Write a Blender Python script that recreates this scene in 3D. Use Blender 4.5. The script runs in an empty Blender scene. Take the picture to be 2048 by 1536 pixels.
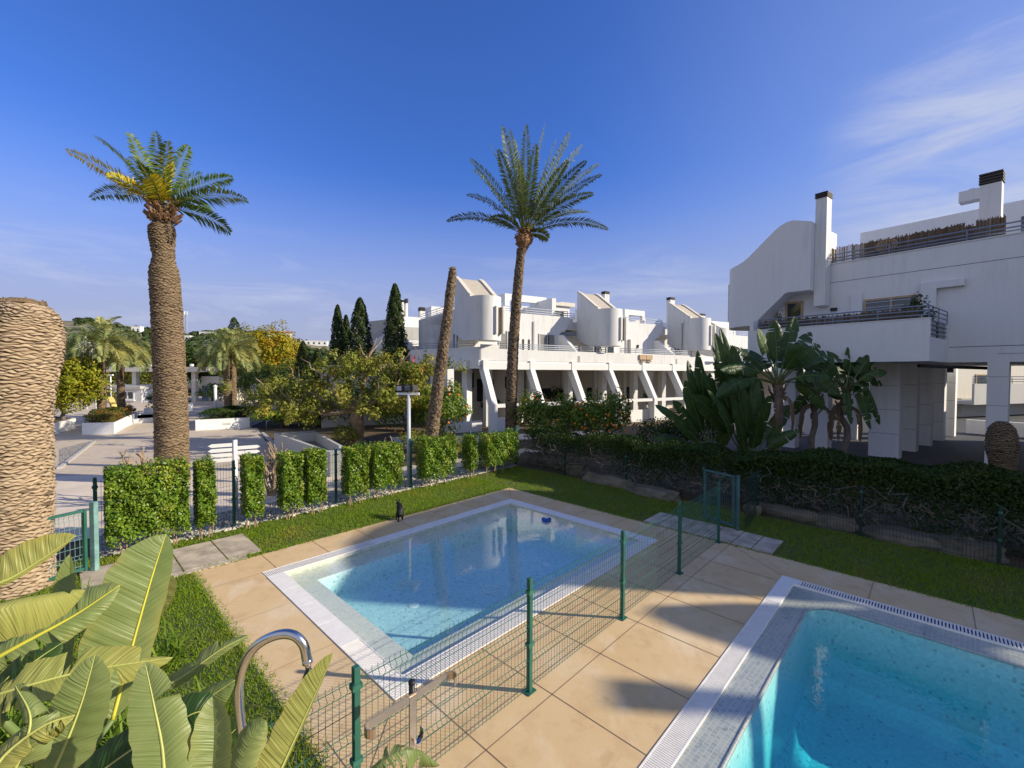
import bpy, bmesh, math, random
import numpy as np
from mathutils import Vector, Matrix
S = bpy.context.scene
C = bpy.context.collection
R = math.radians
random.seed(7)
RNG = np.random.default_rng(7)

# ---------------------------------------------------------------- camera
FPX, PITCH, ROLL, CAM_H = 878.1, .02665, .0037, 3.5
_c, _s, _cr, _sr = math.cos(PITCH), math.sin(PITCH), math.cos(ROLL), math.sin(ROLL)
FW = Vector((0, _c, -_s))
_R0, _D0 = Vector((1, 0, 0)), Vector((0, -_s, -_c))
RT = _cr*_R0 - _sr*_D0
DN = _sr*_R0 + _cr*_D0
CO = Vector((0, 0, CAM_H))
cd = bpy.data.cameras.new('camera')
cam = bpy.data.objects.new('camera', cd)
C.objects.link(cam)
cd.sensor_width = 36
cd.lens = FPX/2048*36
cd.clip_start = .05
cd.clip_end = 6000
mw = Matrix.Identity(4)
for i in range(3):
    mw[i][0], mw[i][1], mw[i][2], mw[i][3] = RT[i], -DN[i], -FW[i], CO[i]
cam.matrix_world = mw
S.camera = cam

# ---------------------------------------------------------------- sky, sun, exposure
SUN_H = (.9935, -.1137)            # horizontal direction towards the sun
SUN_EL = R(24.9)
W = bpy.data.worlds.new('World')
S.world = W
W.use_nodes = True
nt = W.node_tree
nt.nodes.clear()
N = nt.nodes.new
out = N('ShaderNodeOutputWorld'); bg = N('ShaderNodeBackground'); sky = N('ShaderNodeTexSky')
sky.sky_type = 'NISHITA'; sky.sun_disc = False
sky.sun_elevation = SUN_EL
sky.sun_rotation = math.atan2(SUN_H[0], SUN_H[1])
sky.altitude = 50; sky.air_density = 1.15; sky.dust_density = .5; sky.ozone_density = 3.5
bg.inputs['Strength'].default_value = .15
tc = N('ShaderNodeTexCoord'); mp = N('ShaderNodeMapping'); nz = N('ShaderNodeTexNoise')
L = nt.links.new
mp.inputs['Scale'].default_value = (1.5, 1.5, 9)
mp.inputs['Rotation'].default_value = (R(4), R(7), 0)
nz.inputs['Scale'].default_value = 1.7; nz.inputs['Detail'].default_value = 8; nz.inputs['Roughness'].default_value = .66
nz.inputs['Distortion'].default_value = .6
def wrange(v, a, b, c=0., d=1., smooth=True):
    n = N('ShaderNodeMapRange')
    for i, x in enumerate((a, b, c, d)): n.inputs[i+1].default_value = x
    if smooth: n.interpolation_type = 'SMOOTHSTEP'
    L(v, n.inputs[0]); return n.outputs[0]
def wdot(d):
    n = N('ShaderNodeVectorMath'); n.operation = 'DOT_PRODUCT'; n.inputs[1].default_value = Vector(d).normalized()
    L(tc.outputs['Generated'], n.inputs[0]); return n.outputs['Value']
def wmath(op, a, b):
    n = N('ShaderNodeMath'); n.operation = op
    for s_, i in ((a, 0), (b, 1)):
        if isinstance(s_, (int, float)): n.inputs[i].default_value = s_
        else: L(s_, n.inputs[i])
    return n.outputs[0]
def wmix(f, a, b, mode='MIX'):
    n = N('ShaderNodeMix'); n.data_type = 'RGBA'; n.blend_type = mode
    for s_, i in ((f, 0), (a, 6), (b, 7)):
        if isinstance(s_, (int, float, tuple)): n.inputs[i].default_value = s_
        else: L(s_, n.inputs[i])
    return n.outputs[2]
sx = N('ShaderNodeSeparateXYZ'); L(tc.outputs['Generated'], sx.inputs[0]); zz_ = sx.outputs[2]
L(tc.outputs['Generated'], mp.inputs[0]); L(mp.outputs[0], nz.inputs[0])
clear = wmix(1., sky.outputs[0], (.30, .48, .93, 1), 'MULTIPLY')          # deep clear winter blue
hazy = wmix(wrange(zz_, .42, .04, 0, .95), clear, (2.0, 2.16, 3.1, 1))      # pale lilac band low over the land
# thin cirrus: a streaky band above the horizon and a soft patch high on the right
wisps = wrange(nz.outputs[0], .49, .80, smooth=False)
sunside = wrange(wdot((1, .05, 0)), .12, .95)
hazy = wmix(wmath('MULTIPLY', sunside, .40), hazy, (2.2, 2.35, 2.65, 1))      # paler towards the sun's side
where = wmath('MAXIMUM', wmath('MULTIPLY', wrange(zz_, .30, .16), .55), wmath('MULTIPLY', wrange(wdot((.73, .63, .27)), .95, .999), .55))
cirrus = wmix(wmath('MULTIPLY', wisps, where), hazy, (3.5, 3.6, 4.2, 1))
soft = wmath('MULTIPLY', wrange(wdot((.69, .66, .275)), .972, .9992), wrange(nz.outputs[0], .22, .62))
cirrus = wmix(wmath('MULTIPLY', soft, .62), cirrus, (3.1, 3.25, 3.75, 1))
# unseen brighter sky added behind the camera to fill the shaded walls
back_fill = wmix(wrange(wdot((-.35, -.92, .18)), .12, .75, 0, .75), cirrus, (2.6, 2.85, 3.5, 1))
L(back_fill, bg.inputs['Color']); L(bg.outputs[0], out.inputs[0])

sd = bpy.data.lights.new('sun', 'SUN')
sd.energy = 5.0; sd.angle = R(.53); sd.color = (1, .89, .70)
sun = bpy.data.objects.new('sun', sd)
C.objects.link(sun)
_sv = Vector((SUN_H[0]*math.cos(SUN_EL), SUN_H[1]*math.cos(SUN_EL), math.sin(SUN_EL)))
sun.rotation_euler = _sv.to_track_quat('Z', 'Y').to_euler()
S.view_settings.view_transform = 'Standard'
S.view_settings.look = 'None'
S.view_settings.exposure = .45
S.view_settings.gamma = 1

# ---------------------------------------------------------------- helpers
def ray(px, py):
    return FW + RT*((px-1024)/FPX) + DN*((py-768)/FPX)
def G(px, py, z=0.):
    d = ray(px, py)
    return CO + d*((z-CAM_H)/d.z)
def Y(px, py, y):
    d = ray(px, py)
    return CO + d*(y/d.y)
AX, BX = Vector((.6912, .7227, 0)), Vector((.7227, -.6912, 0))   # pool axes
PO = Vector((-4.33, 7.54, 0))                                    # far-left corner of the children's pool
def ab(a, b, z=0.):
    v = PO + AX*a + BX*b
    return Vector((v.x, v.y, z))

def wloc(o):
    v = Vector((0, 0, 0))
    while o is not None:
        v = v + o.location
        o = o.parent
    return v
def thing(name, label, cat, loc=(0, 0, 0), group=None):
    o = bpy.data.objects.new(name, None)
    C.objects.link(o)
    o.location = loc
    o.empty_display_size = .2
    tag(o, label, cat, group)
    return o
def tag(o, label=None, cat=None, group=None, kind=None):
    if label: o['label'] = label
    if cat: o['category'] = cat
    if group: o['group'] = group
    if kind: o['kind'] = kind
    return o
def copy_tree(o, parent=None):
    c = o.copy()
    C.objects.link(c)
    if parent is not None: c.parent = parent
    for ch in list(o.children): copy_tree(ch, c)
    return c

class MB:
    """collects shapes in world coordinates and links them as one mesh object"""
    def __init__(s):
        s.v = []; s.f = []; s.uv = None
    def add(s, vs, fs):
        n = len(s.v)
        s.v.extend([tuple(v) for v in vs])
        s.f.extend([tuple(n+i for i in f) for f in fs])
        return s
    def box(s, o, x, y, z):
        """box from corner o along three edge vectors"""
        o, x, y, z = Vector(o), Vector(x), Vector(y), Vector(z)
        vs = [o, o+x, o+x+y, o+y, o+z, o+x+z, o+x+y+z, o+y+z]
        fs = [(0, 3, 2, 1), (4, 5, 6, 7), (0, 1, 5, 4), (1, 2, 6, 5), (2, 3, 7, 6), (3, 0, 4, 7)]
        if x.cross(y).dot(z) < 0: fs = [f[::-1] for f in fs]
        return s.add(vs, fs)
    def bc(s, c, sx, sy, sz, rz=0.):
        c = Vector(c); X = Vector((math.cos(rz), math.sin(rz), 0)); Yv = Vector((-math.sin(rz), math.cos(rz), 0)); Z = Vector((0, 0, 1))
        return s.box(c-X*sx/2-Yv*sy/2-Z*sz/2, X*sx, Yv*sy, Z*sz)
    def bar(s, p, q, w, h=None, up=(0, 0, 1)):
        """rectangular bar from p to q"""
        p, q = Vector(p), Vector(q); h = h or w
        t = (q-p).normalized(); u = Vector(up)
        sd_ = t.cross(u)
        if sd_.length < 1e-4: sd_ = t.cross(Vector((0, 1, 0)))
        sd_.normalize(); u = sd_.cross(t)
        return s.box(p-sd_*w/2-u*h/2, q-p, sd_*w, u*h)
    def tube(s, pts, r, n=8, cap=True):
        pts = [Vector(p) for p in pts]
        k = len(pts)
        rs = r if hasattr(r, '__len__') else [r]*k
        vs, fs = [], []
        ref = None
        for i, p in enumerate(pts):
            t = (pts[min(i+1, k-1)]-pts[max(i-1, 0)]).normalized()
            if ref is None:
                ref = t.orthogonal().normalized()
            ref = (ref - t*ref.dot(t))
            if ref.length < 1e-5: ref = t.orthogonal()
            ref.normalize()
            b = t.cross(ref)
            for j in range(n):
                an = 2*math.pi*j/n
                vs.append(p+(ref*math.cos(an)+b*math.sin(an))*rs[i])
        for i in range(k-1):
            for j in range(n):
                a, b_ = i*n+j, i*n+(j+1) % n
                fs.append((a, b_, b_+n, a+n))
        if cap:
            fs.append(tuple(range(n))[::-1]); fs.append(tuple((k-1)*n+j for j in range(n)))
        return s.add(vs, fs)
    def lathe(s, c, prof, n=16):
        """profile [(r, z)] turned about the vertical axis at c"""
        c = Vector(c); vs, fs = [], []
        for r, z in prof:
            for j in range(n):
                an = 2*math.pi*j/n
                vs.append(c+Vector((r*math.cos(an), r*math.sin(an), z)))
        for i in range(len(prof)-1):
            for j in range(n):
                a, b_ = i*n+j, i*n+(j+1) % n
                fs.append((a, b_, b_+n, a+n))
        fs.append(tuple(range(n))[::-1]); fs.append(tuple((len(prof)-1)*n+j for j in range(n)))
        return s.add(vs, fs)
    def poly(s, pts):
        return s.add(pts, [tuple(range(len(pts)))])
    def prism(s, pts, z0, z1):
        """vertical prism over a plan polygon (counter-clockwise)"""
        k = len(pts)
        ar = sum(pts[i][0]*pts[(i+1) % k][1]-pts[(i+1) % k][0]*pts[i][1] for i in range(k))
        if ar < 0: pts = pts[::-1]
        vs = [(p[0], p[1], z0) for p in pts]+[(p[0], p[1], z1) for p in pts]
        fs = [tuple(range(k))[::-1], tuple(range(k, 2*k))]
        fs += [(i, (i+1) % k, (i+1) % k+k, i+k) for i in range(k)]
        return s.add(vs, fs)
    def extr(s, prof, o, X, Z, D):
        """profile [(x,z)] in the plane X,Z at o, pushed along vector D"""
        o, X, Z, D = Vector(o), Vector(X), Vector(Z), Vector(D)
        k = len(prof)
        vs = [o+X*x+Z*z for x, z in prof]+[o+X*x+Z*z+D for x, z in prof]
        fs = [tuple(range(k)), tuple(range(k, 2*k))[::-1]]
        fs += [((i+1) % k, i, i+k, (i+1) % k+k) for i in range(k)]
        ar = sum(prof[i][0]*prof[(i+1) % k][1]-prof[(i+1) % k][0]*prof[i][1] for i in range(k))
        if (X.cross(Z).dot(D) > 0) == (ar > 0): fs = [f[::-1] for f in fs]
        return s.add(vs, fs)
    def build(s, name, m=None, parent=None, smooth=False, bevel=0):
        me = bpy.data.meshes.new(name)
        off = wloc(parent) if parent is not None else Vector((0, 0, 0))
        me.from_pydata([(v[0]-off.x, v[1]-off.y, v[2]-off.z) for v in s.v], [], s.f)
        if m: me.materials.append(m)
        if smooth: me.polygons.foreach_set('use_smooth', [True]*len(me.polygons))
        me.update()
        o = bpy.data.objects.new(name, me)
        C.objects.link(o)
        if parent is not None: o.parent = parent
        if bevel:
            md = o.modifiers.new('bevel', 'BEVEL'); md.width = bevel; md.segments = 2; md.limit_method = 'ANGLE'
        return o

def npmesh(name, V, F, m, parent=None, smooth=False, attr=None):
    """fast mesh from numpy arrays: V (n,3), F (k,3) or (k,4); attr = {name: per-vertex float}"""
    off = wloc(parent) if parent is not None else Vector((0, 0, 0))
    V = np.asarray(V, np.float32)-np.array(off, np.float32)
    F = np.asarray(F, np.int32)
    me = bpy.data.meshes.new(name)
    k = F.shape[1]
    me.vertices.add(len(V)); me.vertices.foreach_set('co', V.ravel())
    me.loops.add(F.size); me.loops.foreach_set('vertex_index', F.ravel())
    me.polygons.add(len(F))
    me.polygons.foreach_set('loop_start', np.arange(0, F.size, k, dtype=np.int32))
    try: me.polygons.foreach_set('loop_total', np.full(len(F), k, np.int32))
    except Exception: pass
    if smooth: me.polygons.foreach_set('use_smooth', np.ones(len(F), bool))
    if attr:
        for an, av in attr.items():
            at = me.attributes.new(an, 'FLOAT', 'POINT'); at.data.foreach_set('value', np.asarray(av, np.float32))
    if m: me.materials.append(m)
    me.update(calc_edges=True); me.validate()
    o = bpy.data.objects.new(name, me)
    C.objects.link(o)
    if parent is not None: o.parent = parent
    return o

# ---------------------------------------------------------------- materials
def newmat(name):
    m = bpy.data.materials.new(name); m.use_nodes = True
    t = m.node_tree; t.nodes.clear()
    o = t.nodes.new('ShaderNodeOutputMaterial'); b = t.nodes.new('ShaderNodeBsdfPrincipled')
    t.links.new(b.outputs[0], o.inputs[0])
    return m, t, b, o
def col(c, k=1.): return (min(1, c[0]*k), min(1, c[1]*k), min(1, c[2]*k), 1)
def coords(t, scale=(1, 1, 1), rot=(0, 0, 0), kind='Object'):
    c = t.nodes.new('ShaderNodeTexCoord'); p = t.nodes.new('ShaderNodeMapping')
    p.inputs['Scale'].default_value = scale; p.inputs['Rotation'].default_value = rot
    t.links.new(c.outputs[kind], p.inputs[0])
    return p.outputs[0]
def noise(t, vec, scale, detail=4, rough=.55):
    n = t.nodes.new('ShaderNodeTexNoise'); n.inputs['Scale'].default_value = scale
    n.inputs['Detail'].default_value = detail; n.inputs['Roughness'].default_value = rough
    if vec is not None: t.links.new(vec, n.inputs[0])
    return n.outputs[0]
def rng_(t, v, a, b, c=0., d=1.):
    n = t.nodes.new('ShaderNodeMapRange')
    for i, x in enumerate((a, b, c, d)): n.inputs[i+1].default_value = x
    t.links.new(v, n.inputs[0]); return n.outputs[0]
def mixrgb(t, f, a, b, mode='MIX'):
    n = t.nodes.new('ShaderNodeMix'); n.data_type = 'RGBA'; n.blend_type = mode
    if isinstance(f, (int, float)): n.inputs[0].default_value = f
    else: t.links.new(f, n.inputs[0])
    for s_, i in ((a, 6), (b, 7)):
        if isinstance(s_, tuple): n.inputs[i].default_value = s_
        else: t.links.new(s_, n.inputs[i])
    return n.outputs[2]
def math_(t, op, a, b=None):
    n = t.nodes.new('ShaderNodeMath'); n.operation = op
    for s_, i in ((a, 0), (b, 1)):
        if s_ is None: continue
        if isinstance(s_, (int, float)): n.inputs[i].default_value = s_
        else: t.links.new(s_, n.inputs[i])
    return n.outputs[0]
def bump(t, b, h, strength=.3, dist=.01):
    n = t.nodes.new('ShaderNodeBump'); n.inputs['Strength'].default_value = strength; n.inputs['Distance'].default_value = dist
    t.links.new(h, n.inputs['Height']); t.links.new(n.outputs[0], b.inputs['Normal'])
def mat(name, c, rough=.6, var=.12, vs=3., bs=40., bp=.15, metal=0., spec=.35):
    m, t, b, o = newmat(name)
    v = coords(t)
    n = noise(t, v, vs)
    t.links.new(mixrgb(t, rng_(t, n, .3, .7), col(c, 1-var), col(c, 1+var)), b.inputs['Base Color'])
    b.inputs['Roughness'].default_value = rough; b.inputs['Metallic'].default_value = metal
    b.inputs['Specular IOR Level'].default_value = spec
    if bp: bump(t, b, noise(t, v, bs, 3), bp)
    return m
def leafmat(name, c1, c2, c3=None, trans=.35, rough=.5, vs=1.2, spec=.14):
    """leaves: colour varies leaf by leaf and in drifts, some light passes through"""
    m, t, b, o = newmat(name)
    g = t.nodes.new('ShaderNodeNewGeometry')
    base = mixrgb(t, g.outputs['Random Per Island'], col(c1), col(c2))
    v = coords(t)
    if c3:
        f = rng_(t, noise(t, v, vs, 3), .5, .68)
        r2 = math_(t, 'FRACT', math_(t, 'MULTIPLY', g.outputs['Random Per Island'], 7.31))
        f = math_(t, 'MULTIPLY', f, rng_(t, r2, .15, .55))
        base = mixrgb(t, f, base, col(c3))
    t.links.new(base, b.inputs['Base Color']); b.inputs['Roughness'].default_value = rough
    b.inputs['Specular IOR Level'].default_value = spec
    tr = t.nodes.new('ShaderNodeBsdfTranslucent'); ms = t.nodes.new('ShaderNodeMixShader')
    t.links.new(mixrgb(t, .5, base, (.35, .45, .05, 1), 'SOFT_LIGHT'), tr.inputs[0])
    ms.inputs[0].default_value = trans
    t.links.new(b.outputs[0], ms.inputs[1]); t.links.new(tr.outputs[0], ms.inputs[2]); t.links.new(ms.outputs[0], o.inputs[0])
    return m

def plaster(name, c, stain=.25, panel=False):
    m, t, b, o = newmat(name)
    v = coords(t, (2.5, 2.5, .22)); n = noise(t, v, 2.2, 6, .6)
    v2 = coords(t); n2 = noise(t, v2, .5, 3)
    f = math_(t, 'MULTIPLY', rng_(t, n, .48, .76), rng_(t, n2, .35, .65))
    base = mixrgb(t, f, col(c), col((c[0]*(1-stain), c[1]*(1-stain*.95), c[2]*(1-stain*.9))))
    base = mixrgb(t, rng_(t, noise(t, v2, 6, 4), .3, .75, 0, .5), base, col(c, .93))
    t.links.new(base, b.inputs['Base Color']); b.inputs['Roughness'].default_value = .75
    b.inputs['Specular IOR Level'].default_value = .2
    bump(t, b, noise(t, v2, 60, 3), .12, .006)
    return m
M_ = {}
M_['white'] = plaster('white_plaster', (.68, .675, .66), .42)
M_['white2'] = plaster('clean_white_plaster', (.73, .725, .71), .1)
M_['white3'] = plaster('lightly_stained_white_plaster', (.72, .72, .71), .2)  # plaster of the right building, with fainter stain streaks
M_['green_dark'] = mat('dark_green_steel', (.008, .03, .022), .5, .15, bp=0)
M_['gate_paint'] = mat('blue_green_gate_paint', (.05, .12, .12), .5, .25, 6, bp=0)
M_['cream'] = plaster('cream_plaster', (.62, .58, .5), .25)
M_['greywall'] = plaster('grey_render', (.48, .47, .44), .25)
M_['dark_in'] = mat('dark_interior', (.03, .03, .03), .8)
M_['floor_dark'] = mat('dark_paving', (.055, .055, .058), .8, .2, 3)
M_['rail'] = mat('painted_steel_rail', (.42, .45, .5), .4, .06, bp=0)
M_['rail_grey'] = mat('grey_steel_rail', (.2, .24, .3), .45, .06, bp=0)
M_['alu'] = mat('aluminium', (.55, .55, .56), .35, .05, bp=0, metal=.7)
M_['steel'] = mat('stainless_steel', (.62, .6, .57), .2, .04, bp=0, metal=1)
M_['black'] = mat('black_plastic', (.015, .015, .017), .45, .1, bp=0)
M_['cap'] = mat('dark_chimney_cap', (.05, .045, .04), .6, .2)
M_['gravel_roof'] = mat('gravel_roof', (.44, .39, .32), .9, .4, 26, 45, .9)
M_['reed'] = None
M_['green_metal'] = mat('green_painted_steel', (.022, .105, .075), .38, .15, 5, bp=0)
M_['green_wire'] = mat('green_coated_wire', (.03, .13, .09), .4, .1, bp=0)
M_['pale_green'] = mat('faded_green_paint', (.16, .29, .27), .5, .25, 6, bp=0)
M_['grate'] = mat('white_plastic_grating', (.76, .73, .68), .45, .06, 8, bp=0)
M_['slot'] = mat('dark_channel', (.06, .06, .08), .8, bp=0)
M_['wood'] = mat('weathered_wood', (.35, .25, .14), .8, .25, 9)
M_['shutter'] = mat('roller_shutter', (.42, .43, .46), .5, .05)
M_['yellow_stone'] = mat('yellow_stone', (.56, .42, .13), .8, .15, 4)
M_['orange'] = mat('orange_peel', (.85, .22, .015), .45, .15, 5)
M_['soil'] = mat('soil', (.10, .07, .04), .95, .4, 2.5, 30, .6)
M_['stone'] = mat('field_stone', (.15, .13, .095), .9, .3, 3, 14, .6)
M_['kerb'] = mat('concrete_kerb', (.42, .4, .37), .85, .15, 4)
M_['terracotta'] = mat('red_roof_tile', (.42, .16, .09), .8, .2, 4)
M_['flag'] = mat('white_flag_cloth', (.78, .78, .8), .8, .04, bp=0)
M_['cat'] = mat('black_fur', (.006, .006, .007), .6, .2, 30, 90, .5)
M_['blue'] = mat('blue_plastic', (.02, .08, .32), .35, .05, bp=0)
M_['pallet'] = mat('pale_wood', (.45, .33, .2), .8, .2, 8)
M_['bare'] = mat('pruned_bark', (.3, .22, .14), .9, .3, 7, 40, .5)
M_['greybark'] = mat('grey_bark', (.16, .135, .105), .9, .3, 6, 30, .7)
M_['curtain'] = mat('pale_curtain', (.24, .23, .21), .9, .1, bp=0)

def glassmat():
    m, t, b, o = newmat('window_glass')
    b.inputs['Base Color'].default_value = (.03, .04, .05, 1); b.inputs['Roughness'].default_value = .04
    b.inputs['Specular IOR Level'].default_value = .9
    return m
M_['glass'] = glassmat()

def reedmat():
    m, t, b, o = newmat('brown_reed_screen')
    v = coords(t, (22, 22, .7)); n = noise(t, v, 3, 3, .6)
    t.links.new(mixrgb(t, rng_(t, n, .3, .7), (.05, .03, .018, 1), (.24, .165, .1, 1)), b.inputs['Base Color'])
    b.inputs['Roughness'].default_value = .9
    bump(t, b, n, .8, .02)
    return m
M_['reed'] = reedmat()

def deckmat():
    m, t, b, o = newmat('tan_washed_concrete')
    v = coords(t)
    n1 = noise(t, v, .55, 5, .6); n2 = noise(t, v, 3.2, 5, .65); n3 = noise(t, v, 120, 2)
    c = mixrgb(t, rng_(t, n1, .35, .68), (.62, .43, .21, 1), (.68, .515, .305, 1))
    c = mixrgb(t, rng_(t, n2, .5, .8, 0, .65), c, (.47, .30, .15, 1))
    c = mixrgb(t, rng_(t, noise(t, v, 1.1, 4, .6), .55, .75, 0, .55), c, (.72, .58, .39, 1))
    c = mixrgb(t, rng_(t, n3, .35, .75, 0, .3), c, (.3, .2, .12, 1))
    c = mixrgb(t, rng_(t, noise(t, coords(t, (1, 1, 1), (0, 0, .4)), 2.1, 7, .72), .57, .70, 0, .5), c, (.36, .235, .125, 1))
    c = mixrgb(t, rng_(t, noise(t, coords(t, (1.7, .8, 1), (0, 0, R(-43))), .9, 5, .6), .54, .72, 0, .6), c, (.74, .62, .45, 1))
    t.links.new(c, b.inputs['Base Color']); b.inputs['Roughness'].default_value = .8
    b.inputs['Specular IOR Level'].default_value = .25
    bump(t, b, n3, .25, .004)
    return m
M_['deck'] = deckmat()
M_['joint'] = mat('dark_joint', (.22, .15, .095), .9, .2, bp=0)

def mosaic(name, c1, c2, grout, sc=1., rot=R(-43.72)):
    m, t, b, o = newmat(name)
    v = coords(t, (1, 1, 1), (0, 0, rot))
    g = t.nodes.new('ShaderNodeNewGeometry')
    br = t.nodes.new('ShaderNodeTexBrick')
    br.offset = 0; br.inputs['Scale'].default_value = 1/sc
    br.inputs['Brick Width'].default_value = .05; br.inputs['Row Height'].default_value = .05; br.inputs['Mortar Size'].default_value = .0035
    br.inputs['Color1'].default_value = col(c1); br.inputs['Color2'].default_value = col(c2); br.inputs['Mortar'].default_value = col(grout)
    br.inputs['Bias'].default_value = 0
    t.links.new(v, br.inputs['Vector'])
    c = br.outputs['Color']
    vo = t.nodes.new('ShaderNodeTexVoronoi'); vo.inputs['Scale'].default_value = 22/sc
    t.links.new(v, vo.inputs['Vector'])
    c = mixrgb(t, rng_(t, noise(t, v, 26/sc, 2), .6, .72, 0, .7), c, col(c2, .55))
    t.links.new(c, b.inputs['Base Color']); b.inputs['Roughness'].default_value = .3
    return m
def cellmosaic(name, c1, c2, sc=.033):
    m, t, b, o = newmat(name)
    v = coords(t, (1/sc, 1/sc, 1/sc), (0, 0, R(-43.72)))
    ad_ = t.nodes.new('ShaderNodeVectorMath'); ad_.operation = 'ADD'; ad_.inputs[1].default_value = (.23, .31, .37); t.links.new(v, ad_.inputs[0])
    fl_ = t.nodes.new('ShaderNodeVectorMath'); fl_.operation = 'FLOOR'; t.links.new(ad_.outputs[0], fl_.inputs[0])
    wn = t.nodes.new('ShaderNodeTexWhiteNoise'); t.links.new(fl_.outputs[0], wn.inputs[0])
    c = mixrgb(t, wn.outputs[0], col(c1), col(c2))
    c = mixrgb(t, math_(t, 'MULTIPLY', math_(t, 'GREATER_THAN', wn.outputs[0], .97), .6), c, col(c2, .55))
    t.links.new(c, b.inputs['Base Color']); b.inputs['Roughness'].default_value = .3
    return m
M_['mosaic1'] = cellmosaic('pale_blue_mosaic', (.62, .72, .66), (.44, .58, .55))
M_['mosaic_rim1'] = mosaic('pale_sand_mosaic', (.58, .58, .47), (.47, .50, .42), (.6, .58, .48))
M_['mosaic_rim'] = mosaic('grey_green_mosaic', (.36, .385, .35), (.26, .30, .29), (.46, .45, .38))
M_['mosaic2'] = cellmosaic('turquoise_mosaic', (.45, .75, .70), (.33, .62, .60))

def watermat(name, absorb, dens, scale=9., bstr=.12):
    """clear water: reflects by Fresnel at its top, tints light with depth"""
    m, t, b, o = newmat(name)
    t.nodes.remove(b)
    tr = t.nodes.new('ShaderNodeBsdfTransparent'); gl = t.nodes.new('ShaderNodeBsdfGlossy'); ms = t.nodes.new('ShaderNodeMixShader')
    fr = t.nodes.new('ShaderNodeFresnel'); fr.inputs[0].default_value = 1.42
    gl.inputs['Roughness'].default_value = .0; gl.inputs['Color'].default_value = (1, 1, 1, 1)
    g = t.nodes.new('ShaderNodeNewGeometry'); sx_ = t.nodes.new('ShaderNodeSeparateXYZ')
    t.links.new(g.outputs['True Normal'], sx_.inputs[0])
    top = math_(t, 'GREATER_THAN', sx_.outputs[2], .5)
    front = math_(t, 'SUBTRACT', 1., g.outputs['Backfacing'])
    f = math_(t, 'MULTIPLY', math_(t, 'MULTIPLY', fr.outputs[0], top), front)
    v = coords(t)
    h = math_(t, 'ADD', noise(t, v, scale, 3, .6), math_(t, 'MULTIPLY', noise(t, v, scale*2.7, 2), .35))
    bn = t.nodes.new('ShaderNodeBump'); bn.inputs['Strength'].default_value = bstr; bn.inputs['Distance'].default_value = .02
    t.links.new(h, bn.inputs['Height']); t.links.new(bn.outputs[0], gl.inputs['Normal']); t.links.new(bn.outputs[0], fr.inputs['Normal'])
    t.links.new(f, ms.inputs[0]); t.links.new(tr.outputs[0], ms.inputs[1]); t.links.new(gl.outputs[0], ms.inputs[2])
    t.links.new(ms.outputs[0], o.inputs['Surface'])
    va = t.nodes.new('ShaderNodeVolumeAbsorption'); va.inputs['Color'].default_value = col(absorb); va.inputs['Density'].default_value = dens
    t.links.new(va.outputs[0], o.inputs['Volume'])
    return m
M_['water1'] = watermat('clear_pool_water', (.22, .76, .88), .40, 6., .035)
M_['water2'] = watermat('deep_pool_water', (.0, .80, .90), .60, 6., .07)

def lawnmat():
    m, t, b, o = newmat('lawn_soil')
    v = coords(t)
    c = mixrgb(t, rng_(t, noise(t, v, 9, 5), .35, .65), (.035, .07, .012, 1), (.1, .1, .035, 1))
    t.links.new(c, b.inputs['Base Color']); b.inputs['Roughness'].default_value = .95
    return m
M_['lawn'] = lawnmat()
M_['grass'] = leafmat('grass_blades', (.13, .24, .01), (.25, .34, .015), (.32, .30, .04), .3, .5, .9)

def pavemat():
    m, t, b, o = newmat('beige_pavers')
    v = coords(t, (1, 1, 1), (0, 0, R(12)))
    br = t.nodes.new('ShaderNodeTexBrick'); br.inputs['Scale'].default_value = 1
    br.inputs['Brick Width'].default_value = .4; br.inputs['Row Height'].default_value = .2; br.inputs['Mortar Size'].default_value = .006
    br.inputs['Color1'].default_value = (.52, .43, .32, 1); br.inputs['Color2'].default_value = (.45, .365, .27, 1); br.inputs['Mortar'].default_value = (.24, .21, .17, 1)
    t.links.new(v, br.inputs['Vector'])
    v2 = coords(t)
    c = mixrgb(t, rng_(t, noise(t, v2, .25, 5, .6), .35, .7, 0, .6), br.outputs['Color'], (.6, .51, .40, 1))
    c = mixrgb(t, rng_(t, noise(t, v2, 1.3, 5, .65), .55, .8, 0, .5), c, (.25, .22, .185, 1))
    t.links.new(c, b.inputs['Base Color']); b.inputs['Roughness'].default_value = .85
    return m
M_['pave'] = pavemat()
M_['pave2'] = mat('smooth_pale_paving', (.62, .53, .42), .8, .12, .8)
M_['slab'] = mat('weathered_slab', (.42, .355, .27), .85, .35, 3.5, 30, .3)

def gravelmat():
    m, t, b, o = newmat('white_gravel')
    v = coords(t); vo = t.nodes.new('ShaderNodeTexVoronoi'); vo.inputs['Scale'].default_value = 26
    t.links.new(v, vo.inputs['Vector'])
    hs = t.nodes.new('ShaderNodeSeparateColor'); t.links.new(vo.outputs['Color'], hs.inputs[0])
    c = mixrgb(t, hs.outputs[0], (.3, .27, .23, 1), (.66, .62, .56, 1))
    c = mixrgb(t, rng_(t, vo.outputs['Distance'], .35, .6, 0, .8), c, (.1, .08, .06, 1))
    t.links.new(c, b.inputs['Base Color']); b.inputs['Roughness'].default_value = .9
    bump(t, b, math_(t, 'SUBTRACT', 1., vo.outputs['Distance']), 1., .03)
    return m
M_['gravel'] = gravelmat()

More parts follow.
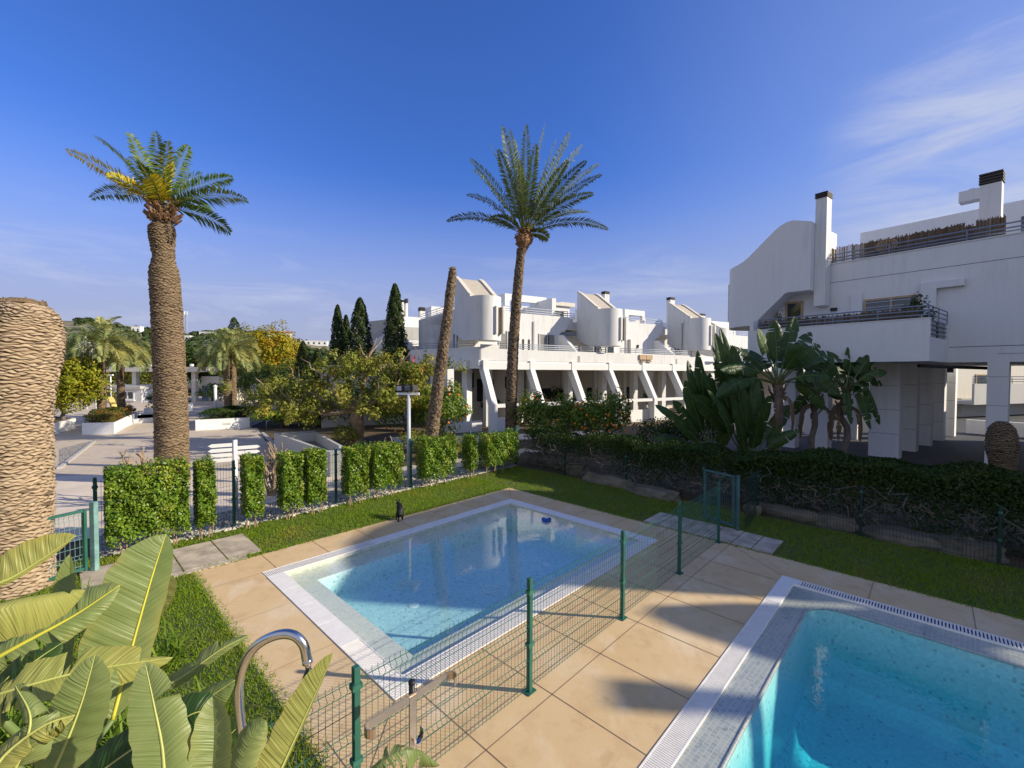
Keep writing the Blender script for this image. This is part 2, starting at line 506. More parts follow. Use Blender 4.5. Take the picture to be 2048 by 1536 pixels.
def barkmat(name, light, mid, dark):
    """scaly palm trunk: the per-vertex 'crack' darkens the gaps between the cut leaf bases"""
    m, t, b, o = newmat(name)
    a = t.nodes.new('ShaderNodeAttribute'); a.attribute_name = 'crack'
    v = coords(t, (1, 1, 3.5))
    n = noise(t, v, 5, 6, .65); n2 = noise(t, coords(t, (1, 1, 9)), 14, 4, .7)
    c = mixrgb(t, rng_(t, n, .32, .68), col(mid), col(light))
    c = mixrgb(t, rng_(t, n2, .5, .75, 0, .7), c, col(mid, .6))
    a2 = t.nodes.new('ShaderNodeAttribute'); a2.attribute_name = 'tone'
    c = mixrgb(t, a2.outputs['Fac'], c, col(mid, .8))
    c = mixrgb(t, a.outputs['Fac'], c, col(dark))
    t.links.new(c, b.inputs['Base Color']); b.inputs['Roughness'].default_value = .9
    b.inputs['Specular IOR Level'].default_value = .15
    bump(t, b, n2, .5, .012)
    return m
M_['bark_tan'] = barkmat('tan_palm_trunk', (.60, .47, .32), (.38, .28, .18), (.05, .03, .018))
M_['bark_brown'] = barkmat('brown_palm_trunk', (.34, .25, .155), (.19, .135, .08), (.035, .023, .015))
M_['bark_date'] = barkmat('date_palm_trunk', (.31, .235, .155), (.18, .13, .085), (.03, .018, .012))
M_['boot'] = mat('palm_boots', (.26, .15, .075), .9, .4, 9, 30, .7)
M_['fiber'] = mat('dry_fibre', (.17, .115, .065), .95, .4, 8, 40, .7)

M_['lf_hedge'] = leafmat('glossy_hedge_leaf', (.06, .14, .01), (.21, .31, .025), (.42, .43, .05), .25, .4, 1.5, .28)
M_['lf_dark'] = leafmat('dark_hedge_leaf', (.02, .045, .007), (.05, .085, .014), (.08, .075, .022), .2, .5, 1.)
M_['lf_red'] = leafmat('reddish_shrub_leaf', (.06, .09, .018), (.13, .12, .025), (.3, .09, .02), .25, .45, 1.4)
M_['lf_tree'] = leafmat('green_tree_leaf', (.03, .065, .014), (.08, .12, .025), (.11, .13, .03), .25, .5, .4)
M_['lf_olive'] = leafmat('yellow_green_leaf', (.15, .19, .03), (.31, .31, .06), (.42, .32, .05), .35, .45, .6)
M_['lf_yellowgreen'] = leafmat('yellow_green_bush_leaf', (.13, .17, .015), (.36, .34, .025), (.5, .36, .03), .35, .45, .6)
M_['lf_yellow'] = leafmat('autumn_leaf', (.20, .22, .02), (.42, .32, .02), (.55, .26, .015), .3, .5, .5)
M_['lf_orange'] = leafmat('orange_tree_leaf', (.06, .125, .014), (.19, .27, .03), (.36, .34, .04), .3, .42, .9, .25)
M_['lf_cyp'] = leafmat('cypress_leaf', (.022, .045, .012), (.06, .085, .024), (.085, .085, .03), .12, .6, .8)
M_['lf_palm'] = leafmat('palm_leaflet', (.045, .10, .016), (.13, .19, .03), (.26, .26, .04), .25, .4, .6)
M_['lf_palm_y'] = leafmat('yellowed_palm_leaflet', (.45, .36, .02), (.65, .48, .03), (.3, .34, .04), .3, .45, .6)
M_['lf_date'] = leafmat('grey_green_leaflet', (.085, .125, .04), (.19, .23, .085), (.26, .27, .09), .25, .4, .6)
M_['lf_butia'] = leafmat('pale_palm_leaflet', (.22, .27, .11), (.40, .43, .19), (.55, .42, .10), .3, .4, .5)
M_['lf_aga'] = leafmat('strap_leaf', (.10, .2, .02), (.25, .33, .04), (.3, .3, .04), .35, .35, 1.)
M_['rachis'] = mat('palm_rachis', (.22, .22, .05), .85, .15, bp=0, spec=.05)

def paddlemat(name, c1, c2, edge, rib):
    """banana-like leaf: parallel side veins, drying at the margin (UV: along, across)"""
    m, t, b, o = newmat(name)
    u = t.nodes.new('ShaderNodeUVMap'); sx_ = t.nodes.new('ShaderNodeSeparateXYZ'); t.links.new(u.outputs[0], sx_.inputs[0])
    along, acr = sx_.outputs[0], math_(t, 'ABSOLUTE', sx_.outputs[1])
    ph = math_(t, 'SUBTRACT', along, math_(t, 'MULTIPLY', acr, .07))
    v = coords(t); nn = noise(t, v, 3.5, 4)
    cmb = t.nodes.new('ShaderNodeCombineXYZ'); t.links.new(ph, cmb.inputs[0])
    vn = t.nodes.new('ShaderNodeTexNoise'); vn.noise_dimensions = '1D'; vn.inputs['Scale'].default_value = 48; vn.inputs['Detail'].default_value = 2
    t.links.new(ph, vn.inputs['W'])
    wv = math_(t, 'SINE', math_(t, 'MULTIPLY', ph, 210.))
    c = mixrgb(t, rng_(t, nn, .35, .65), col(c1), col(c2))
    c = mixrgb(t, rng_(t, vn.outputs[0], .35, .65, 0, .45), c, col(c1, .8))
    g = t.nodes.new('ShaderNodeNewGeometry')
    e = math_(t, 'MULTIPLY', rng_(t, acr, .93, 1.), rng_(t, noise(t, v, 9, 3), .5, .66))
    c = mixrgb(t, e, c, col(edge))
    y = math_(t, 'MULTIPLY', rng_(t, acr, .45, 1.), rng_(t, noise(t, v, 1.7, 3), .5, .7))
    c = mixrgb(t, math_(t, 'MULTIPLY', y, .6), c, col(rib))
    t.links.new(c, b.inputs['Base Color']); b.inputs['Roughness'].default_value = .4
    b.inputs['Specular IOR Level'].default_value = .4
    bump(t, b, math_(t, 'ADD', vn.outputs[0], math_(t, 'MULTIPLY', wv, .05)), .45, .012)
    tr = t.nodes.new('ShaderNodeBsdfTranslucent'); ms = t.nodes.new('ShaderNodeMixShader'); ms.inputs[0].default_value = .32
    t.links.new(c, tr.inputs[0])
    t.links.new(b.outputs[0], ms.inputs[1]); t.links.new(tr.outputs[0], ms.inputs[2]); t.links.new(ms.outputs[0], o.inputs[0])
    return m
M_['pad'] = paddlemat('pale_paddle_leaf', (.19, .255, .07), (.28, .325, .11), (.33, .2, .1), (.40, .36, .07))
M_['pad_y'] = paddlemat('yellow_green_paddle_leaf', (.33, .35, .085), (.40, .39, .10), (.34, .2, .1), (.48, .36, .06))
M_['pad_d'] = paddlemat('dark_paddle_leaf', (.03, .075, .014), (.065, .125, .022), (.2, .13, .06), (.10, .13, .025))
M_['pad_dry'] = paddlemat('dried_paddle_leaf', (.16, .1, .055), (.24, .16, .09), (.3, .2, .12), (.2, .13, .07))
M_['midrib'] = mat('yellow_midrib', (.5, .46, .05), .45, .12, bp=0)
M_['petiole_pale'] = mat('pale_midrib', (.42, .44, .12), .45, .12, bp=0)
M_['petiole'] = mat('green_petiole', (.12, .17, .05), .5, .15, bp=0)

# ---------------------------------------------------------------- foliage makers
def leaves(P, Nrm, size, asp=.5, jit=.6, rng=RNG):
    """leaf-shaped quads (diamonds) at points P, roughly facing Nrm; returns V,F"""
    P = np.asarray(P, float); n = len(P)
    Nn = np.asarray(Nrm, float)+rng.normal(0, jit, (n, 3))
    Nn /= np.linalg.norm(Nn, axis=1)[:, None]+1e-9
    A = rng.normal(0, 1, (n, 3)); A -= Nn*(A*Nn).sum(1)[:, None]; A /= np.linalg.norm(A, axis=1)[:, None]+1e-9
    B = np.cross(Nn, A)
    s = np.asarray(size)*rng.uniform(.6, 1.3, n)
    L_ = A*s[:, None]; Wd = B*(s*asp)[:, None]
    V = np.stack([P-L_*.5, P+Wd*.5+Nn*(s*.08)[:, None], P+L_*.5, P-Wd*.5+Nn*(s*.08)[:, None]], 1).reshape(-1, 3)
    F = np.arange(4*n).reshape(-1, 4)
    return V, F
def crown(c, rad, n, size, clumps=26, rng=RNG, flat=0., fill=.25, hollow=.55, asp=.55, cl=.34):
    """clumped leaf cloud in an ellipsoid; gaps open between the clumps"""
    c = np.array(c, float); rad = np.array(rad, float)
    d = rng.normal(0, 1, (clumps, 3)); d /= np.linalg.norm(d, axis=1)[:, None]
    d[:, 2] = np.where(d[:, 2] < -.35, -d[:, 2]*.6, d[:, 2])
    r = rng.uniform(hollow, 1., clumps)**.6
    cc = d*r[:, None]
    cs = rng.uniform(.6, 1.25, clumps)*cl
    k = rng.integers(0, clumps, n)
    e = rng.normal(0, 1, (n, 3)); e /= np.linalg.norm(e, axis=1)[:, None]
    rr = rng.uniform(.35, 1, n)**.5
    p = cc[k]+e*(rr*cs[k])[:, None]
    nf = int(n*fill)
    q = rng.normal(0, .38, (nf, 3)); q /= np.maximum(1, np.linalg.norm(q, axis=1)/.85)[:, None]; p[:nf] = q
    nr = e*.7+p/(np.linalg.norm(p, axis=1)[:, None]+1e-6)*.5+np.array([0, 0, .35])
    return leaves(c+p*rad, nr, size, asp, .45, rng)
def limb(mb, p, q, r0, r1, wob=.08, seg=5, n=7):
    p, q = Vector(p), Vector(q); L_ = (q-p).length
    pts = [p.lerp(q, i/seg)+Vector((random.gauss(0, wob), random.gauss(0, wob), random.gauss(0, wob*.5)))*L_*(0 if i in (0, seg) else .5) for i in range(seg+1)]
    mb.tube(pts, [r0+(r1-r0)*i/seg for i in range(seg+1)], n)
    return pts
def tree(name, label, cat, base, h, rad, lm, n=3500, size=.22, trunk_h=None, tr=.14, clumps=26, group=None, seed=1, bark='greybark', fill=.25, cl=.34, asp=.55):
    rng = np.random.default_rng(seed); random.seed(seed)
    b = Vector(base); t = thing(name, label, cat, b, group)
    th = trunk_h if trunk_h is not None else h*.35
    cz = b.z+th+(h-th)*.5
    mb = MB(); top = b+Vector((random.gauss(0, .05)*h, random.gauss(0, .05)*h, th+(h-th)*.25))
    limb(mb, b-Vector((0, 0, .1)), top, tr, tr*.65, .05, 6, 9)
    for i in range(7):
        an = i*2.4+random.random(); q = Vector((b.x+math.cos(an)*rad*.62, b.y+math.sin(an)*rad*.62, cz+random.uniform(-.1, .3)*(h-th)))
        limb(mb, b.lerp(top, random.uniform(.6, 1)), q, tr*.5, tr*.13, .09, 5, 6)
    mb.build('trunk', M_[bark], t, True)
    V, F = crown((b.x, b.y, cz), (rad, rad, (h-th)*.5), n, size, clumps, rng, fill=fill, cl=cl, asp=asp)
    npmesh('crown', V, F, M_[lm], t)
    return t
# ================================================================ SETTING
def abr(a0, a1, b0, b1, z): return [ab(a0, b0, z), ab(a1, b0, z), ab(a1, b1, z), ab(a0, b1, z)]
def flat(name, pts, m, kind='structure'):
    mb = MB(); mb.poly([Vector(p) for p in pts])
    o = mb.build(name, m)
    if o.data.polygons[0].normal.z < 0: o.data.flip_normals()
    return tag(o, kind=kind)
YA0, YA1, YB0, YB1 = -12., 9.6, -3.05, 22.
# one sheet of terrain to the horizon, with the pool yard let into it
mb = MB()
BIG = 2500
o4 = [ab(-BIG, -BIG, -.01), ab(BIG, -BIG, -.01), ab(BIG, BIG, -.01), ab(-BIG, BIG, -.01)]
i4 = [ab(YA0, YB0, -.01), ab(YA1, YB0, -.01), ab(YA1, YB1, -.01), ab(YA0, YB1, -.01)]
mb.add(o4+i4, [(0, 1, 5, 4)[::-1], (1, 2, 6, 5)[::-1], (2, 3, 7, 6)[::-1], (3, 0, 4, 7)[::-1]])
g = mb.build('ground', M_['soil']); 
if g.data.polygons[0].normal.z < 0: g.data.flip_normals()
tag(g, kind='structure')
# plaza, gravel, garden paths
gx = lambda px, py: G(px, py, .0)
flat('plaza', [ab(-14, -4.3, -.004), ab(4.5, -4.3, -.004), ab(5.2, -9., -.004), Vector((-12.4, 22., -.004)), Vector((-16.2, 27.8, -.004)), Vector((-18, 34, -.004)),
               Vector((-24, 62, -.004)), Vector((-80, 62, -.004)), Vector((-80, -5, -.004))], M_['pave'])
flat('pale_path', [ab(-14, -4.3, .002), ab(3.2, -4.3, .002), ab(4.4, -7.3, .002), ab(.6, -10.8, .002), ab(-3.5, -13, .002), ab(-14, -14, .002)], M_['pave2'])
flat('gravel_strip', [ab(-1.9, -4.3, .004), ab(7.6, -4.3, .004), ab(8.3, YB0, .004), ab(-1.9, YB0, .004)], M_['gravel'])
flat('gravel_bed', [G(118, 898), G(190, 880), G(178, 893), G(118, 930)], M_['gravel'])
mb = MB(); p, q = G(118, 938), G(188, 884); mb.bar(p+Vector((0, 0, .03)), q+Vector((0, 0, .03)), .12, .08)
tag(mb.build('bed_edging', M_['kerb']), 'pale concrete edging beside the pebble bed behind the big stump', 'kerb')
mb = MB(); pk = [G(525, 868), G(545, 886), G(577, 907), G(640, 945)]
for i in range(3): mb.bar(pk[i]+Vector((0, 0, .04)), pk[i+1]+Vector((0, 0, .04)), .14, .12)
tag(mb.build('plaza_kerb', M_['kerb']), 'low concrete kerb between the plaza paving and the triangular basin', 'kerb')
flat('garden_path', [Vector((-5.2, 20.6, -.003)), Vector((1., 23., -.003)), Vector((6, 25.5, -.003)), Vector((5.6, 26.5, -.003)), Vector((-1.5, 24.3, -.003)), Vector((-6.6, 23.5, -.003))], M_['pave2'])
flat('side_path', [ab(5.2, -4.5, -.002), ab(12.5, -3.6, -.002), ab(12.5, -5.2, -.002), ab(5.2, -5.8, -.002)], M_['pave2'])
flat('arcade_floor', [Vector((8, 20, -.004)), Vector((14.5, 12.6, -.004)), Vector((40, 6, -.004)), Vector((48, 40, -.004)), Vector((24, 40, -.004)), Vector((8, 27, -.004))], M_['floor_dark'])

# yard floor: tan deck slabs, lawn, stepping slabs
DZ = 0.
deck = MB()
for a0, a1, b0, b1 in ((-.86, 7.06, -.86, 0), (-.86, 0, 0, 4.28), (6.23, 7.06, 0, 4.28), (-.86, 6.2, 4.28, 6.54), (6.2, 7.06, 4.28, YB1), (YA0, -.86, 5.75, 6.54), (YA0, -.6, 6.54, YB1)):
    deck.poly(abr(a0, a1, b0, b1, DZ)[::-1])
do = deck.build('pool_deck', M_['deck'])
for p_ in do.data.polygons:
    if p_.normal.z < 0: do.data.flip_normals(); break
tag(do, kind='structure')
jt = MB()
def joint(p, q, w=.009):
    p, q = Vector(p), Vector(q); d = (q-p).normalized(); n_ = Vector((-d.y, d.x, 0))*w/2
    jt.poly([p-n_, q-n_, q+n_, p+n_] if True else [])
jz = .003
for a in (.24, 1.19, 2.14, 3.09, 4.04, 4.99, 5.94): joint(ab(a, -.85, jz), ab(a, 0, jz))
for a in (-.72, .26, 1.24, 2.2, 3.16, 4.14, 5.05, 5.95): joint(ab(a, 4.28, jz), ab(a, 6.53, jz))
joint(ab(-.86, 5.43, jz), ab(7.05, 5.43, jz))
joint(ab(-.86, -.0, jz), ab(0, 0, jz), .008)
for b in (1., 2.05, 3.1, 4.15, 7.7, 8.85, 10., 11.15): joint(ab(6.23, b, jz), ab(7.05, b, jz))
joint(ab(6.23, 0, jz), ab(7.06, -.86, jz)); joint(ab(6.2, 6.54, jz), ab(7.05, 5.45, jz)); joint(ab(0, 4.28, jz), ab(-.86, 5.1, jz))
for b in (1.4, 2.85): joint(ab(-.86, b, jz), ab(0, b, jz), .006)
jo = jt.build('deck_joints', M_['joint']); tag(jo, kind='structure')
lawn = MB()
for a0, a1, b0, b1 in ((YA0, 7.06, YB0, -.86), (7.06, YA1, YB0, YB1), (YA0, -.86, -.86, 5.75)):
    lawn.poly(abr(a0, a1, b0, b1, -.004)[::-1])
lo = lawn.build('lawn_ground', M_['lawn'])
if lo.data.polygons[0].normal.z < 0: lo.data.flip_normals()
tag(lo, kind='structure')
SL = []
def slabs(rects, label, group):
    for i, (a0, a1, b0, b1) in enumerate(rects):
        mb = MB(); mb.prism([ab(a0, b0)[:2], ab(a1, b0)[:2], ab(a1, b1)[:2], ab(a0, b1)[:2]], -.02, .018)
        tag(mb.build('paving_slab', M_['slab'], bevel=.006), label[i], 'paving slab', group); SL.append((a0, a1, b0, b1))
slabs([(-.93, -.28, -2.3, -1.0), (-.26, .3, -2.3, -1.02), (-1.55, -.95, -2.3, -1.0), (-2.2, -1.57, -2.3, -1.0), (-1.75, .02, -.98, -.86)],
      ['weathered grey slab third from the hedge in the left path', 'weathered grey slab nearest the clipped hedge in the left path',
       'grey slab second from the green gate, partly behind broad leaves', 'grey slab nearest the green gate in the left path', 'long narrow grey slab between left path and tan deck'], 'slabs of the left path')
slabs([(7.08, 8.0, 3.5, 4.4), (7.08, 8.02, 4.42, 5.0), (7.08, 8.02, 5.02, 5.42), (7.08, 8.0, 5.44, 5.8), (7.08, 7.98, 5.82, 6.18)],
      ['dark wet slab under the open gate, farthest left', 'dark slab beside the last post of the pool fence', 'stained dark slab just in front of the gate posts',
       'mottled dark slab second from the right lawn', 'plain dark slab touching the right lawn'], 'slabs of the right path')

# grass blades over the lawn
def inslab(a, b):
    m = np.zeros(len(a), bool)
    for a0, a1, b0, b1 in SL: m |= (a > a0) & (a < a1) & (b > b0) & (b < b1)
    return m
def grass(name, rects, dens, h, m, rng=np.random.default_rng(3)):
    P = []
    for a0, a1, b0, b1, k in rects:
        n = int((a1-a0)*(b1-b0)*dens*k)
        P.append(np.stack([rng.uniform(a0, a1, n), rng.uniform(b0, b1, n)], 1))
    P = np.concatenate(P); P = P[~inslab(P[:, 0], P[:, 1])]
    n = len(P)
    X = PO.x+P[:, 0]*AX.x+P[:, 1]*BX.x; Yy = PO.y+P[:, 0]*AX.y+P[:, 1]*BX.y
    pt = np.sin(P[:, 0]*2.1+1.3*np.sin(P[:, 1]*1.7))*np.sin(P[:, 1]*2.6+P[:, 0])*.5+.5
    hh = h*rng.uniform(.5, 1.3, n)*(.7+.6*pt)
    an = rng.uniform(0, 2*np.pi, n); le = rng.uniform(.2, 1.1, n)
    w = rng.uniform(.003, .0065, n)
    bx, by = np.cos(an)*w, np.sin(an)*w
    la = rng.uniform(0, 2*np.pi, n)
    B_ = np.stack([X, Yy, np.zeros(n)], 1)
    V = np.stack([B_+np.stack([bx, by, 0*w], 1), B_-np.stack([bx, by, 0*w], 1),
                  B_+np.stack([np.cos(la)*le*hh, np.sin(la)*le*hh, hh], 1)], 1).reshape(-1, 3)
    o = npmesh(name, V, np.arange(3*n).reshape(-1, 3), m)
    return tag(o, kind='stuff')
tag(grass('lawn_grass', [(-1.2, 7.1, YB0+.1, -.84, 1.), (-5.5, -1.2, YB0+.1, -.84, .8), (-4.6, -.82, -.86, 5.6, 1.25), (7.03, YA1-.15, -2.9, 6.5, .75), (7.03, YA1-.15, 6.5, 13, 1.), (-.9, -.74, -.8, 5.6, .45), (-.5, 7, -.88, -.80, .4), (6.99, 7.05, 0, 12, .5)],
          2600, .042, M_['grass']), 'short trimmed green lawn growing around the pool deck', 'grass')

# ================================================================ POOLS
def ring(mb, r0, z0, r1, z1):
    """band between two rectangles (a0,a1,b0,b1)"""
    p0 = [ab(r0[0], r0[2], z0), ab(r0[1], r0[2], z0), ab(r0[1], r0[3], z0), ab(r0[0], r0[3], z0)]
    p1 = [ab(r1[0], r1[2], z1), ab(r1[1], r1[2], z1), ab(r1[1], r1[3], z1), ab(r1[0], r1[3], z1)]
    mb.add(p0+p1, [(i, (i+1) % 4, (i+1) % 4+4, i+4)[::-1] for i in range(4)])
def inset(r, d): return (r[0]+d, r[1]-d, r[2]+d, r[3]-d)
def grating(mb, slot, a0, a1, b0, b1, along, z=.012, period=.03, bar=.019):
    """slatted overflow grating; slats lie across the run"""
    slot.poly(abr(a0, a1, b0, b1, -.012)[::-1])
    e = .014
    if along == 'a':
        for b in (b0, b1-e): mb.prism([ab(a0, b)[:2], ab(a1, b)[:2], ab(a1, b+e)[:2], ab(a0, b+e)[:2]], -.01, z)
        k = int((a1-a0)/period)
        for i in range(k):
            a = a0+(i+.5)*(a1-a0)/k
            mb.prism([ab(a-bar/2, b0+e)[:2], ab(a+bar/2, b0+e)[:2], ab(a+bar/2, b1-e)[:2], ab(a-bar/2, b1-e)[:2]], -.008, z-.002)
    else:
        for a in (a0, a1-e): mb.prism([ab(a, b0)[:2], ab(a, b1)[:2], ab(a+e, b1)[:2], ab(a+e, b0)[:2]], -.01, z)
        k = int((b1-b0)/period)
        for i in range(k):
            b = b0+(i+.5)*(b1-b0)/k
            mb.prism([ab(a0+e, b-bar/2)[:2], ab(a1-e, b-bar/2)[:2], ab(a1-e, b+bar/2)[:2], ab(a0+e, b+bar/2)[:2]], -.008, z-.002)
def plate(mb, a0, a1, b0, b1, along, n, z=.012):
    """solid white coping plates with thin gaps"""
    for i in range(n):
        if along == 'a':
            s, e = a0+(a1-a0)*i/n+.003, a0+(a1-a0)*(i+1)/n-.003
            mb.prism([ab(s, b0)[:2], ab(e, b0)[:2], ab(e, b1)[:2], ab(s, b1)[:2]], -.01, z)
        else:
            s, e = b0+(b1-b0)*i/n+.003, b0+(b1-b0)*(i+1)/n-.003
            mb.prism([ab(a0, s)[:2], ab(a1, s)[:2], ab(a1, e)[:2], ab(a0, e)[:2]], -.01, z)
# children's pool
P1 = (0, 6.23, 0, 4.28); cw = .27
p1 = thing('swimming_pool', "shallow children's pool with pale blue water behind the wire fence", 'pool', ab(3.1, 2.1, 0), 'the two pools')
r0 = inset(P1, cw)
bs = MB(); ring(bs, r0, .0, r0, -.09); ring(bs, r0, -.09, inset(r0, .40), -.13)
bs.build('rim_step', M_['mosaic_rim1'], p1)
bs = MB(); ring(bs, inset(r0, .40), -.13, inset(r0, .46), -.5); bs.poly(abr(r0[0]+.46, r0[1]-.46, r0[2]+.46, r0[3]-.46, -.5)[::-1])
bo = bs.build('basin', M_['mosaic1'], p1)
slot = MB()
g1 = MB(); grating(g1, slot, .27, 2.0, 0, cw, 'a'); plate(g1, 2.0, 6.23, 0, cw, 'a', 7); g1.build('coping', M_['grate'], p1)
g1 = MB(); plate(g1, 0, cw, cw, 3.0, 'b', 4); grating(g1, slot, 0, cw, 3.0, 4.28, 'b'); g1.build('coping', M_['grate'], p1)
g1 = MB(); grating(g1, slot, cw, 6.23-cw, 4.28-cw, 4.28, 'a'); g1.build('coping', M_['grate'], p1)
g1 = MB(); plate(g1, 6.23-cw, 6.23, cw, 4.28, 'b', 6); g1.build('coping', M_['grate'], p1)
g1 = MB(); grating(g1, slot, 0.0, .27, 0, cw, 'a'); g1.build('corner_grating', M_['grate'], p1)
slot.build('overflow_channel', M_['slot'], p1)
for a, b in ((1.75, 2.0), (2.15, 2.25), (1.75, 3.05), (4.2, 3.05), (4.6, 2.6)):
    mb = MB(); mb.lathe(ab(a, b, -.5), [(.0, .012), (.075, .012), (.095, .004), (.1, 0)][::-1], 16); mb.build('floor_light', M_['grate'], p1, True)
mb = MB(); mb.tube([ab(3.05, 2.55, -.492)+Vector((.13*math.cos(t_*.393), .13*math.sin(t_*.393), 0)) for t_ in range(17)], .016, 6); mb.build('floor_drain', M_['grate'], p1, True)
wm = MB(); wm.prism([ab(r0[0]+.002, r0[2]+.002)[:2], ab(r0[1]-.002, r0[2]+.002)[:2], ab(r0[1]-.002, r0[3]-.002)[:2], ab(r0[0]+.002, r0[3]-.002)[:2]], -1.2, -.022)
tag(wm.build('childrens_pool_water', M_['water1']), kind='structure')
# big pool
p2 = thing('swimming_pool', 'deep turquoise pool with a wide mosaic margin at the lower right', 'pool', ab(3, 9, 0), 'the two pools')
A0, A1, B0, B1 = -.6, 6.2, 6.54, 18.
slot = MB()
g1 = MB(); grating(g1, slot, A0, 5.1, B0, B0+.21, 'a', period=.026, bar=.017); plate(g1, 5.1, 5.98, B0, B0+.21, 'a', 3); g1.build('coping', M_['grate'], p2)
g1 = MB(); grating(g1, slot, 5.98, A1, B0+.28, B1, 'b', period=.036, bar=.02); plate(g1, 5.98, A1, B0, B0+.28, 'b', 1); g1.build('coping', M_['grate'], p2)
slot.build('overflow_channel', M_['slot'], p2)
# margin with a rounded inner corner
ia1, ib0, rr = 5.56, 7.06, .42
arc = [(ia1-rr+rr*math.sin(t_), ib0+rr-rr*math.cos(t_)) for t_ in [math.pi/2*i/10 for i in range(11)]]   # (5.14,7.06) -> (5.56,7.48)
inner = [(A0, ib0)]+arc+[(ia1, B1)]
outer = [(A0, B0+.21)]+[(5.98-.0001*(10-i) if i > 5 else 5.2+.78*i/6, B0+.21) if i <= 6 else (5.98, B0+.21+.55*(i-6)/4) for i in range(11)]+[(5.98, B1)]
ms_ = MB()
for i in range(len(inner)-1):
    q = [ab(*outer[i], -.016), ab(*outer[i+1], -.016), ab(*inner[i+1], -.022), ab(*inner[i], -.022)]
    ms_.poly(q)
mo = ms_.build('mosaic_margin', M_['mosaic_rim'], p2)
rim = MB(); rim.tube([ab(a, b, -.026) for a, b in inner], .02, 8, False); rim.build('rounded_edge', M_['mosaic_rim'], p2, True)
bs = MB()
def inn(d): 
    r_ = max(rr-d, .02)
    return [(A0, ib0+d)]+[(ia1-d-r_+r_*math.sin(t_), ib0+d+r_-r_*math.cos(t_)) for t_ in [math.pi/2*i/10 for i in range(11)]]+[(ia1-d, B1)]
lay = [(0, -.03), (.03, -.3), (.06, -1.05), (.16, -1.2), (.3, -1.25)]
for (d0, z0), (d1, z1) in zip(lay, lay[1:]):
    i0, i1 = inn(d0), inn(d1)
    for i in range(len(i0)-1): bs.poly([ab(*i0[i], z0), ab(*i0[i+1], z0), ab(*i1[i+1], z1), ab(*i1[i], z1)])
fl = inn(.3); bs.poly([ab(a, b, -1.25) for a, b in fl]+[ab(A0, B1, -1.25)])
bs.poly([ab(A0, ib0, 0), ab(A0, B1, 0), ab(A0, B1, -1.3), ab(A0, ib0, -1.3)]); bs.poly([ab(A0, B1, 0), ab(ia1, B1, 0), ab(ia1, B1, -1.3), ab(A0, B1, -1.3)])
bs.build('basin', M_['mosaic2'], p2, True)
wm = MB(); wm.prism([ab(A0+.002, B0+.212)[:2], ab(5.978, B0+.212)[:2], ab(5.978, B1)[:2], ab(A0+.002, B1)[:2]], -2., -.01)
tag(wm.build('deep_pool_water', M_['water2']), kind='structure')
# floating chlorine dispenser
fp = ab(5.62, 1.77, -.01)
fd = thing('pool_float', "blue floating dispenser by the far edge of the children's pool", 'pool float', fp)
mb = MB(); mb.lathe(fp, [(.03, -.05), (.10, -.03), (.12, .01), (.11, .035), (.06, .05)], 18); mb.build('body', M_['blue'], fd, True)
mb = MB(); mb.lathe(fp, [(.055, .05), (.05, .075), (.0, .08)], 16); mb.build('lid', M_['grate'], fd, True)

# ================================================================ FENCES
def wire_panel(name, p, q, h, m, parent, step=.05, r=.0026, folds=True, z0=.03):
    p, q = Vector((p[0], p[1], 0)), Vector((q[0], q[1], 0))
    d = q-p; L_ = d.length; d.normalize(); n_ = Vector((d.y, -d.x, 0))
    mb = MB()
    if folds:
        zs = [(0, z0), (0, .26*h), (.035, .29*h), (0, .32*h), (0, .58*h), (.035, .61*h), (0, .64*h), (0, .90*h), (.035, .935*h), (0, .965*h), (0, h)]
        hz = [(0, z0+.02), (0, .15*h), (0, .26*h), (0, .32*h), (0, .45*h), (0, .58*h), (0, .64*h), (0, .77*h), (0, .90*h), (0, .965*h)]
    else:
        zs = [(0, z0), (0, h)]; hz = [(0, z0+.02)]+[(0, z0+.02+(h-z0-.05)*i/6) for i in range(1, 7)]
    k = max(2, int(L_/step))
    for i in range(k+1):
        b = p+d*(L_*i/k)
        mb.tube([b+n_*o_+Vector((0, 0, z)) for o_, z in zs], r, 4, False)
    for o_, z in hz:
        mb.tube([p+n_*(o_+.004)+Vector((0, 0, z)), q+n_*(o_+.004)+Vector((0, 0, z))], r*1.15, 4, False)
    return mb.build(name, m, parent)
def post(parent, p, h, w=.05, m='green_metal', base=True, clamps=(.88, .42)):
    p = Vector((p[0], p[1], 0)); rz = math.atan2(AX.y, AX.x)
    mb = MB(); mb.bc(p+Vector((0, 0, h/2)), w, w, h, rz)
    po = mb.build('post', M_[m], parent, bevel=.004)
    if base:
        mb = MB(); mb.bc(p+Vector((0, 0, .006)), .13, .10, .01, rz); mb.build('foot_plate', M_[m], po)
    for c in clamps:
        mb = MB(); mb.bc(p+Vector((0, 0, h*c)), w+.03, w+.012, .04, rz); mb.build('clamp', M_['green_wire'], po)
    return po
pf = thing('pool_fence', 'green wire mesh fence crossing the tan deck between the two pools', 'fence', ab(2, 5.22, 0))
pa = [-4.9, -2.9, -.9, 1.1, 3.1, 5.05, 7.0]
for a in pa: post(pf, ab(a, 5.22), 1.26)
for a0, a1 in zip(pa, pa[1:]): wire_panel('wire_panel', ab(a0+.03, 5.22), ab(a1-.03, 5.22), 1.2, M_['green_wire'], pf)
lf = thing('boundary_fence', 'tall green wire fence behind the clipped hedge blocks on the left', 'fence', ab(4, -2.95, 0))
la = [-1.95, .31, 2.65, 4.95, 7.3, 9.6]
for a in la: post(lf, ab(a, -2.95), 1.5, .055, base=False)
for a0, a1 in zip(la, la[1:]): wire_panel('wire_panel', ab(a0+.03, -2.95), ab(a1-.03, -2.95), 1.46, M_['green_wire'], lf, .055, .0028)
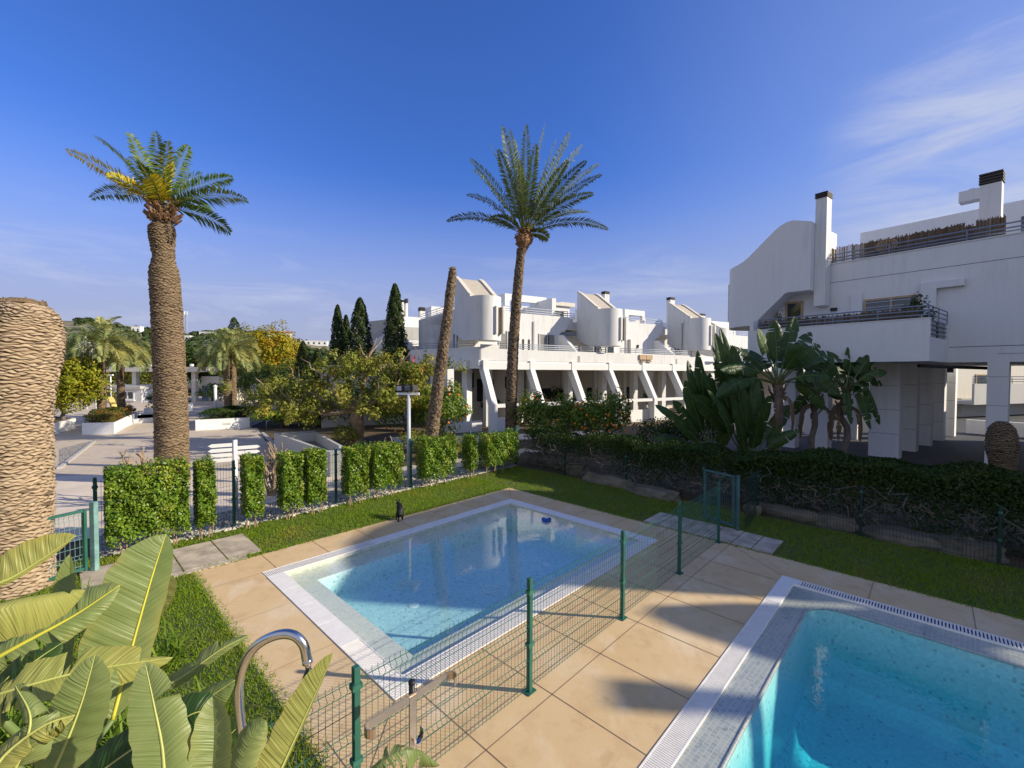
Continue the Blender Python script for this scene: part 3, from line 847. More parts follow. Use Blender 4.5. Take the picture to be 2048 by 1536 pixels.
rf = thing('boundary_fence', 'low green wire fence under the dark shaggy hedge on the right', 'fence', ab(9.5, 6, 0))
rb_ = [-2.9, -.6, 1.7, 4.0, 5.3, 7.3, 9.3, 11.3, 13.3]
for b in rb_: post(rf, ab(9.5, b), 1.1, .045, 'green_dark', base=False)
for b0, b1 in zip(rb_, rb_[1:]): wire_panel('wire_panel', ab(9.5, b0+.03), ab(9.5, b1-.03), 1.05, M_['green_dark'], rf, .055, .0028)
wire_panel('return_panel', ab(8.05, 5.42), ab(9.45, 5.3), 1.15, M_['green_dark'], rf)
# gates
g2 = thing('garden_gate', 'open blue green metal gate at the dark slabs on the right', 'gate', ab(8.1, 4.8, 0))
fr = MB()
u0, u1 = ab(8.21, 4.49), ab(7.98, 5.2)
for p_ in (u0, u1): fr.bar(p_+Vector((0, 0, .08)), p_+Vector((0, 0, 1.22)), .045)
for z in (.10, 1.2): fr.bar(u0+Vector((0, 0, z)), u1+Vector((0, 0, z)), .04)
fr.build('frame', M_['gate_paint'], g2)
wire_panel('mesh_infill', u0, u1, 1.16, M_['gate_paint'], g2, .05, .003, False, .12)
mb = MB(); mb.bar(ab(7.97, 5.29), ab(7.97, 5.29, 1.24), .06); mb.build('gate_post', M_['gate_paint'], g2)
for z in (.25, 1.05): mb = MB(); mb.bar(ab(7.98, 5.21, z), ab(7.97, 5.27, z), .03); mb.build('hinge', M_['green_metal'], g2)
gl_ = thing('garden_gate', 'green mesh gate with stout post beside the thick palm stump', 'gate', ab(-2.2, -2.3, 0))
gp = G(190, 1142); ge = gp+(G(95, 1172)-gp).normalized()*1.2
mb = MB(); mb.bar(gp, gp+Vector((0, 0, 1.22)), .085); mb.build('gate_post', M_['pale_green'], gl_, bevel=.005)
g_in = gp+(ge-gp).normalized()*.13
mb = MB()
mb.bar(g_in+Vector((0, 0, .06)), g_in+Vector((0, 0, 1.12)), .05); mb.bar(ge+Vector((0, 0, .06)), ge+Vector((0, 0, 1.12)), .05)
mb.bar(g_in+Vector((0, 0, 1.1)), ge+Vector((0, 0, 1.1)), .045); mb.bar(g_in+Vector((0, 0, .1)), ge+Vector((0, 0, .1)), .045); mb.build('frame', M_['green_metal'], gl_)
wire_panel('mesh_infill', g_in, ge, 1.08, M_['pale_green'], gl_, .062, .0035, True, .1)
# stones along both fences
rs = np.random.default_rng(5)
def stone(p, sx, sy, sz, rz, label, group):
    bm = bmesh.new(); bmesh.ops.create_icosphere(bm, subdivisions=3, radius=1)
    ph = rs.uniform(0, 6, 6)
    for v in bm.verts:
        c = v.co
        k = 1+.14*math.sin(3*c.x+ph[0])+.1*math.sin(4*c.y+ph[1])+.1*math.sin(5*c.z+ph[2])+.05*math.sin(11*c.x+7*c.y+ph[3])
        c *= k; c.z = max(-.35, min(.6+.08*math.sin(6*c.x+ph[4]), c.z))
        c.x *= sx; c.y *= sy; c.z *= sz
    me = bpy.data.meshes.new('stone'); bm.to_mesh(me); bm.free(); me.materials.append(M_['stone'])
    o = bpy.data.objects.new('stone', me); C.objects.link(o); o.location = (p[0], p[1], sz*.3); o.rotation_euler.z = rz
    return tag(o, label, 'stone', group)
angB = math.atan2(BX.y, BX.x)
for (px, py, s, sy, sz, lb) in ((1090, 930, .95, .35, .5, 'big grey boulder under the hedge near the lawn corner'), (1150, 945, .55, .3, .38, 'grey boulder second from the lawn corner under the hedge'),
        (1215, 968, .75, .3, .32, 'long grey boulder third from the lawn corner under the hedge'), (1300, 990, .8, .3, .25, 'pale flat boulder midway between lawn corner and open gate'),
        (1505, 1026, .22, .2, .28, 'small rock just right of the open gate post'), (1570, 1035, .55, .25, .3, 'long brown rock right of the open gate'),
        (1665, 1050, .6, .25, .28, 'long brown rock second to the right of the open gate'), (1800, 1080, .8, .28, .24, 'flat rock below the tangle of bare twigs'), (1930, 1105, .7, .28, .28, 'flat rock nearest the right picture edge')):
    stone(G(px, py), s, sy, sz, angB+rs.uniform(-.1, .1), lb, 'rocks under the right hedge')
pb = MB()
for i in range(420):
    a = rs.uniform(-1.8, 7.4); b = -2.9+rs.normal(0, .09); s = rs.uniform(.025, .075); p = ab(a, b, s*.3)
    u = [Vector((rs.uniform(.6, 1.2)*s, 0, 0)), Vector((0, rs.uniform(.6, 1.2)*s, 0)), Vector((0, 0, s*.7))]
    pb.add([p+u[0], p+u[1]*.9, p-u[0]*.9, p-u[1], p+u[2], p-u[2]], [(0, 1, 4), (1, 2, 4), (2, 3, 4), (3, 0, 4), (1, 0, 5), (2, 1, 5), (3, 2, 5), (0, 3, 5)])
for i in range(1500):
    a = rs.uniform(-1.7, 7.6); b = rs.uniform(-4.25, -3.05); s = rs.uniform(.015, .05); p = ab(a, b, s*.3)
    u = [Vector((rs.uniform(.6, 1.2)*s, 0, 0)), Vector((0, rs.uniform(.6, 1.2)*s, 0)), Vector((0, 0, s*.7))]
    pb.add([p+u[0], p+u[1]*.9, p-u[0]*.9, p-u[1], p+u[2], p-u[2]], [(0, 1, 4), (1, 2, 4), (2, 3, 4), (3, 0, 4), (1, 0, 5), (2, 1, 5), (3, 2, 5), (0, 3, 5)])
M_['pebble'] = mat('pale_pebble', (.5, .45, .38), .9, .3, 2)
tag(pb.build('pebbles', M_['pebble']), 'loose pale pebbles strewn along the left fence line', 'pebbles', kind='stuff')
mb = MB(); mb.prism([ab(-1.9, -2.9)[:2], ab(9.5, -2.9)[:2], ab(9.5, -2.82)[:2], ab(-1.9, -2.82)[:2]], -.02, .035)
tag(mb.build('lawn_kerb', M_['kerb']), 'thin concrete kerb under the left boundary fence', 'kerb')
# ================================================================ BUILDINGS
def plane_hit(px, py, p0, n):
    d = ray(px, py); n = Vector(n)
    return CO+d*(n.dot(Vector((p0[0], p0[1], 0))-Vector((CO.x, CO.y, 0)))/(n.x*d.x+n.y*d.y))
class Frame:
    """local frame of a facade: s along, d out of the wall, z up"""
    def __init__(f, p0, es, ed): f.p0 = Vector((p0[0], p0[1], 0)); f.e = Vector((es[0], es[1], 0)); f.n = Vector((ed[0], ed[1], 0))
    def __call__(f, s, d, z=0.): v = f.p0+f.e*s+f.n*d; return Vector((v.x, v.y, z))
    def px(f, px, py, d=0.):
        p = plane_hit(px, py, f.p0+f.n*d, f.n); return (p-f.p0).dot(f.e), p.z
    def box(f, mb, s0, s1, d0, d1, z0, z1): return mb.box(f(s0, d0, z0), f.e*(s1-s0), f.n*(d1-d0), Vector((0, 0, z1-z0)))
    def side(f, mb, prof, s0, s1):      # profile in (d,z) pushed along s
        return mb.extr(prof, f(s0, 0), f.n, (0, 0, 1), f.e*(s1-s0))
    def front(f, mb, prof, d0, d1):     # profile in (s,z) pushed along d
        return mb.extr(prof, f(0, d0), f.e, (0, 0, 1), f.n*(d1-d0))
def bpart(name, m, parent, F, *boxes, bevel=0):
    for b in boxes:
        mb = MB(); F.box(mb, *b); o = mb.build(name, M_[m] if isinstance(m, str) else m, parent, bevel=bevel)
    return o
def railing(F, parent, s0, s1, d, z0, zs, m='rail', r=.022, sp=1.9, along='s'):
    mb = MB()
    for z in zs: mb.tube([F(s0, d, z), F(s1, d, z)] if along == 's' else [F(d, s0, z), F(d, s1, z)], r, 6)
    k = max(1, int(round(abs(s1-s0)/sp)))
    for i in range(k+1):
        s = s0+(s1-s0)*i/k
        mb.tube([F(s, d, z0), F(s, d, zs[-1])] if along == 's' else [F(d, s, z0), F(d, s, zs[-1])], r*.9, 6)
    return mb.build('railing', M_[m], parent, True)
def window(F, parent, s0, s1, z0, z1, d, frame='alu', fw=.06, panes=2, blind=None, curtain=False, name='window'):
    mb = MB()
    F.box(mb, s0, s1, d, d+.05, z1-fw, z1); F.box(mb, s0, s1, d, d+.05, z0, z0+fw)
    for i in range(panes+1):
        s = s0+(s1-s0-fw)*i/panes; F.box(mb, s, s+fw, d, d+.047, z0+fw, z1-fw)
    w = mb.build(name, M_[frame], parent)
    bpart('pane', 'glass', w, F, (s0+.01, s1-.01, d+.004, d+.015, z0+.01, z1-.01))
    if curtain:
        mb = MB(); k = int((s1-s0)/.09)
        for i in range(k):
            if .38 < i/k < .62: continue
            s = s0+fw+(s1-s0-2*fw)*i/k; mb.box(F(s, d+.018+.008*(i % 2), z0+fw), F.e*((s1-s0-2*fw)/k), F.n*.004, Vector((0, 0, z1-z0-2*fw)))
        mb.build('curtain', M_['curtain'], w)
    if blind:
        mb = MB(); k = 11
        for i in range(k):
            z = z0+fw+(z1-z0-2*fw)*(i+.5)/k; mb.box(F(s0+fw, d+.03, z), F.e*(s1-s0-2*fw), F.n*.03, Vector((0, 0, .028)))
        mb.build('blind', M_[blind], w)
    return w
def chimney(F, parent, s0, s1, d0, d1, z0, z1, cap=.3, name='chimney'):
    c = bpart(name, 'white', parent, F, (s0, s1, d0, d1, z0, z1))
    mb = MB(); n = 4
    F.box(mb, s0+.04, s1-.04, d0+.04*(1 if d1 > d0 else -1), d1-.04*(1 if d1 > d0 else -1), z1, z1+cap)
    sg = 1 if d1 > d0 else -1
    for i in range(n):
        z = z1+cap*(i+.45)/n; F.box(mb, s0-.03, s1+.03, d0-.03*sg, d1+.03*sg, z, z+cap/n*.5)
    mb.build('cap', M_['cap'], c)
    return c
def pxchim(F, d, px0, px1, ytop, ybot, dep=.5, cap=.22, parent=None):
    a = F.px(px0, ytop, d); b = F.px(px1, ytop, d); c = F.px(px0, ybot, d)
    return chimney(F, parent, a[0], b[0], d, d-dep, c[1]-.4, a[1]-cap, cap)
def tower(F, parent, u0, dirn, c0, r, top, bot, m='white', slot_side=None, roof=True, z_ns=40):
    """stair tower with a U plan: runs along dirn ('s' or 'd') from u0, centred at c0 across, half width r;
    top/bot = [(u,z)] profiles; the far end is a half round"""
    us = sorted(set([u for u, _ in top]+[u for u, _ in bot]))
    u1 = max(us); uc = u1-r
    smp = [u0+(uc-u0)*i/18 for i in range(19)]+[uc+r*math.sin(math.pi/2*i/14) for i in range(1, 15)]
    def ev(pr, u):
        for (a, za), (b, zb) in zip(pr, pr[1:]):
            if a <= u <= b: return za+(zb-za)*(u-a)/max(b-a, 1e-6)
        return pr[-1][1] if u > pr[-1][0] else pr[0][1]
    P = (lambda u, c, z: F(u, c, z)) if dirn == 's' else (lambda u, c, z: F(c, u, z))
    vs, fs = [], []
    def hw(u): return r if u <= uc else math.sqrt(max(r*r-(u-uc)**2, 1e-4))
    for u in smp:
        h = hw(u); zt, zb = ev(top, u), ev(bot, u)
        vs += [P(u, c0-h, zb), P(u, c0+h, zb), P(u, c0+h, zt), P(u, c0-h, zt)]
    for i in range(len(smp)-1):
        a, b = i*4, i*4+4
        for j in range(4): fs.append((a+j, a+(j+1) % 4, b+(j+1) % 4, b+j))
    fs.append((0, 1, 2, 3)); k = len(vs)-4; fs.append((k+3, k+2, k+1, k))
    mb = MB(); mb.add(vs, fs)
    o = mb.build('stair_tower', M_[m], parent)
    bm = bmesh.new(); bm.from_mesh(o.data); bmesh.ops.recalc_face_normals(bm, faces=bm.faces); bm.to_mesh(o.data); bm.free()
    o.data.polygons.foreach_set('use_smooth', [True]*len(o.data.polygons))
    md = o.modifiers.new('edges', 'EDGE_SPLIT'); md.split_angle = R(32)
    if roof:
        sl = [u for u in smp if u <= uc]
        rv, rf_ = [], []
        for u in sl: rv += [P(u, c0-r+.28, ev(top, u)+.015), P(u, c0+r-.28, ev(top, u)+.015)]
        for i in range(len(sl)-1): rf_.append((2*i, 2*i+1, 2*i+3, 2*i+2))
        mb = MB(); mb.add(rv, rf_); mb.build('gravel_roof', M_['gravel_roof'], o)
        for sd_ in (-1, 1):
            kv = MB()
            for i in range(len(sl)-1):
                ua, ub = sl[i], sl[i+1]; c_in, c_out = c0+sd_*(r-.26), c0+sd_*(r+.003)
                za, zb = ev(top, ua), ev(top, ub)
                q = [P(ua, c_in, za), P(ua, c_out, za), P(ub, c_out, zb), P(ub, c_in, zb)]
                kv.add(q+[v+Vector((0, 0, .13)) for v in q], [(3, 2, 1, 0), (4, 5, 6, 7), (0, 1, 5, 4), (1, 2, 6, 5), (2, 3, 7, 6), (3, 0, 4, 7)])
            kv.build('coping_rim', M_['cream'], o)
    return o

# ---------------------------------------------------------------- the building on the right
RBF = Frame((16.67, 15.29), (-.5933, .8050), (-.8050, -.5933))
rb = thing('apartment_building', 'white apartment building in shade at the right with a curved stair tower and reed screens', 'building', RBF(0, 0))
SF = 3.92
bpart('upper_wall', 'white3', rb, RBF, (-8, 6.9, 0, -11, SF, 8.22))
bpart('parapet_cap', 'white3', rb, RBF, (-8, 5.2, .03, -.3, 8.222, 8.262))
mb = MB(); RBF.box(mb, -8, 5.0, .004, -.05, 7.42, 7.437); RBF.box(mb, -8, 1.06, .004, -.05, 4.465, 4.485); RBF.box(mb, -1.4, -.15, .004, -.05, 4.2, 4.212)
mb.build('facade_groove', M_['slot'], rb)
window(RBF, rb, 1.87, 3.62, 4.25, 6.54, .004, 'pallet', .07, 2, 'rail')
bpart('window_surround', 'white3', rb, RBF, (3.66, 4.05, .0, .09, 4.2, 6.84))
window(RBF, rb, 5.85, 6.58, 5.3, 6.8, .004, 'pallet', .09, 1)
mb = MB(); RBF.front(mb, [(1.42, 5.45), (1.86, 5.45), (1.86, 6.93), (.69, 6.93), (.69, 6.66), (1.42, 6.66)], 0, .2)
mb.build('wall_relief', M_['white3'], rb, bevel=.02)
bpart('wall_lamp', 'black', rb, RBF, (4.55, 4.78, .0, .1, 6.2, 6.33))
# balcony
BT = 5.33
bpart('balcony_parapet', 'white3', rb, RBF, (1.08, 6.9, 2.9, 2.75, SF, BT), (6.75, 6.9, 2.75, .0, SF, 5.78), (1.08, 6.75, 2.75, 0, SF, 4.2), (1.08, 1.23, 2.75, .02, 4.2, 4.72))
bpart('parapet_cap', 'white3', rb, RBF, (1.06, 6.74, 2.92, 2.73, BT, BT+.03))
bpart('corner_post', 'white3', rb, RBF, (1.08, 1.26, .26, .02, 4.72, 5.3))
railing(RBF, rb, 1.12, 6.5, 2.82, BT, (BT+.13, BT+.27, BT+.43), 'rail_grey', .026, 1.35)
railing(RBF, rb, 2.82, .1, 1.12, 4.72, (4.85, 5.0, 5.15, 5.3, 5.46, 5.62, 5.76), 'rail_grey', .022, 1.3, along='d')
bpart('side_glazing', 'glass', rb, RBF, (1.14, 1.17, 2.7, .3, 4.72, 5.28))
mb = MB(); r_ = random.Random(4)
s = 1.4
while s < 6.6:
    w = r_.uniform(.015, .04); RBF.box(mb, s, s+w, 2.70-r_.uniform(0, .02), 2.68, BT-.05, BT+.36+r_.uniform(-.03, .05)); s += w+r_.uniform(-.004, .008)
mb.build('reed_screen', M_['reed'], rb)
# roof terrace
railing(RBF, rb, -8, 5.05, -.06, 8.262, (8.36, 8.48, 8.64), 'rail_grey', .028, 2.1)
mb = MB(); s = -.2
while s < 5.03:
    w = r_.uniform(.012, .035); sparse = s > 3.75
    RBF.box(mb, s, s+w, -.36-r_.uniform(0, .03), -.39, 8.24, 8.98+r_.uniform(-.05, .06)-(.1 if s < .8 else 0)+(.12 if s < .5 else 0)); s += w+(r_.uniform(.0, .022) if sparse else r_.uniform(-.006, .004))
mb.build('reed_screen', M_['reed'], rb)
bpart('penthouse', 'white3', rb, RBF, (-8, 4.91, -4, -9, 8.22, 10.35))
bc = chimney(RBF, rb, .04, .6, -1.5, -2.0, 8.22, 10.55, .42)
bpart('chimney_arm', 'white3', bc, RBF, (.6, 1.16, -1.5, -2.0, 10.1, 10.5), (.75, .9, -1.6, -1.75, 10.5, 10.56))
chimney(RBF, rb, 4.82, 5.24, .6, .05, 6.42, 11.0, .24)
tower(RBF, rb, 5.25, 's', -.5, 1.5, [(5.25, 10.0), (6.0, 10.24), (6.3, 10.2), (6.6, 10.05), (7.0, 9.72), (7.9, 8.95), (8.2, 8.80), (8.5, 8.74), (9.32, 8.70)],
      [(5.25, 7.08), (6.2, 7.1), (7.6, 5.76), (9.32, 5.74)], 'white3', roof=False)
bpart('tower_slot_frame', 'white3', rb, RBF, (9.25, 9.42, -.2, -.8, 6.2, 8.1))
bpart('terrace_door', 'glass', rb, RBF, (-.55, -.25, -3.98, -4.0, 8.3, 9.7))
# arcade
for i in range(5):
    d0 = -.9-2.75*i
    bpart('blade_column', 'white3', rb, RBF, (2.6, 3.6, d0, d0-.5, 0, SF))
for (s0, s1, d0) in ((-.42, .09, .0), (4.9, 5.4, -.3), (6.2, 6.7, -.3), (5.4, 5.9, -6), (7.4, 7.9, -6), (9.2, 9.7, -6)):
    bpart('column', 'white3', rb, RBF, (s0, s1, d0, d0-.5, 0, SF))
bpart('ground_wall', 'white3', rb, RBF, (-8, -.9, -.6, -1., 0, SF))
bpart('inner_wall', 'white3', rb, RBF, (-1.2, -.9, -1., -13.5, 0, SF))
bpart('low_wall', 'white3', rb, RBF, (-4, 2.5, -14.6, -14.9, 0, .8))
mb = MB(); mb.tube([RBF(1.5, 2.0, 3.78), RBF(.7, -.3, 3.74), RBF(-.2, -1.6, 3.7)], .06, 8); RBF.box(mb, .9, 1.05, .3, .15, 3.55, 3.75)
mb.build('drain_pipe', M_['black'], rb)
mb = MB()
for z in (1.0, 2.0, 3.0):
    for i in range(5): RBF.box(mb, 2.62, 3.58, -.897-2.75*i, -.95-2.75*i, z, z+.012)
    RBF.box(mb, -.40, .07, .003, -.05, z+.4, z+.412); RBF.box(mb, -8, -.95, -.597, -.65, z+.2, z+.212)
mb.build('panel_joint', M_['slot'], rb)
# rattan chair on the terrace, shrubs in pots on the balcony
rc = thing('rattan_chair', 'woven rattan chair on the roof terrace behind the rail', 'chair', RBF(3.0, -.2, 8.23))
mb = MB()
for i in range(13):
    a = math.pi*(i/12); mb.tube([RBF(3.0+.36*math.cos(a), -.22, 8.62+.30*math.sin(a)), RBF(3.0+.2*math.cos(a), -.3, 8.48)], .012, 4)
for k in range(5):
    rr_ = .2+.16*k/4; mb.tube([RBF(3.0+rr_*math.cos(t_*.26), -.22-.02*(4-k), 8.62-.14*(4-k)/4+.3*rr_/.36*math.sin(t_*.26)) for t_ in range(13)], .013, 4)
mb.build('backrest', M_['pallet'], rc)
mb = MB(); mb.bc(RBF(3.0, -.2, 8.47), .5, .22, .05, math.atan2(RBF.e.y, RBF.e.x)); mb.build('seat', M_['pallet'], rc)
for sx_ in (-.2, .2):
    mb = MB(); mb.tube([RBF(3.0+sx_, -.2, 8.26), RBF(3.0+sx_*.9, -.2, 8.46)], .018, 5); mb.build('leg', M_['pallet'], rc)
def potplant(F, s, d, z, h, rad, label, lm='lf_tree', n=900, seed=1, size=.1):
    t = thing('potted_shrub', label, 'plant', F(s, d, z))
    mb = MB(); mb.lathe(F(s, d, z), [(.12, 0), (.17, .26), (.15, .26)], 12); mb.build('pot', M_['terracotta'], t, True)
    mb = MB(); limb(mb, F(s, d, z+.2), F(s, d, z+h*.7), .025, .01); mb.build('stem', M_['greybark'], t)
    c = F(s, d, z+h*.68); V, Fc = crown(c, (rad, rad, h*.38), n, size, 14, np.random.default_rng(seed)); npmesh('foliage', V, Fc, M_[lm], t)
potplant(RBF, 1.55, 2.2, 4.2, 1.85, .42, 'leafy green shrub in the corner of the right balcony', seed=3)
potplant(RBF, 5.75, 2.5, 4.2, 1.75, .16, 'spindly plant by the small window of the right building', n=160, seed=4)

# ---------------------------------------------------------------- the white building in the middle
MF = Frame((-1.12, 24.8), (.8627, .5057), (.5057, -.8627))
mbd = thing('apartment_building', 'long sunlit white apartment building with slanted fins behind the slim palm', 'building', MF(0, 0))
LEN = 20.1
# wall with scooped ends beside the towers
def scoop(s0, s1):
    pr = [(s0, 4.2), (s1-1.0, 4.2), (s1-1.0, 6.1)]
    pr += [(s1-1.0+.5*(1-math.cos(math.pi/2*i/5)), 6.1+.35*math.sin(math.pi/2*i/5)) for i in range(1, 6)]
    pr += [(s1-.1, 7.15), (s1-.02, 7.5), (s0, 7.5)]
    return pr
mb = MB(); MF.front(mb, scoop(-.62, 8.25), -3.5, -3.8); mb.build('upper_wall', M_['white'], mbd)
mb = MB(); MF.front(mb, scoop(11., 18.05), -3.5, -3.8); mb.build('upper_wall', M_['white'], mbd)
bpart('inner_wall', 'white', mbd, MF, (-.62, LEN, -4.7, -9.5, 4.2, 7.35))
bpart('side_wall', 'white', mbd, MF, (-.62, -.3, -3.8, -11, 4.2, 7.5))
bpart('terrace_floor', 'cream', mbd, MF, (-.3, LEN, -3.8, -4.7, 6.6, 6.75))
bpart('terrace_parapet', 'white', mbd, MF, (8.25, 9.1, -4.3, -4.6, 6.55, 7.5), (18.05, 19.2, -4.3, -4.6, 6.55, 7.5))
bpart('awning_box', 'rail_grey', mbd, MF, (7.2, 9.0, -3.75, -4.35, 6.25, 6.42), bevel=.02)
bpart('balcony_slab', 'white', mbd, MF, (-.2, LEN, -1.32, -9.5, 3.9, 4.2))
bpart('balcony_parapet', 'white', mbd, MF, (-.05, LEN, -1.3, -1.46, 4.2, 4.9), (-.05, 1.15, -1.298, -1.44, 4.9, 5.15))
bpart('edge_beam', 'white2', mbd, MF, (0.12, LEN, -1.2, -1.6, 3.66, 4.09), bevel=.02)
for k in range(7):
    s = .03+3.28*k
    mb = MB(); MF.side(mb, [(-1.17, 4.22), (-1.17, 3.75), (0, 1.66), (0, 0), (-.55, 0), (-.55, 1.6), (-1.75, 3.68), (-1.75, 4.22)], s, s+.33); mb.build('slanted_fin', M_['white2'], mbd)
bpart('knee_beam', 'white2', mbd, MF, (.36, LEN+.2, -.08, -.42, 1.47, 1.66))
for k in range(7):
    s = 1.25+3.28*k; bpart('column', 'white', mbd, MF, (s, s+.45, -3.2, -3.65, 0, 3.9)); bpart('column', 'white', mbd, MF, (s+1.3, s+1.6, -5.6, -5.9, 0, 3.9))
bpart('column', 'white2', mbd, MF, (-2.05, -1.65, -1.6, -2., 0, 3.68))
bpart('column', 'white', mbd, MF, (-1.2, -.8, -4, -4.4, 0, 3.68))
bpart('low_wall', 'white2', mbd, MF, (-1.64, .02, -1.3, -1.5, 0, .62), (.37, 2.2, -.6, -.8, 0, .8), (10.6, 13.1, -.5, -.7, 0, .85), (13.5, 15.3, -.5, -.7, 0, .95))
bpart('back_wall', 'cream', mbd, MF, (-8, LEN+3, -7.5, -7.8, 0, 3.9))
bpart('arcade_ledge', 'cream', mbd, MF, (.4, 9.6, -6.2, -6.4, 0, 1.4))
for s in (1.4, 5.9, 10.6, 15.6): window(MF, mbd, s, s+1.15, 2.3, 3.5, -7.5, 'alu', .05, 2, name='arcade_window')
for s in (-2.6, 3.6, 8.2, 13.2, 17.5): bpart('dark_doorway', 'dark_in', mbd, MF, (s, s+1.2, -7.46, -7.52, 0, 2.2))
bpart('ac_unit', 'white2', mbd, MF, (15.4, 16.3, -3.0, -3.5, 2.95, 3.6))
railing(MF, mbd, 1.2, 7.2, -1.38, 4.9, (5.0, 5.12, 5.25), 'rail', .024, 1.5)
railing(MF, mbd, 7.5, 9.7, -1.38, 4.9, (5.0, 5.12, 5.25), 'rail', .024, 1.1)
railing(MF, mbd, 11.1, 18.9, -1.38, 4.9, (5.0, 5.12, 5.25), 'rail', .024, 1.6)
railing(MF, mbd, 1.0, 8.1, -3.65, 7.5, (7.62, 7.76, 7.92), 'rail', .024, 1.6)
railing(MF, mbd, 8.3, 9.3, -4.4, 7.5, (7.62, 7.76, 7.92), 'rail', .024, 1.)
railing(MF, mbd, 11, 18, -3.65, 7.5, (7.62, 7.76, 7.92), 'rail', .024, 1.6)
railing(MF, mbd, 18.1, 19, -4.4, 7.5, (7.62, 7.76, 7.92), 'rail', .024, 1.)
for s in (7.15, 16.9):
    mb = MB(); MF.side(mb, [(-3.5, 4.2), (-3.5, 6.15), (-3.1, 6.15), (-1.5, 4.95), (-1.3, 4.6), (-1.3, 4.2)], s, s+.22); mb.build('balcony_divider', M_['white2'], mbd)
window(MF, mbd, 2.3, 3.6, 4.22, 6.28, -3.48, 'alu', .07, 2, curtain=True)
window(MF, mbd, 5.5, 6.85, 4.22, 6.2, -3.48, 'alu', .07, 2, curtain=True)
mb = MB()
for s in (4.15, 4.62): MF.box(mb, s, s+.13, -3.47, -3.55, 4.75, 5.75)
mb.build('slot_window', M_['dark_in'], mbd)
bpart('rain_pipe', 'greywall', mbd, MF, (5.0, 5.1, -3.42, -3.5, 4.2, 7.0))
mb = MB(); MF.box(mb, 7.5, 8.9, -4.66, -4.7, 4.22, 6.1)
for i in range(17): MF.box(mb, 7.5, 8.9, -4.64, -4.66, 4.3+i*.105, 4.38+i*.105)
mb.build('roller_shutter', M_['shutter'], mbd)
window(MF, mbd, 11.7, 12.5, 4.22, 6.1, -3.48, 'alu', .07, 1)
window(MF, mbd, 13.7, 14.3, 4.22, 6.2, -3.48, 'alu', .07, 1, curtain=True)
window(MF, mbd, 17.2, 18.9, 4.22, 6.2, -4.68, 'alu', .07, 3)
bpart('wall_lamp', 'black', mbd, MF, (15.0, 15.12, -3.4, -3.5, 5.5, 5.75))
for sf, sm in ((-.68, 0), (9.1, 1), (18.9, 2)):
    rr_ = .97
    tw = tower(MF, mbd, -3.8, 'd', sf+rr_, rr_, [(-3.8, 9.4), (-3.4, 9.2), (-1.75, 8.05), (-1.5, 7.93), (-.55, 7.93)], [(-3.8, 5.95), (-3.0, 5.6), (-2.3, 5.38), (-.55, 5.36)])
    # stair window: a tall slot in a projecting frame on the rounded end
    Fs = Frame(MF(sf+rr_+.52, -.75), MF.e, MF.n)
    bpart('slot_frame', 'white2', tw, Fs, (-.32, -.2, .32, -.1, 5.75, 7.35), (.14, .26, .32, -.3, 5.75, 7.35))
    bpart('slot_glass', 'wood', tw, Fs, (-.19, .13, .14, .05, 5.78, 7.3))
bpart('rain_pipe', 'greywall', mbd, MF, (18.75, 18.84, -2.2, -2.28, 5.0, 7.6))
# roof structures
def seg(F, d, pxa, pya, pxb, pyb): 
    a = F.px(pxa, pya, d); b = F.px(pxb, pyb, d); return a, b
(sa, za), (sb, zb) = seg(MF, -6., 1010, 581, 1093, 592)
ph = MB()
MF.box(ph, sa, sb, -6, -6.35, 8.75, 9.25); MF.box(ph, sa, sa+.4, -6, -6.35, 7.35, 8.75); MF.box(ph, sa, sa+.35, -6.35, -9.2, 8.75, 9.25); MF.box(ph, sa, sa+.3, -9.2, -9.5, 7.35, 8.75)
ph.build('roof_pergola', M_['white2'], mbd)
bpart('roof_wall', 'white', mbd, MF, (sa+2.2, sb+.2, -8.6, -8.9, 7.35, 8.9))
s_, z_ = MF.px(1112, 597, -4.2)
bpart('roof_wall', 'white2', mbd, MF, (s_-.35, s_, -4.2, -7.2, 6.7, z_))
bpart('roof_room', 'white', mbd, MF, (s_+.02, s_+2.8, -6.2, -9.3, 7.35, 8.75))
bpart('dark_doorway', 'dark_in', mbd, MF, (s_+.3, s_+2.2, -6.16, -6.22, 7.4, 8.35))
mb = MB(); MF.front(mb, [(s_, 8.75), (s_+1.9, 9.05), (s_+3.2, 9.05), (s_+3.2, 8.75)], -6.0, -9.4); mb.build('roof_slab', M_['cream'], mbd)
(sa, za), (sb, zb) = seg(MF, -5.5, 1250, 611, 1285, 611)
ph = MB()
MF.box(ph, sa, sb+.3, -5.5, -5.8, 8.45, 8.9); MF.box(ph, sa, sa+.45, -5.5, -5.8, 7.35, 8.45); MF.box(ph, sb, sb+.3, -5.5, -5.8, 7.35, 8.45); MF.box(ph, sa, sb+.3, -5.8, -9, 8.6, 8.9); MF.box(ph, sa-2.6, sa, -6.4, -9, 7.35, 9.1)
ph.build('roof_pergola', M_['white2'], mbd)
def pxchim(F, d, px0, px1, ytop, ybot, dep=.5, cap=.22, parent=None):
    a = F.px(px0, ytop, d); b = F.px(px1, ytop, d); c = F.px(px0, ybot, d)
    return chimney(F, parent, a[0], b[0], d, d-dep, c[1]-.4, a[1]-cap, cap)
pxchim(MF, -7, 1210, 1219, 582, 606, .45, .25, mbd)
pxchim(MF, -6, 1341, 1350, 594, 640, .45, .25, mbd)
pxchim(MF, -4.5, 1403, 1411, 627, 650, .4, .2, mbd)
bpart('roof_room', 'white', mbd, MF, (12.6, 19.5, -8, -9.4, 7.35, 8.3))
mb = MB(); MF.front(mb, [(14.8, 7.35), (19.2, 8.5), (19.2, 7.35)], -6.5, -6.8); mb.build('roof_wall', M_['white'], mbd)
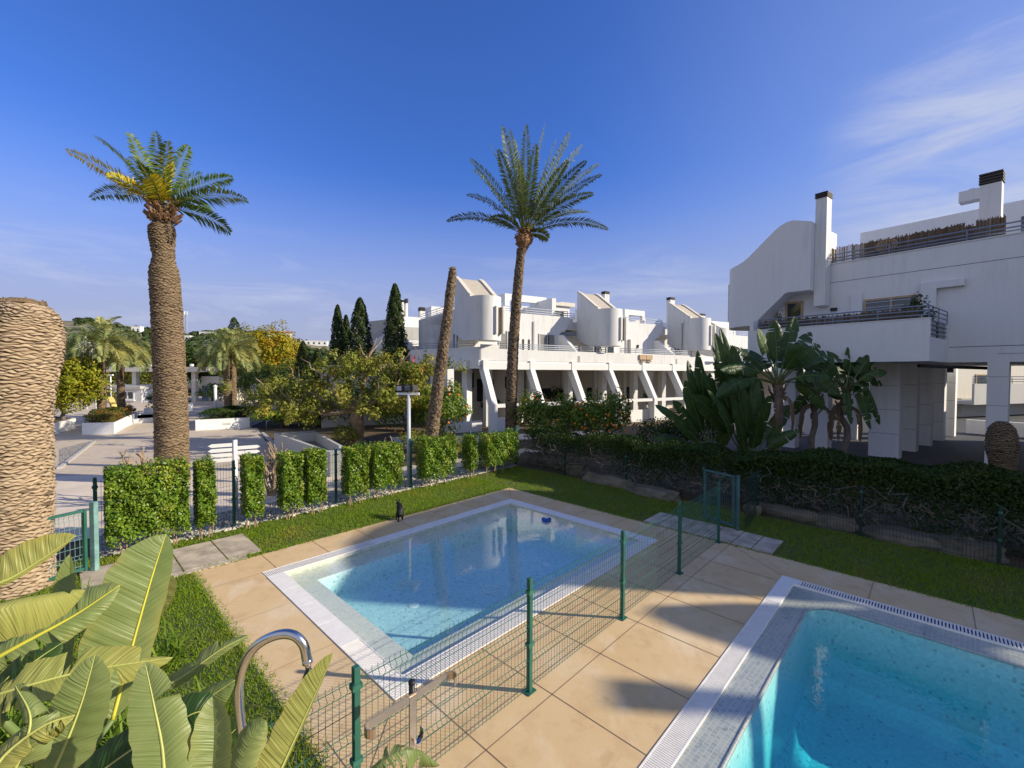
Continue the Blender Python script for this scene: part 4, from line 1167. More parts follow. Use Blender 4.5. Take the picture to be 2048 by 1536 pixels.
potplant(MF, 11.25, -4.4, 6.75, 1.6, .4, 'green plant on the roof terrace of the middle building', 'lf_aga', 500, 6)
for i, s in enumerate((8.95, 9.5)): potplant(MF, s, -1.75, 4.2, 1.15, .22, ('small plant at the rail under the second stair tower', 'trailing plant just right of the second stair tower')[i], n=220, seed=8+i, size=.07)
pl_ = thing('pallet_bench', 'two pale wooden pallets hung on the white balcony front', 'pallet', MF(13, -1.2, 4.2))
(sa, za), (sb, zb) = seg(MF, -1.2, 1280, 711, 1306, 712)
for i in range(2):
    w = (sb-sa)/2; bpart('pallet', 'pallet', pl_, MF, (sa+w*i, sa+w*i+w-.05, -1.18, -1.28, 4.48, 4.83)); bpart('pallet_foot', 'wood', pl_, MF, (sa+w*i+.1, sa+w*i+w-.15, -1.19, -1.27, 4.3, 4.40))
for i, (s, h) in enumerate(((2.6, 1.6), (5.2, 1.9), (8.3, 2.2), (9.2, 1.8), (18.2, 1.7))):
    c = MF(s, -5.2, 0); t = thing('potted_palm', 'dark palm in a pot in the shaded arcade, %s' % ('left of the second fin', 'behind the second fin', 'between the third and fourth fin', 'just left of the fourth fin', 'far right behind the big leaves')[i], 'plant', c, 'potted palms in the arcade')
    mb = MB(); mb.lathe(c, [(.2, 0), (.27, .45), (.24, .45)], 12); mb.build('pot', M_['cream'], t, True)
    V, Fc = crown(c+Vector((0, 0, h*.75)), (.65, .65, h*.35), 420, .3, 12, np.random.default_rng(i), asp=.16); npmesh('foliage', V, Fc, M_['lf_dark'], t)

# left wing of the middle building
LWd = Vector((-4.98, 4.1, 0)).normalized(); LW = Frame((-1.85, 25.85), LWd, (-LWd.y*-1*-1, LWd.x))
if LW.n.dot(Vector((0, -1, 0))) < 0: LW.n = -LW.n
bpart('wing_balcony', 'white', mbd, LW, (0.05, 6.6, 0, -.16, 3.72, 5.0), (.05, 6.6, -.16, -3.4, 3.72, 4.1), (6.44, 6.6, -.16, -3.2, 4.1, 5.0))
bpart('wing_beam', 'white2', mbd, LW, (.9, 3.4, .28, .0, 3.66, 4.2))
railing(LW, mbd, .6, 6.5, -.08, 5.0, (5.1, 5.24, 5.38), 'rail', .024, 1.5)
pA, pB = MF(-.62, -3.8), MF(-.62, -11)
SFm = Frame(pA, -MF.n, -MF.e)
window(SFm, mbd, 1.2, 2.1, 4.2, 6.3, .03, 'rail_grey', .08, 1)
for s in (-.35, .15): bpart('slot_window', 'dark_in', mbd, SFm, (s, s+.1, .0, .034, 4.9, 5.9))
railing(SFm, mbd, .2, 7.1, -.15, 7.5, (7.62, 7.76, 7.92), 'rail', .024, 1.6)
bpart('wing_ground_wall', 'cream', mbd, LW, (.5, 9, -4.5, -4.8, 0, 3.7))
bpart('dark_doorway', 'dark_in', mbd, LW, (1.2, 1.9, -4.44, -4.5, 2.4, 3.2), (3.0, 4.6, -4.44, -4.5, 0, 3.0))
bpart('column', 'white', mbd, LW, (1.55, 2.0, -.4, -.85, 0, 3.7), (4.6, 5.0, -.4, -.8, 0, 3.7))

# second wing further along on the right, set back
wing2 = thing('apartment_building', 'set-back white wing with sloping stair tower between middle and right buildings', 'building', MF(25, -8))
WF = Frame(MF(20.3, -4.5), MF.e, MF.n)
bpart('upper_wall', 'white', wing2, WF, (0, 26, -1, -9, 3.9, 7.4)); bpart('balcony_parapet', 'white2', wing2, WF, (0, 26, 1.2, 1.05, 3.7, 4.55), (0, 26, 1.05, -1, 3.7, 4.0))
bpart('back_wall', 'cream', wing2, WF, (0, 26, -3.2, -3.5, 0, 3.7)); 
for s in (1, 4.3, 7.6, 10.9): bpart('column', 'white2', wing2, WF, (s, s+.5, .9, .4, 0, 3.7))
window(WF, wing2, 1.2, 2.4, 4.0, 6.1, -.98, 'alu', .07, 2); window(WF, wing2, 12, 14, 4.0, 6.1, -.98, 'alu', .07, 2)
bpart('ac_unit', 'white2', wing2, WF, (.2, 1.1, -.6, -1., 4.9, 5.8))
tower(WF, wing2, -1.2, 'd', 4.6, 1.0, [(-1.2, 9.0), (.9, 7.65), (1.2, 7.55), (2.2, 7.55)], [(-1.2, 6.0), (.3, 5.2), (1.0, 5.0), (2.2, 5.0)])
railing(WF, wing2, 6, 20, -1.1, 7.4, (7.55, 7.7, 7.86), 'rail', .024, 1.6)
bpart('roof_room', 'white2', wing2, WF, (7, 14, -3, -8, 7.4, 9.0))

# sunlit block seen through the arcade on the right
fb = thing('apartment_building', 'cream sunlit block with balcony glimpsed through the arcade at the right', 'building', (38, 36, 0))
c0 = Y(1905, 742, 36); c1 = Y(1990, 742, 36)
FB = Frame(c0, (.954, .3), (.3, -.954))
bpart('upper_wall', 'cream', fb, FB, (-1.5, 26, -.02, -6, 1.5, 8.0)); bpart('balcony_parapet', 'greywall', fb, FB, (-1.6, 26, 2.2, 2.05, 1.15, 2.75), (-1.6, 26, 2.05, 0, 1.15, 1.4))
bpart('ground_wall', 'greywall', fb, FB, (.5, 26, .4, 0, 0, 1.5)); window(FB, fb, 3.0, 4.6, 1.5, 3.5, 0, 'pallet', .1, 1)
railing(FB, fb, -1.6, 26, 2.1, 2.75, (2.9, 3.1, 3.3), 'rail_grey', .03, 1.6)
# block behind the cypresses on the left of the middle building
bk = thing('apartment_building', 'white stepped block with chimneys partly behind the tall cypresses', 'building', (-10, 42, 0))
KF = Frame(Y(742, 700, 40), (.80, -.6), (-.6, -.8))
bpart('end_wall', 'greywall', bk, KF, (-.6, 3.2, -.3, -7, 0, 8.15)); bpart('lower_wall', 'white', bk, KF, (-1., 9, .4, -.28, 0, 5.6))
mb = MB(); KF.front(mb, [(-1., 5.6), (3.4, 7.1), (3.4, 5.6)], .4, .1); mb.build('stair_parapet', M_['white2'], bk)
mb = MB()
for dz in (.15, .35, .55): mb.tube([KF(-1, .25, 5.6+dz), KF(3.4, .25, 7.1+dz)], .03, 6)
mb.build('railing', M_['rail'], bk)
KD = Frame(Y(822, 700, 36), (.86, .5), (.5, -.86))
bpart('upper_block', 'white2', bk, KD, (-.8, 3.2, -2.4, -6, 5.8, 8.3)); bpart('band', 'greywall', bk, KD, (-.8, 2.2, .1, -.2, 6.15, 7.15)); bpart('balcony_parapet', 'white', bk, KD, (-.8, 2.2, .1, -.2, 5.3, 6.12), (-.8, 2.2, -.2, -2.2, 5.3, 5.6))
bpart('roof_wall', 'white2', bk, KD, (-.55, -.1, -1.6, -4, 6, 9.4), (2.9, 5.2, -3.2, -5, 7, 9.5))
bpart('shade_wall', 'white', bk, KD, (-.8, 3.5, -2., -2.3, 0, 5.3))
pxchim(KD, -3, 804, 811, 600, 655, .6, .3, bk); pxchim(KD, -2.6, 812, 816, 597, 655, .4, .4, bk); pxchim(KD, -3, 841, 851, 614, 640, .6, .35, bk)

# the neighbouring block off to the right, whose towers shade the pools in winter
nb = thing('apartment_building', 'white neighbouring block with rounded stair towers standing right of the pools', 'building', (20, 3, 0))
SFN = Frame((0, 0), (.1137, .9935), (.9935, -.1137))     # s = across the sun, d = towards the sun
NBD = 19.
def nbz(sh): return math.tan(SUN_EL)*(sh+NBD)
def nbpart(name, pts, d0, d1, m='white'):
    mb = MB(); SFN.front(mb, [(q, nbz(s) if s is not None else 0.) for q, s in pts], d0, d1); return mb.build(name, M_[m], nb)
for q0_, q1_, z0_, z1_ in ((-3, 12.2, 0, 5.1), (-3, 5.5, 5.1, 6.9), (6.2, 12.2, 5.1, 6.9)): bpart('main_wall', 'white', nb, SFN, (q0_, q1_, NBD+.6, NBD+5, z0_, z1_))
bpart('roof_slab', 'white', nb, SFN, (-3, 12.2, NBD+.6, NBD+1.4, 6.9, 7.0))
nbpart('stair_tower', [(7.16, -5.6), (12.9, -5.6), (12.9, 1.85), (12.66, 2.0), (12., 2.5), (10.8, 3.4), (10.2, 3.86), (9.2, 4.3), (8.46, 4.4), (7.9, 4.05), (7.5, 3.5), (7.25, 3.05), (7.16, 2.7)], NBD, NBD+.55)
nbpart('roof_room', [(5.1, -4.4), (5.3, -3.4), (5.7, -2.4), (6.1, -1.6), (6.45, -1.2), (6.7, -1.3), (6.95, -2.6), (7.02, -4.4)], NBD, NBD+.5)
nbpart('chimney', [(4.62, -4.4), (4.98, -4.4), (4.98, -.9), (5.04, -.9), (5.04, -.5), (4.56, -.5), (4.56, -.9), (4.62, -.9)], NBD, NBD+.45)
for i in range(3): bpart('window', 'glass', nb, SFN, (-1.5+2.6*i, -.2+2.6*i, NBD+.56, NBD+.62, 3.2, 5.2))
# ================================================================ VEGETATION
def palm_trunk(name, pts, m, parent, rows_h=.055, n_around=26, amp=.02, seg=112, crack=.16, seed=1, power=1.):
    """scaly trunk along pts [(x,y,z,r)]: quincunx of cut leaf bases with dark gaps between"""
    rng = np.random.default_rng(seed)
    pts = np.array(pts, float); L_ = np.concatenate([[0], np.cumsum(np.linalg.norm(np.diff(pts[:, :3], axis=0), axis=1))])
    n = int(L_[-1]/(rows_h/4.5))+1
    t = np.linspace(0, L_[-1], n)
    def sm(k):
        y = np.interp(t, L_, pts[:, k]); w = max(3, int(n*.012))|1
        yp = np.pad(y, w//2, mode='edge'); return np.convolve(yp, np.ones(w)/w, 'valid')
    X, Yy, Z, Rr = sm(0), sm(1), np.interp(t, L_, pts[:, 2]), sm(3)
    th = np.linspace(0, 2*np.pi, seg, endpoint=False)
    T, TH = np.meshgrid(t, th, indexing='ij')
    wob = .35*np.sin(TH*3+T*2.1)+.25*np.sin(TH*5-T*4.3)+.3*np.sin(T*7.7+TH)
    U = TH/(2*np.pi)*n_around+.16*np.sin(T*9+TH*2)+.12*np.sin(T*23-TH*5)+.1*np.sin(T*41+TH*9)
    v = T/(rows_h*2)+wob*.45+.14*np.sin(TH*11+T*17)+.10*np.sin(TH*23-T*31)
    A1, B1 = v+U, v-U
    ca, cb_ = np.floor(A1), np.floor(B1); fa, fb = A1-ca, B1-cb_
    hid = ((np.mod(ca, 4001)*131+np.mod(cb_, 4001)*71).astype(int)) % 997
    hj = rng.uniform(0, 1, 997)[hid]; hk = rng.uniform(0, 1, 997)[(hid*7+3) % 997]; hm = rng.uniform(0, 1, 997)[(hid*13+5) % 997]
    lo_ = np.minimum(fa, fb); hi_ = np.minimum(1-fa, 1-fb)
    ed = np.minimum(lo_, hi_*1.5)
    body = np.clip(hi_/.3, 0, 1)**.7*np.clip(lo_/.12, 0, 1)
    disp = amp*body*(.45+.55*(1-(fa+fb)/2))*(.45+1.1*hj)
    ck = np.clip(1-ed/(crack*(.35+.9*hk)), 0, 1)
    ck = np.clip(ck*1.5, 0, 1)
    tone = .25+.5*hm
    ck = np.maximum(ck, (hj > .99)*.8)
    cap = np.clip((L_[-1]-T)/.05, 0, 1)
    RR = Rr[:, None]+disp*cap
    V = np.stack([X[:, None]+RR*np.cos(TH), Yy[:, None]+RR*np.sin(TH), Z[:, None]+0*TH], 2).reshape(-1, 3)
    i = np.arange(n-1)[:, None]*seg+np.arange(seg)[None]
    j = np.arange(n-1)[:, None]*seg+(np.arange(seg)[None]+1) % seg
    F = np.stack([i, j, j+seg, i+seg], 2).reshape(-1, 4)
    return npmesh(name, V, F, M_[m], parent, True, {'crack': np.clip(ck.ravel(), 0, 1)*.92, 'tone': tone.ravel()})
def palm_top(parent, c, r, m='fiber'):
    """ragged sawn top"""
    mb = MB(); rng = random.Random(3)
    mb.lathe(c, [(r*1.0, -.02), (r*.9, .05), (r*.55, .11), (.05, .12)], 22)
    for i in range(60):
        a = rng.uniform(0, 6.28); q = r*rng.uniform(.3, 1.); h = rng.uniform(.03, .10)
        p = Vector(c)+Vector((q*math.cos(a), q*math.sin(a), .03)); s = rng.uniform(.02, .06)
        mb.add([p+Vector((s, 0, 0)), p+Vector((0, s, 0)), p-Vector((s, s, 0)), p+Vector((rng.uniform(-.02, .02), rng.uniform(-.02, .02), h))], [(0, 1, 3), (1, 2, 3), (2, 0, 3)])
    return mb.build('sawn_top', M_[m], parent)
def frond(base, dirv, length, droop, n=46, ll=.42, vee=.5, lm='lf_palm', parent=None, rng=RNG, back=.5, lw=.032, tip=0., stalk=.12, ldroop=.35, roll=0., plume=.12):
    """feather leaf: arching midrib with two ranks of leaflets; part 'frond' > 'rachis'"""
    base = np.array(base, float); d = np.array(dirv, float); d /= np.linalg.norm(d)
    up = np.array([0, 0, 1.]); side = np.cross(d, up); side /= np.linalg.norm(side)+1e-9
    k = 18; p = base.copy(); pts = [p.copy()]; dirs = [d.copy()]
    for i in range(k):
        f = (i+1)/k
        d = d+np.array([0, 0, -1.])*droop/k*(.35+1.5*f)
        d /= np.linalg.norm(d); p = p+d*length/k; pts.append(p.copy()); dirs.append(d.copy())
    pts = np.array(pts); dirs = np.array(dirs)
    tt = np.linspace(stalk, .995, n); ii = tt*k; i0 = np.minimum(ii.astype(int), k-1); ff = (ii-i0)[:, None]
    P = pts[i0]*(1-ff)+pts[i0+1]*ff; D = dirs[i0]*(1-ff)+dirs[i0+1]*ff
    U = np.cross(np.broadcast_to(side, D.shape), D); U /= np.linalg.norm(U, axis=1)[:, None]
    lens = ll*(np.sin(np.pi*np.clip(tt*.86+.12, 0, 1))**.6)*(.75+.25*rng.uniform(0, 1, n))
    Vs = []
    for sg in (-1, 1):
        jit = rng.normal(0, .1, (n, 3))
        bk = back*(1-.3*tt)[:, None]
        ra = roll*np.clip(tt*2.2, 0, 1)+rng.normal(0, plume, n)
        S2 = side[None]*np.cos(ra)[:, None]+U*np.sin(ra)[:, None]; U2 = U*np.cos(ra)[:, None]-side[None]*np.sin(ra)[:, None]
        ld = S2*sg*np.cos(vee)+U2*np.sin(vee)+D*(.35+bk)+jit
        ld /= np.linalg.norm(ld, axis=1)[:, None]
        wv = np.cross(ld, U2); wv /= np.linalg.norm(wv, axis=1)[:, None]+1e-9
        w = lw*rng.uniform(.8, 1.2, n)[:, None]
        mid = P+ld*(lens*.5)[:, None]; end = P+ld*lens[:, None]+np.array([0, 0, -1.])*(lens*ldroop)[:, None]
        mid = mid+np.array([0, 0, -1.])*(lens*ldroop*.2)[:, None]
        Vs.append(np.stack([P, mid+wv*w*.5, end, mid-wv*w*.5], 1).reshape(-1, 3))
    V = np.concatenate(Vs); F = np.arange(len(V)).reshape(-1, 4)
    o = npmesh('frond', V, F, M_[lm], parent)
    mb = MB(); mb.tube([Vector(q) for q in pts], [.016*length/2.6*(1-.85*i/k) for i in range(k+1)], 5); mb.build('rachis', M_['rachis'], o)
    return o
def fronds(parent, top, specs, rng, **kw):
    for (az, el, ln, dr, lm) in specs:
        d = (math.cos(az)*math.cos(el), math.sin(az)*math.cos(el), math.sin(el))
        k2 = dict(kw); frond(np.array(top)+np.array([d[0]*.12, d[1]*.12, 0]), d, ln, dr, lm=lm, parent=parent, rng=rng, **k2)

# thick sawn stump in the left foreground
st = G(52, 1178); d_ = st.y
def wr(px0, px1, y):      # a round trunk off the axis looks wider than it is
    k = ((px0+px1)/2-1024)/FPX
    return abs(px1-px0)/2*y/FPX/math.sqrt(1+k*k)
t = thing('palm_stump', 'thick sawn palm stump with a bulging tan top filling the left edge', 'palm stump', (st.x, st.y, 0))
prof = []
for (py, xr, xc) in ((1230, 122, 48), (1150, 117, 47), (1060, 116, 46), (970, 116, 46), (880, 114, 46), (820, 112, 48), (790, 116, 50), (760, 124, 53), (720, 133, 56), (680, 138, 58), (655, 137, 58), (635, 128, 56), (622, 118, 54), (614, 108, 52), (609, 100, 50)):
    xl = -68 if py > 760 else (-76 if py > 640 else 2*xc-xr-10); p = Y((xl+xr)/2, py, d_); prof.append((p.x, p.y, p.z, wr(xl, xr, d_)-.02))
prof = [(prof[0][0], prof[0][1], -.05, prof[0][3])]+[p for p in prof if p[2] > 0]
palm_trunk('trunk', prof, 'bark_tan', t, .029, 11, .03, 260, .27, 2)
palm_top(t, (prof[-1][0], prof[-1][1], prof[-1][2]-.02), prof[-1][3])

# tall canary palm
b = G(345, 962); d_ = b.y
t = thing('palm_tree', 'tall stout palm with waisted trunk and few sparse green and yellow fronds', 'palm tree', (b.x, b.y, 0))
prof = [(b.x, b.y, -.05, wr(309, 381, d_))]
for (py, x0, x1) in ((930, 310, 379), (850, 309, 377), (760, 307, 373), (670, 304, 368), (600, 301, 363), (560, 299, 360), (540, 299, 357), (528, 303, 352), (515, 306, 349), (500, 303, 349), (480, 299, 350), (465, 297, 351), (455, 297, 350), (450, 302, 346), (447, 306, 342), (430, 304, 347), (418, 307, 346), (408, 312, 340)):
    p = Y((x0+x1)/2, py, d_); prof.append((p.x, p.y, p.z, wr(x0, x1, d_)))
palm_trunk('trunk', prof, 'bark_brown', t, .045, 10, .03, 150, .24, 3)
top = Y(326, 408, d_)
mb = MB(); rr_ = random.Random(5)
for i in range(130):
    a = rr_.uniform(0, 6.28); z = rr_.uniform(-.62, .06); q = Vector((top.x+.3*math.cos(a), top.y+.3*math.sin(a), top.z+z)); o_ = Vector((math.cos(a), math.sin(a), .9))*rr_.uniform(.12, .2)
    mb.bar(q, q+o_*rr_.uniform(.6, 1.2), .06, .03, (math.cos(a), math.sin(a), 0))
mb.build('leaf_bases', M_['boot'], t)
rg = np.random.default_rng(11)
def pxfrond(parent, base, d_, tipx, tipy, dy, droop, ln_k=1.06, **kw):
    """frond whose tip reaches a point at depth d_+dy"""
    tp = np.array(Y(tipx, tipy, d_+dy)); b_ = np.array(base, float)
    v = tp-b_; ln = np.linalg.norm(v)*ln_k
    # aim higher so that the droop brings the tip back
    v = v/np.linalg.norm(v)+np.array([0, 0, droop*.52]); return frond(b_, v, ln, droop, parent=parent, rng=rg, **kw)
for (x, y, dy, dr, lm) in ((143, 308, -.6, .25, 'lf_palm_y'), (195, 280, .8, .35, 'lf_palm'), (262, 275, -.3, .2, 'lf_palm'), (312, 272, .9, .25, 'lf_palm'), (335, 290, -1.4, .35, 'lf_palm'), (374, 298, .2, .12, 'lf_palm'), (458, 357, .8, .5, 'lf_palm'), (487, 405, -.4, .55, 'lf_palm'),
                           (453, 470, .4, .75, 'lf_palm'), (186, 398, .6, .7, 'lf_palm'), (222, 352, -.8, .3, 'lf_palm_y'), (260, 320, 1.4, .3, 'lf_palm'), (300, 360, -1.6, .6, 'lf_palm_y'), (400, 350, 1.5, .5, 'lf_palm'), (420, 420, 1.2, .7, 'lf_palm'), (235, 395, 1.5, .8, 'lf_palm'), (345, 330, -.4, .1, 'lf_palm_y'), (280, 330, -1.0, .3, 'lf_palm')):
    pxfrond(t, (top.x, top.y, top.z-.1), d_, x, y, dy, dr, n=70, ll=.50, lw=.042, lm=lm, ldroop=.22, back=.35, vee=.3, roll=rg.choice([-1, 1])*rg.uniform(.4, 1.0), plume=.14)

# slim date palm in front of the white building
b = Vector((-.35, 20.5, 0)); d_ = b.y
t = thing('palm_tree', 'slim tall palm with full grey green crown in front of the white building', 'palm tree', b)
prof = []
for (py, x0, x1) in ((905, 1010, 1034), (860, 1011, 1034), (800, 1012, 1033), (700, 1016, 1036), (600, 1024, 1042), (540, 1030, 1047), (510, 1034, 1049), (497, 1034, 1055)):
    p = Y((x0+x1)/2, py, d_); prof.append((p.x, p.y, max(p.z, -.05), wr(x0, x1, d_)))
palm_trunk('trunk', prof, 'bark_date', t, .10, 6, .028, 60, .24, 4)
top = Y(1048, 480, d_)
mb = MB()
for i in range(110):
    a = rr_.uniform(0, 6.28); z = rr_.uniform(-.3, .38); r0 = .26+.12*math.cos(z*3); q = Vector((top.x+r0*.7*math.cos(a), top.y+r0*.7*math.sin(a), top.z+z)); o_ = Vector((math.cos(a), math.sin(a), .7))*rr_.uniform(.1, .2)
    mb.bar(q, q+o_, .08, .05, (math.cos(a), math.sin(a), 0))
mb.lathe(top, [(.2, -.38), (.36, -.1), (.34, .15), (.18, .4)], 14)
mb.build('leaf_bases', M_['boot'], t)
for (x, y, dy, dr) in ((897, 443, .3, .85), (947, 325, .6, .45), (950, 345, -1., .5), (1007, 265, .4, .15), (1052, 262, -.6, .08), (1088, 260, .4, .08), (1135, 278, -.3, .2), (1158, 300, .8, .3), (1195, 355, -.3, .45), (1190, 335, 1.0, .4), (1212, 462, .2, .8), (1175, 425, 1.2, .7),
                       (978, 440, -1.4, .9), (1030, 290, 1.2, .15), (1110, 290, 1.2, .2), (1070, 300, -1.6, .25), (1000, 310, -1.5, .3), (1130, 330, -1.8, .4), (1095, 480, -.2, 1.1), (985, 300, 1.4, .3), (1165, 330, -1.3, .4), (940, 390, 1.2, .7), (1180, 390, -1.2, .6), (1040, 330, -2., .4), (1090, 350, 2., .4), (1020, 270, -.2, .1)):
    pxfrond(t, (top.x, top.y, top.z+.2), d_, x, y, dy, dr, n=80, ll=.50, lw=.05, lm='lf_date', ldroop=.18, back=.45, vee=.3, stalk=.2, roll=rg.choice([-1, 1])*rg.uniform(.35, 1.0), plume=.16)

# leaning bare trunk
b = G(848, 952); d_ = b.y
t = thing('palm_stump', 'slim leaning bare palm trunk without a crown beside the floodlight', 'palm stump', (b.x, b.y, 0))
prof = []
for (py, x0, x1) in ((955, 836, 861), (880, 849, 875), (800, 861, 884), (720, 873, 894), (640, 885, 903), (570, 894, 910), (541, 899, 912)):
    p = Y((x0+x1)/2, py, d_); prof.append((p.x, p.y, max(p.z, -.05), wr(x0, x1, d_)))
palm_trunk('trunk', prof, 'bark_date', t, .09, 6, .028, 56, .24, 6)
palm_top(t, prof[-1][:3], prof[-1][3]*.9)
# stump by the right column
b = Vector((14.1, 12.45, 0)); d_ = b.y
t = thing('palm_stump', 'squat rounded palm stump in the shade by the white column at right', 'palm stump', b)
prof = []
for (py, x0, x1) in ((1000, 1966, 2056), (960, 1972, 2046), (940, 1980, 2030), (925, 1977, 2032), (900, 1971, 2037), (875, 1971, 2036), (855, 1978, 2030), (843, 1992, 2016)):
    p = Y((x0+x1)/2, py, d_); prof.append((p.x, p.y, p.z, wr(x0, x1, d_)))
prof[0] = (prof[0][0], prof[0][1], -.05, prof[0][3])
palm_trunk('trunk', prof, 'bark_brown', t, .034, 9, .03, 120, .24, 7)

# feather palms with curling pale crowns at the plaza
def butia(px, pyb, pyc, label, seed, R_=1., yaw=0, w=.2):
    b = G(px, pyb); d_ = b.y; c = Y(px, pyc, d_); rng = np.random.default_rng(seed)
    t = thing('palm_tree', label, 'palm tree', (b.x, b.y, 0), 'pale curling palms at the plaza')
    palm_trunk('trunk', [(b.x, b.y, -.05, w*1.25), (b.x, b.y, .5, w*1.1), (b.x, b.y, c.z*.5, w), (b.x, b.y, c.z-.3, w*1.05), (b.x, b.y, c.z, w*1.3)], 'bark_brown', t, .08, 7, .03, 44, .22, seed)
    sp = []
    for i in range(38):
        az = i*2.39996+rng.uniform(-.2, .2); f = i/37
        el = 1.35-1.5*f+rng.uniform(-.12, .12); sp.append((az, el, (1.95-.1*f)*R_*rng.uniform(.9, 1.1), 1.7+.5*rng.uniform(0, 1), 'lf_butia'))
    fronds(t, (c.x, c.y, c.z), sp, rng, n=60, ll=.58*R_, lw=.055, ldroop=.35, back=.5, vee=.65)
    return t
butia(205, 855, 692, 'pale palm with big curling crown behind the reddish planter', 21, 1.08)
butia(243, 838, 708, 'pale palm just right of the yellow sculpture, behind the reddish planter', 22, 1.05)
butia(457, 848, 706, 'pale curling palm behind the long white planter', 23, 1.12)
butia(467, 838, 704, 'second curling palm half hidden behind the long white planter palm', 24, 1.05)

# clipped hedge blocks along the left fence
def hedge_block(a0, a1, b0, b1, h, label, seed, z0=.28, n_per=2300, lm='lf_hedge', size=.062):
    rng = np.random.default_rng(seed); c = ab((a0+a1)/2, (b0+b1)/2, 0)
    t = thing('clipped_hedge', label, 'hedge', c, 'clipped hedge blocks along the left fence')
    La, Lb = a1-a0, b1-b0
    area = 2*(La+Lb)*h+La*Lb; n = int(area*n_per)
    u = rng.uniform(0, 1, (n, 3)); face = rng.choice(5, n, p=np.array([La*h, La*h, Lb*h, Lb*h, La*Lb])/area)
    dep = np.abs(rng.normal(0, .05, n))
    A_ = a0+u[:, 0]*La; B_ = b0+u[:, 1]*Lb; Z = z0+u[:, 2]*(h-z0)
    lump = .07*np.sin(A_*6+seed)*np.sin(Z*5+seed)+.04*np.sin(A_*15+Z*11)+.03*np.sin(A_*3.1+seed*2)
    N0 = np.zeros((n, 3))
    m0 = face == 0; B_[m0] = b0+dep[m0]-lump[m0]; N0[m0] = -np.array(BX)
    m0 = face == 1; B_[m0] = b1-dep[m0]+lump[m0]; N0[m0] = np.array(BX)
    m0 = face == 2; A_[m0] = a0+dep[m0]; N0[m0] = -np.array(AX)
    m0 = face == 3; A_[m0] = a1-dep[m0]; N0[m0] = np.array(AX)
    m0 = face == 4; Z[m0] = h-dep[m0]+lump[m0]+.04*np.sin(A_[m0]*8+seed); N0[m0] = (0, 0, 1)
    keep = rng.uniform(0, 1, n) < np.clip((Z-z0)/.3+.35, 0, 1)
    A_, B_, Z, N0 = A_[keep], B_[keep], Z[keep], N0[keep]
    P = np.stack([PO.x+A_*AX.x+B_*BX.x, PO.y+A_*AX.y+B_*BX.y, Z], 1)
    V, F = leaves(P, N0+np.array([0, 0, .3]), size, .6, .7, rng)
    nin = int(La*Lb*h*1500); q = rng.uniform(.1, .9, (nin, 3)); Pa = a0+q[:, 0]*La; Pb = b0+q[:, 1]*Lb
    P2 = np.stack([PO.x+Pa*AX.x+Pb*BX.x, PO.y+Pa*AX.y+Pb*BX.y, z0+q[:, 2]*(h-z0)*.95], 1)
    V2, F2 = leaves(P2, rng.normal(0, 1, (nin, 3)), size*1.6, .7, .5, rng)
    npmesh('foliage', np.concatenate([V, V2]), np.concatenate([F, F2+len(V)]), M_[lm], t)
    mb = MB(); k = max(2, int(La/.32))
    for i in range(k):
        a = a0+La*(i+.5)/k; p = ab(a+rng.uniform(-.06, .06), (b0+b1)/2, 0)
        limb(mb, p, p+Vector((rng.uniform(-.05, .05), rng.uniform(-.05, .05), h*.7)), .018, .008, .05, 4, 5)
        limb(mb, p+Vector((.05, .02, 0)), p+Vector((rng.uniform(-.12, .12), .05, h*.6)), .012, .006, .05, 4, 5)
    mb.build('stems', M_['bare'], t)
    return t
def hspan(x0, x1, yb, ytop):
    p, q = G(x0, yb[0]), G(x1, yb[1])
    f = lambda v: ((v-PO).dot(AX), (v-PO).dot(BX))
    return f(p), f(q)
HB = [(203, 383, 1100, 1055, 935, 'widest clipped hedge block, beside the left gate'), (389, 437, 1052, 1046, 925, 'slim hedge block just left of the white signpost'), (486, 535, 1036, 1024, 915, 'slim hedge block just right of the white signpost'),
      (561, 612, 1018, 1008, 910, 'hedge block between bare shrub and the second fence post'), (612, 660, 1010, 1000, 902, 'taller hedge block touching the second fence post on its left'), (693, 745, 998, 988, 895, 'hedge block just right of the second fence post'), (745, 815, 988, 974, 890, 'hedge block with yellowish leaves left of the floodlight pole'),
      (846, 920, 972, 955, 875, 'hedge block at the foot of the leaning palm trunk'), (938, 964, 952, 946, 872, 'narrow hedge sprig between two wider hedge blocks'), (972, 1046, 950, 936, 868, 'half shaded hedge block at the lawn corner')]
for i, (x0, x1, y0, y1, yt, lb) in enumerate(HB):
    (a0, b0), (a1, b1) = hspan(x0, x1, (y0, y1), yt)
    bm_ = -2.55
    # where the line of sight through the block's ends meets the row b = -2.55
    def arow(px):
        d = ray(px, 768); dv = Vector((d.x, d.y, 0)); o_ = Vector((0, 0, 0))-PO
        ob, db = o_.dot(BX), dv.dot(BX); s_ = (bm_+.2-ob)/db; return o_.dot(AX)+dv.dot(AX)*s_
    aa, bb_ = arow(x0+4), arow(x1-8)
    p = ab((aa+bb_)/2, bm_+.2); zt = Y((x0+x1)/2, yt, p.y).z
    hedge_block(aa, bb_, bm_-.28, bm_+.22, zt, lb, 40+i, n_per=1500 if i < 6 else 1200)

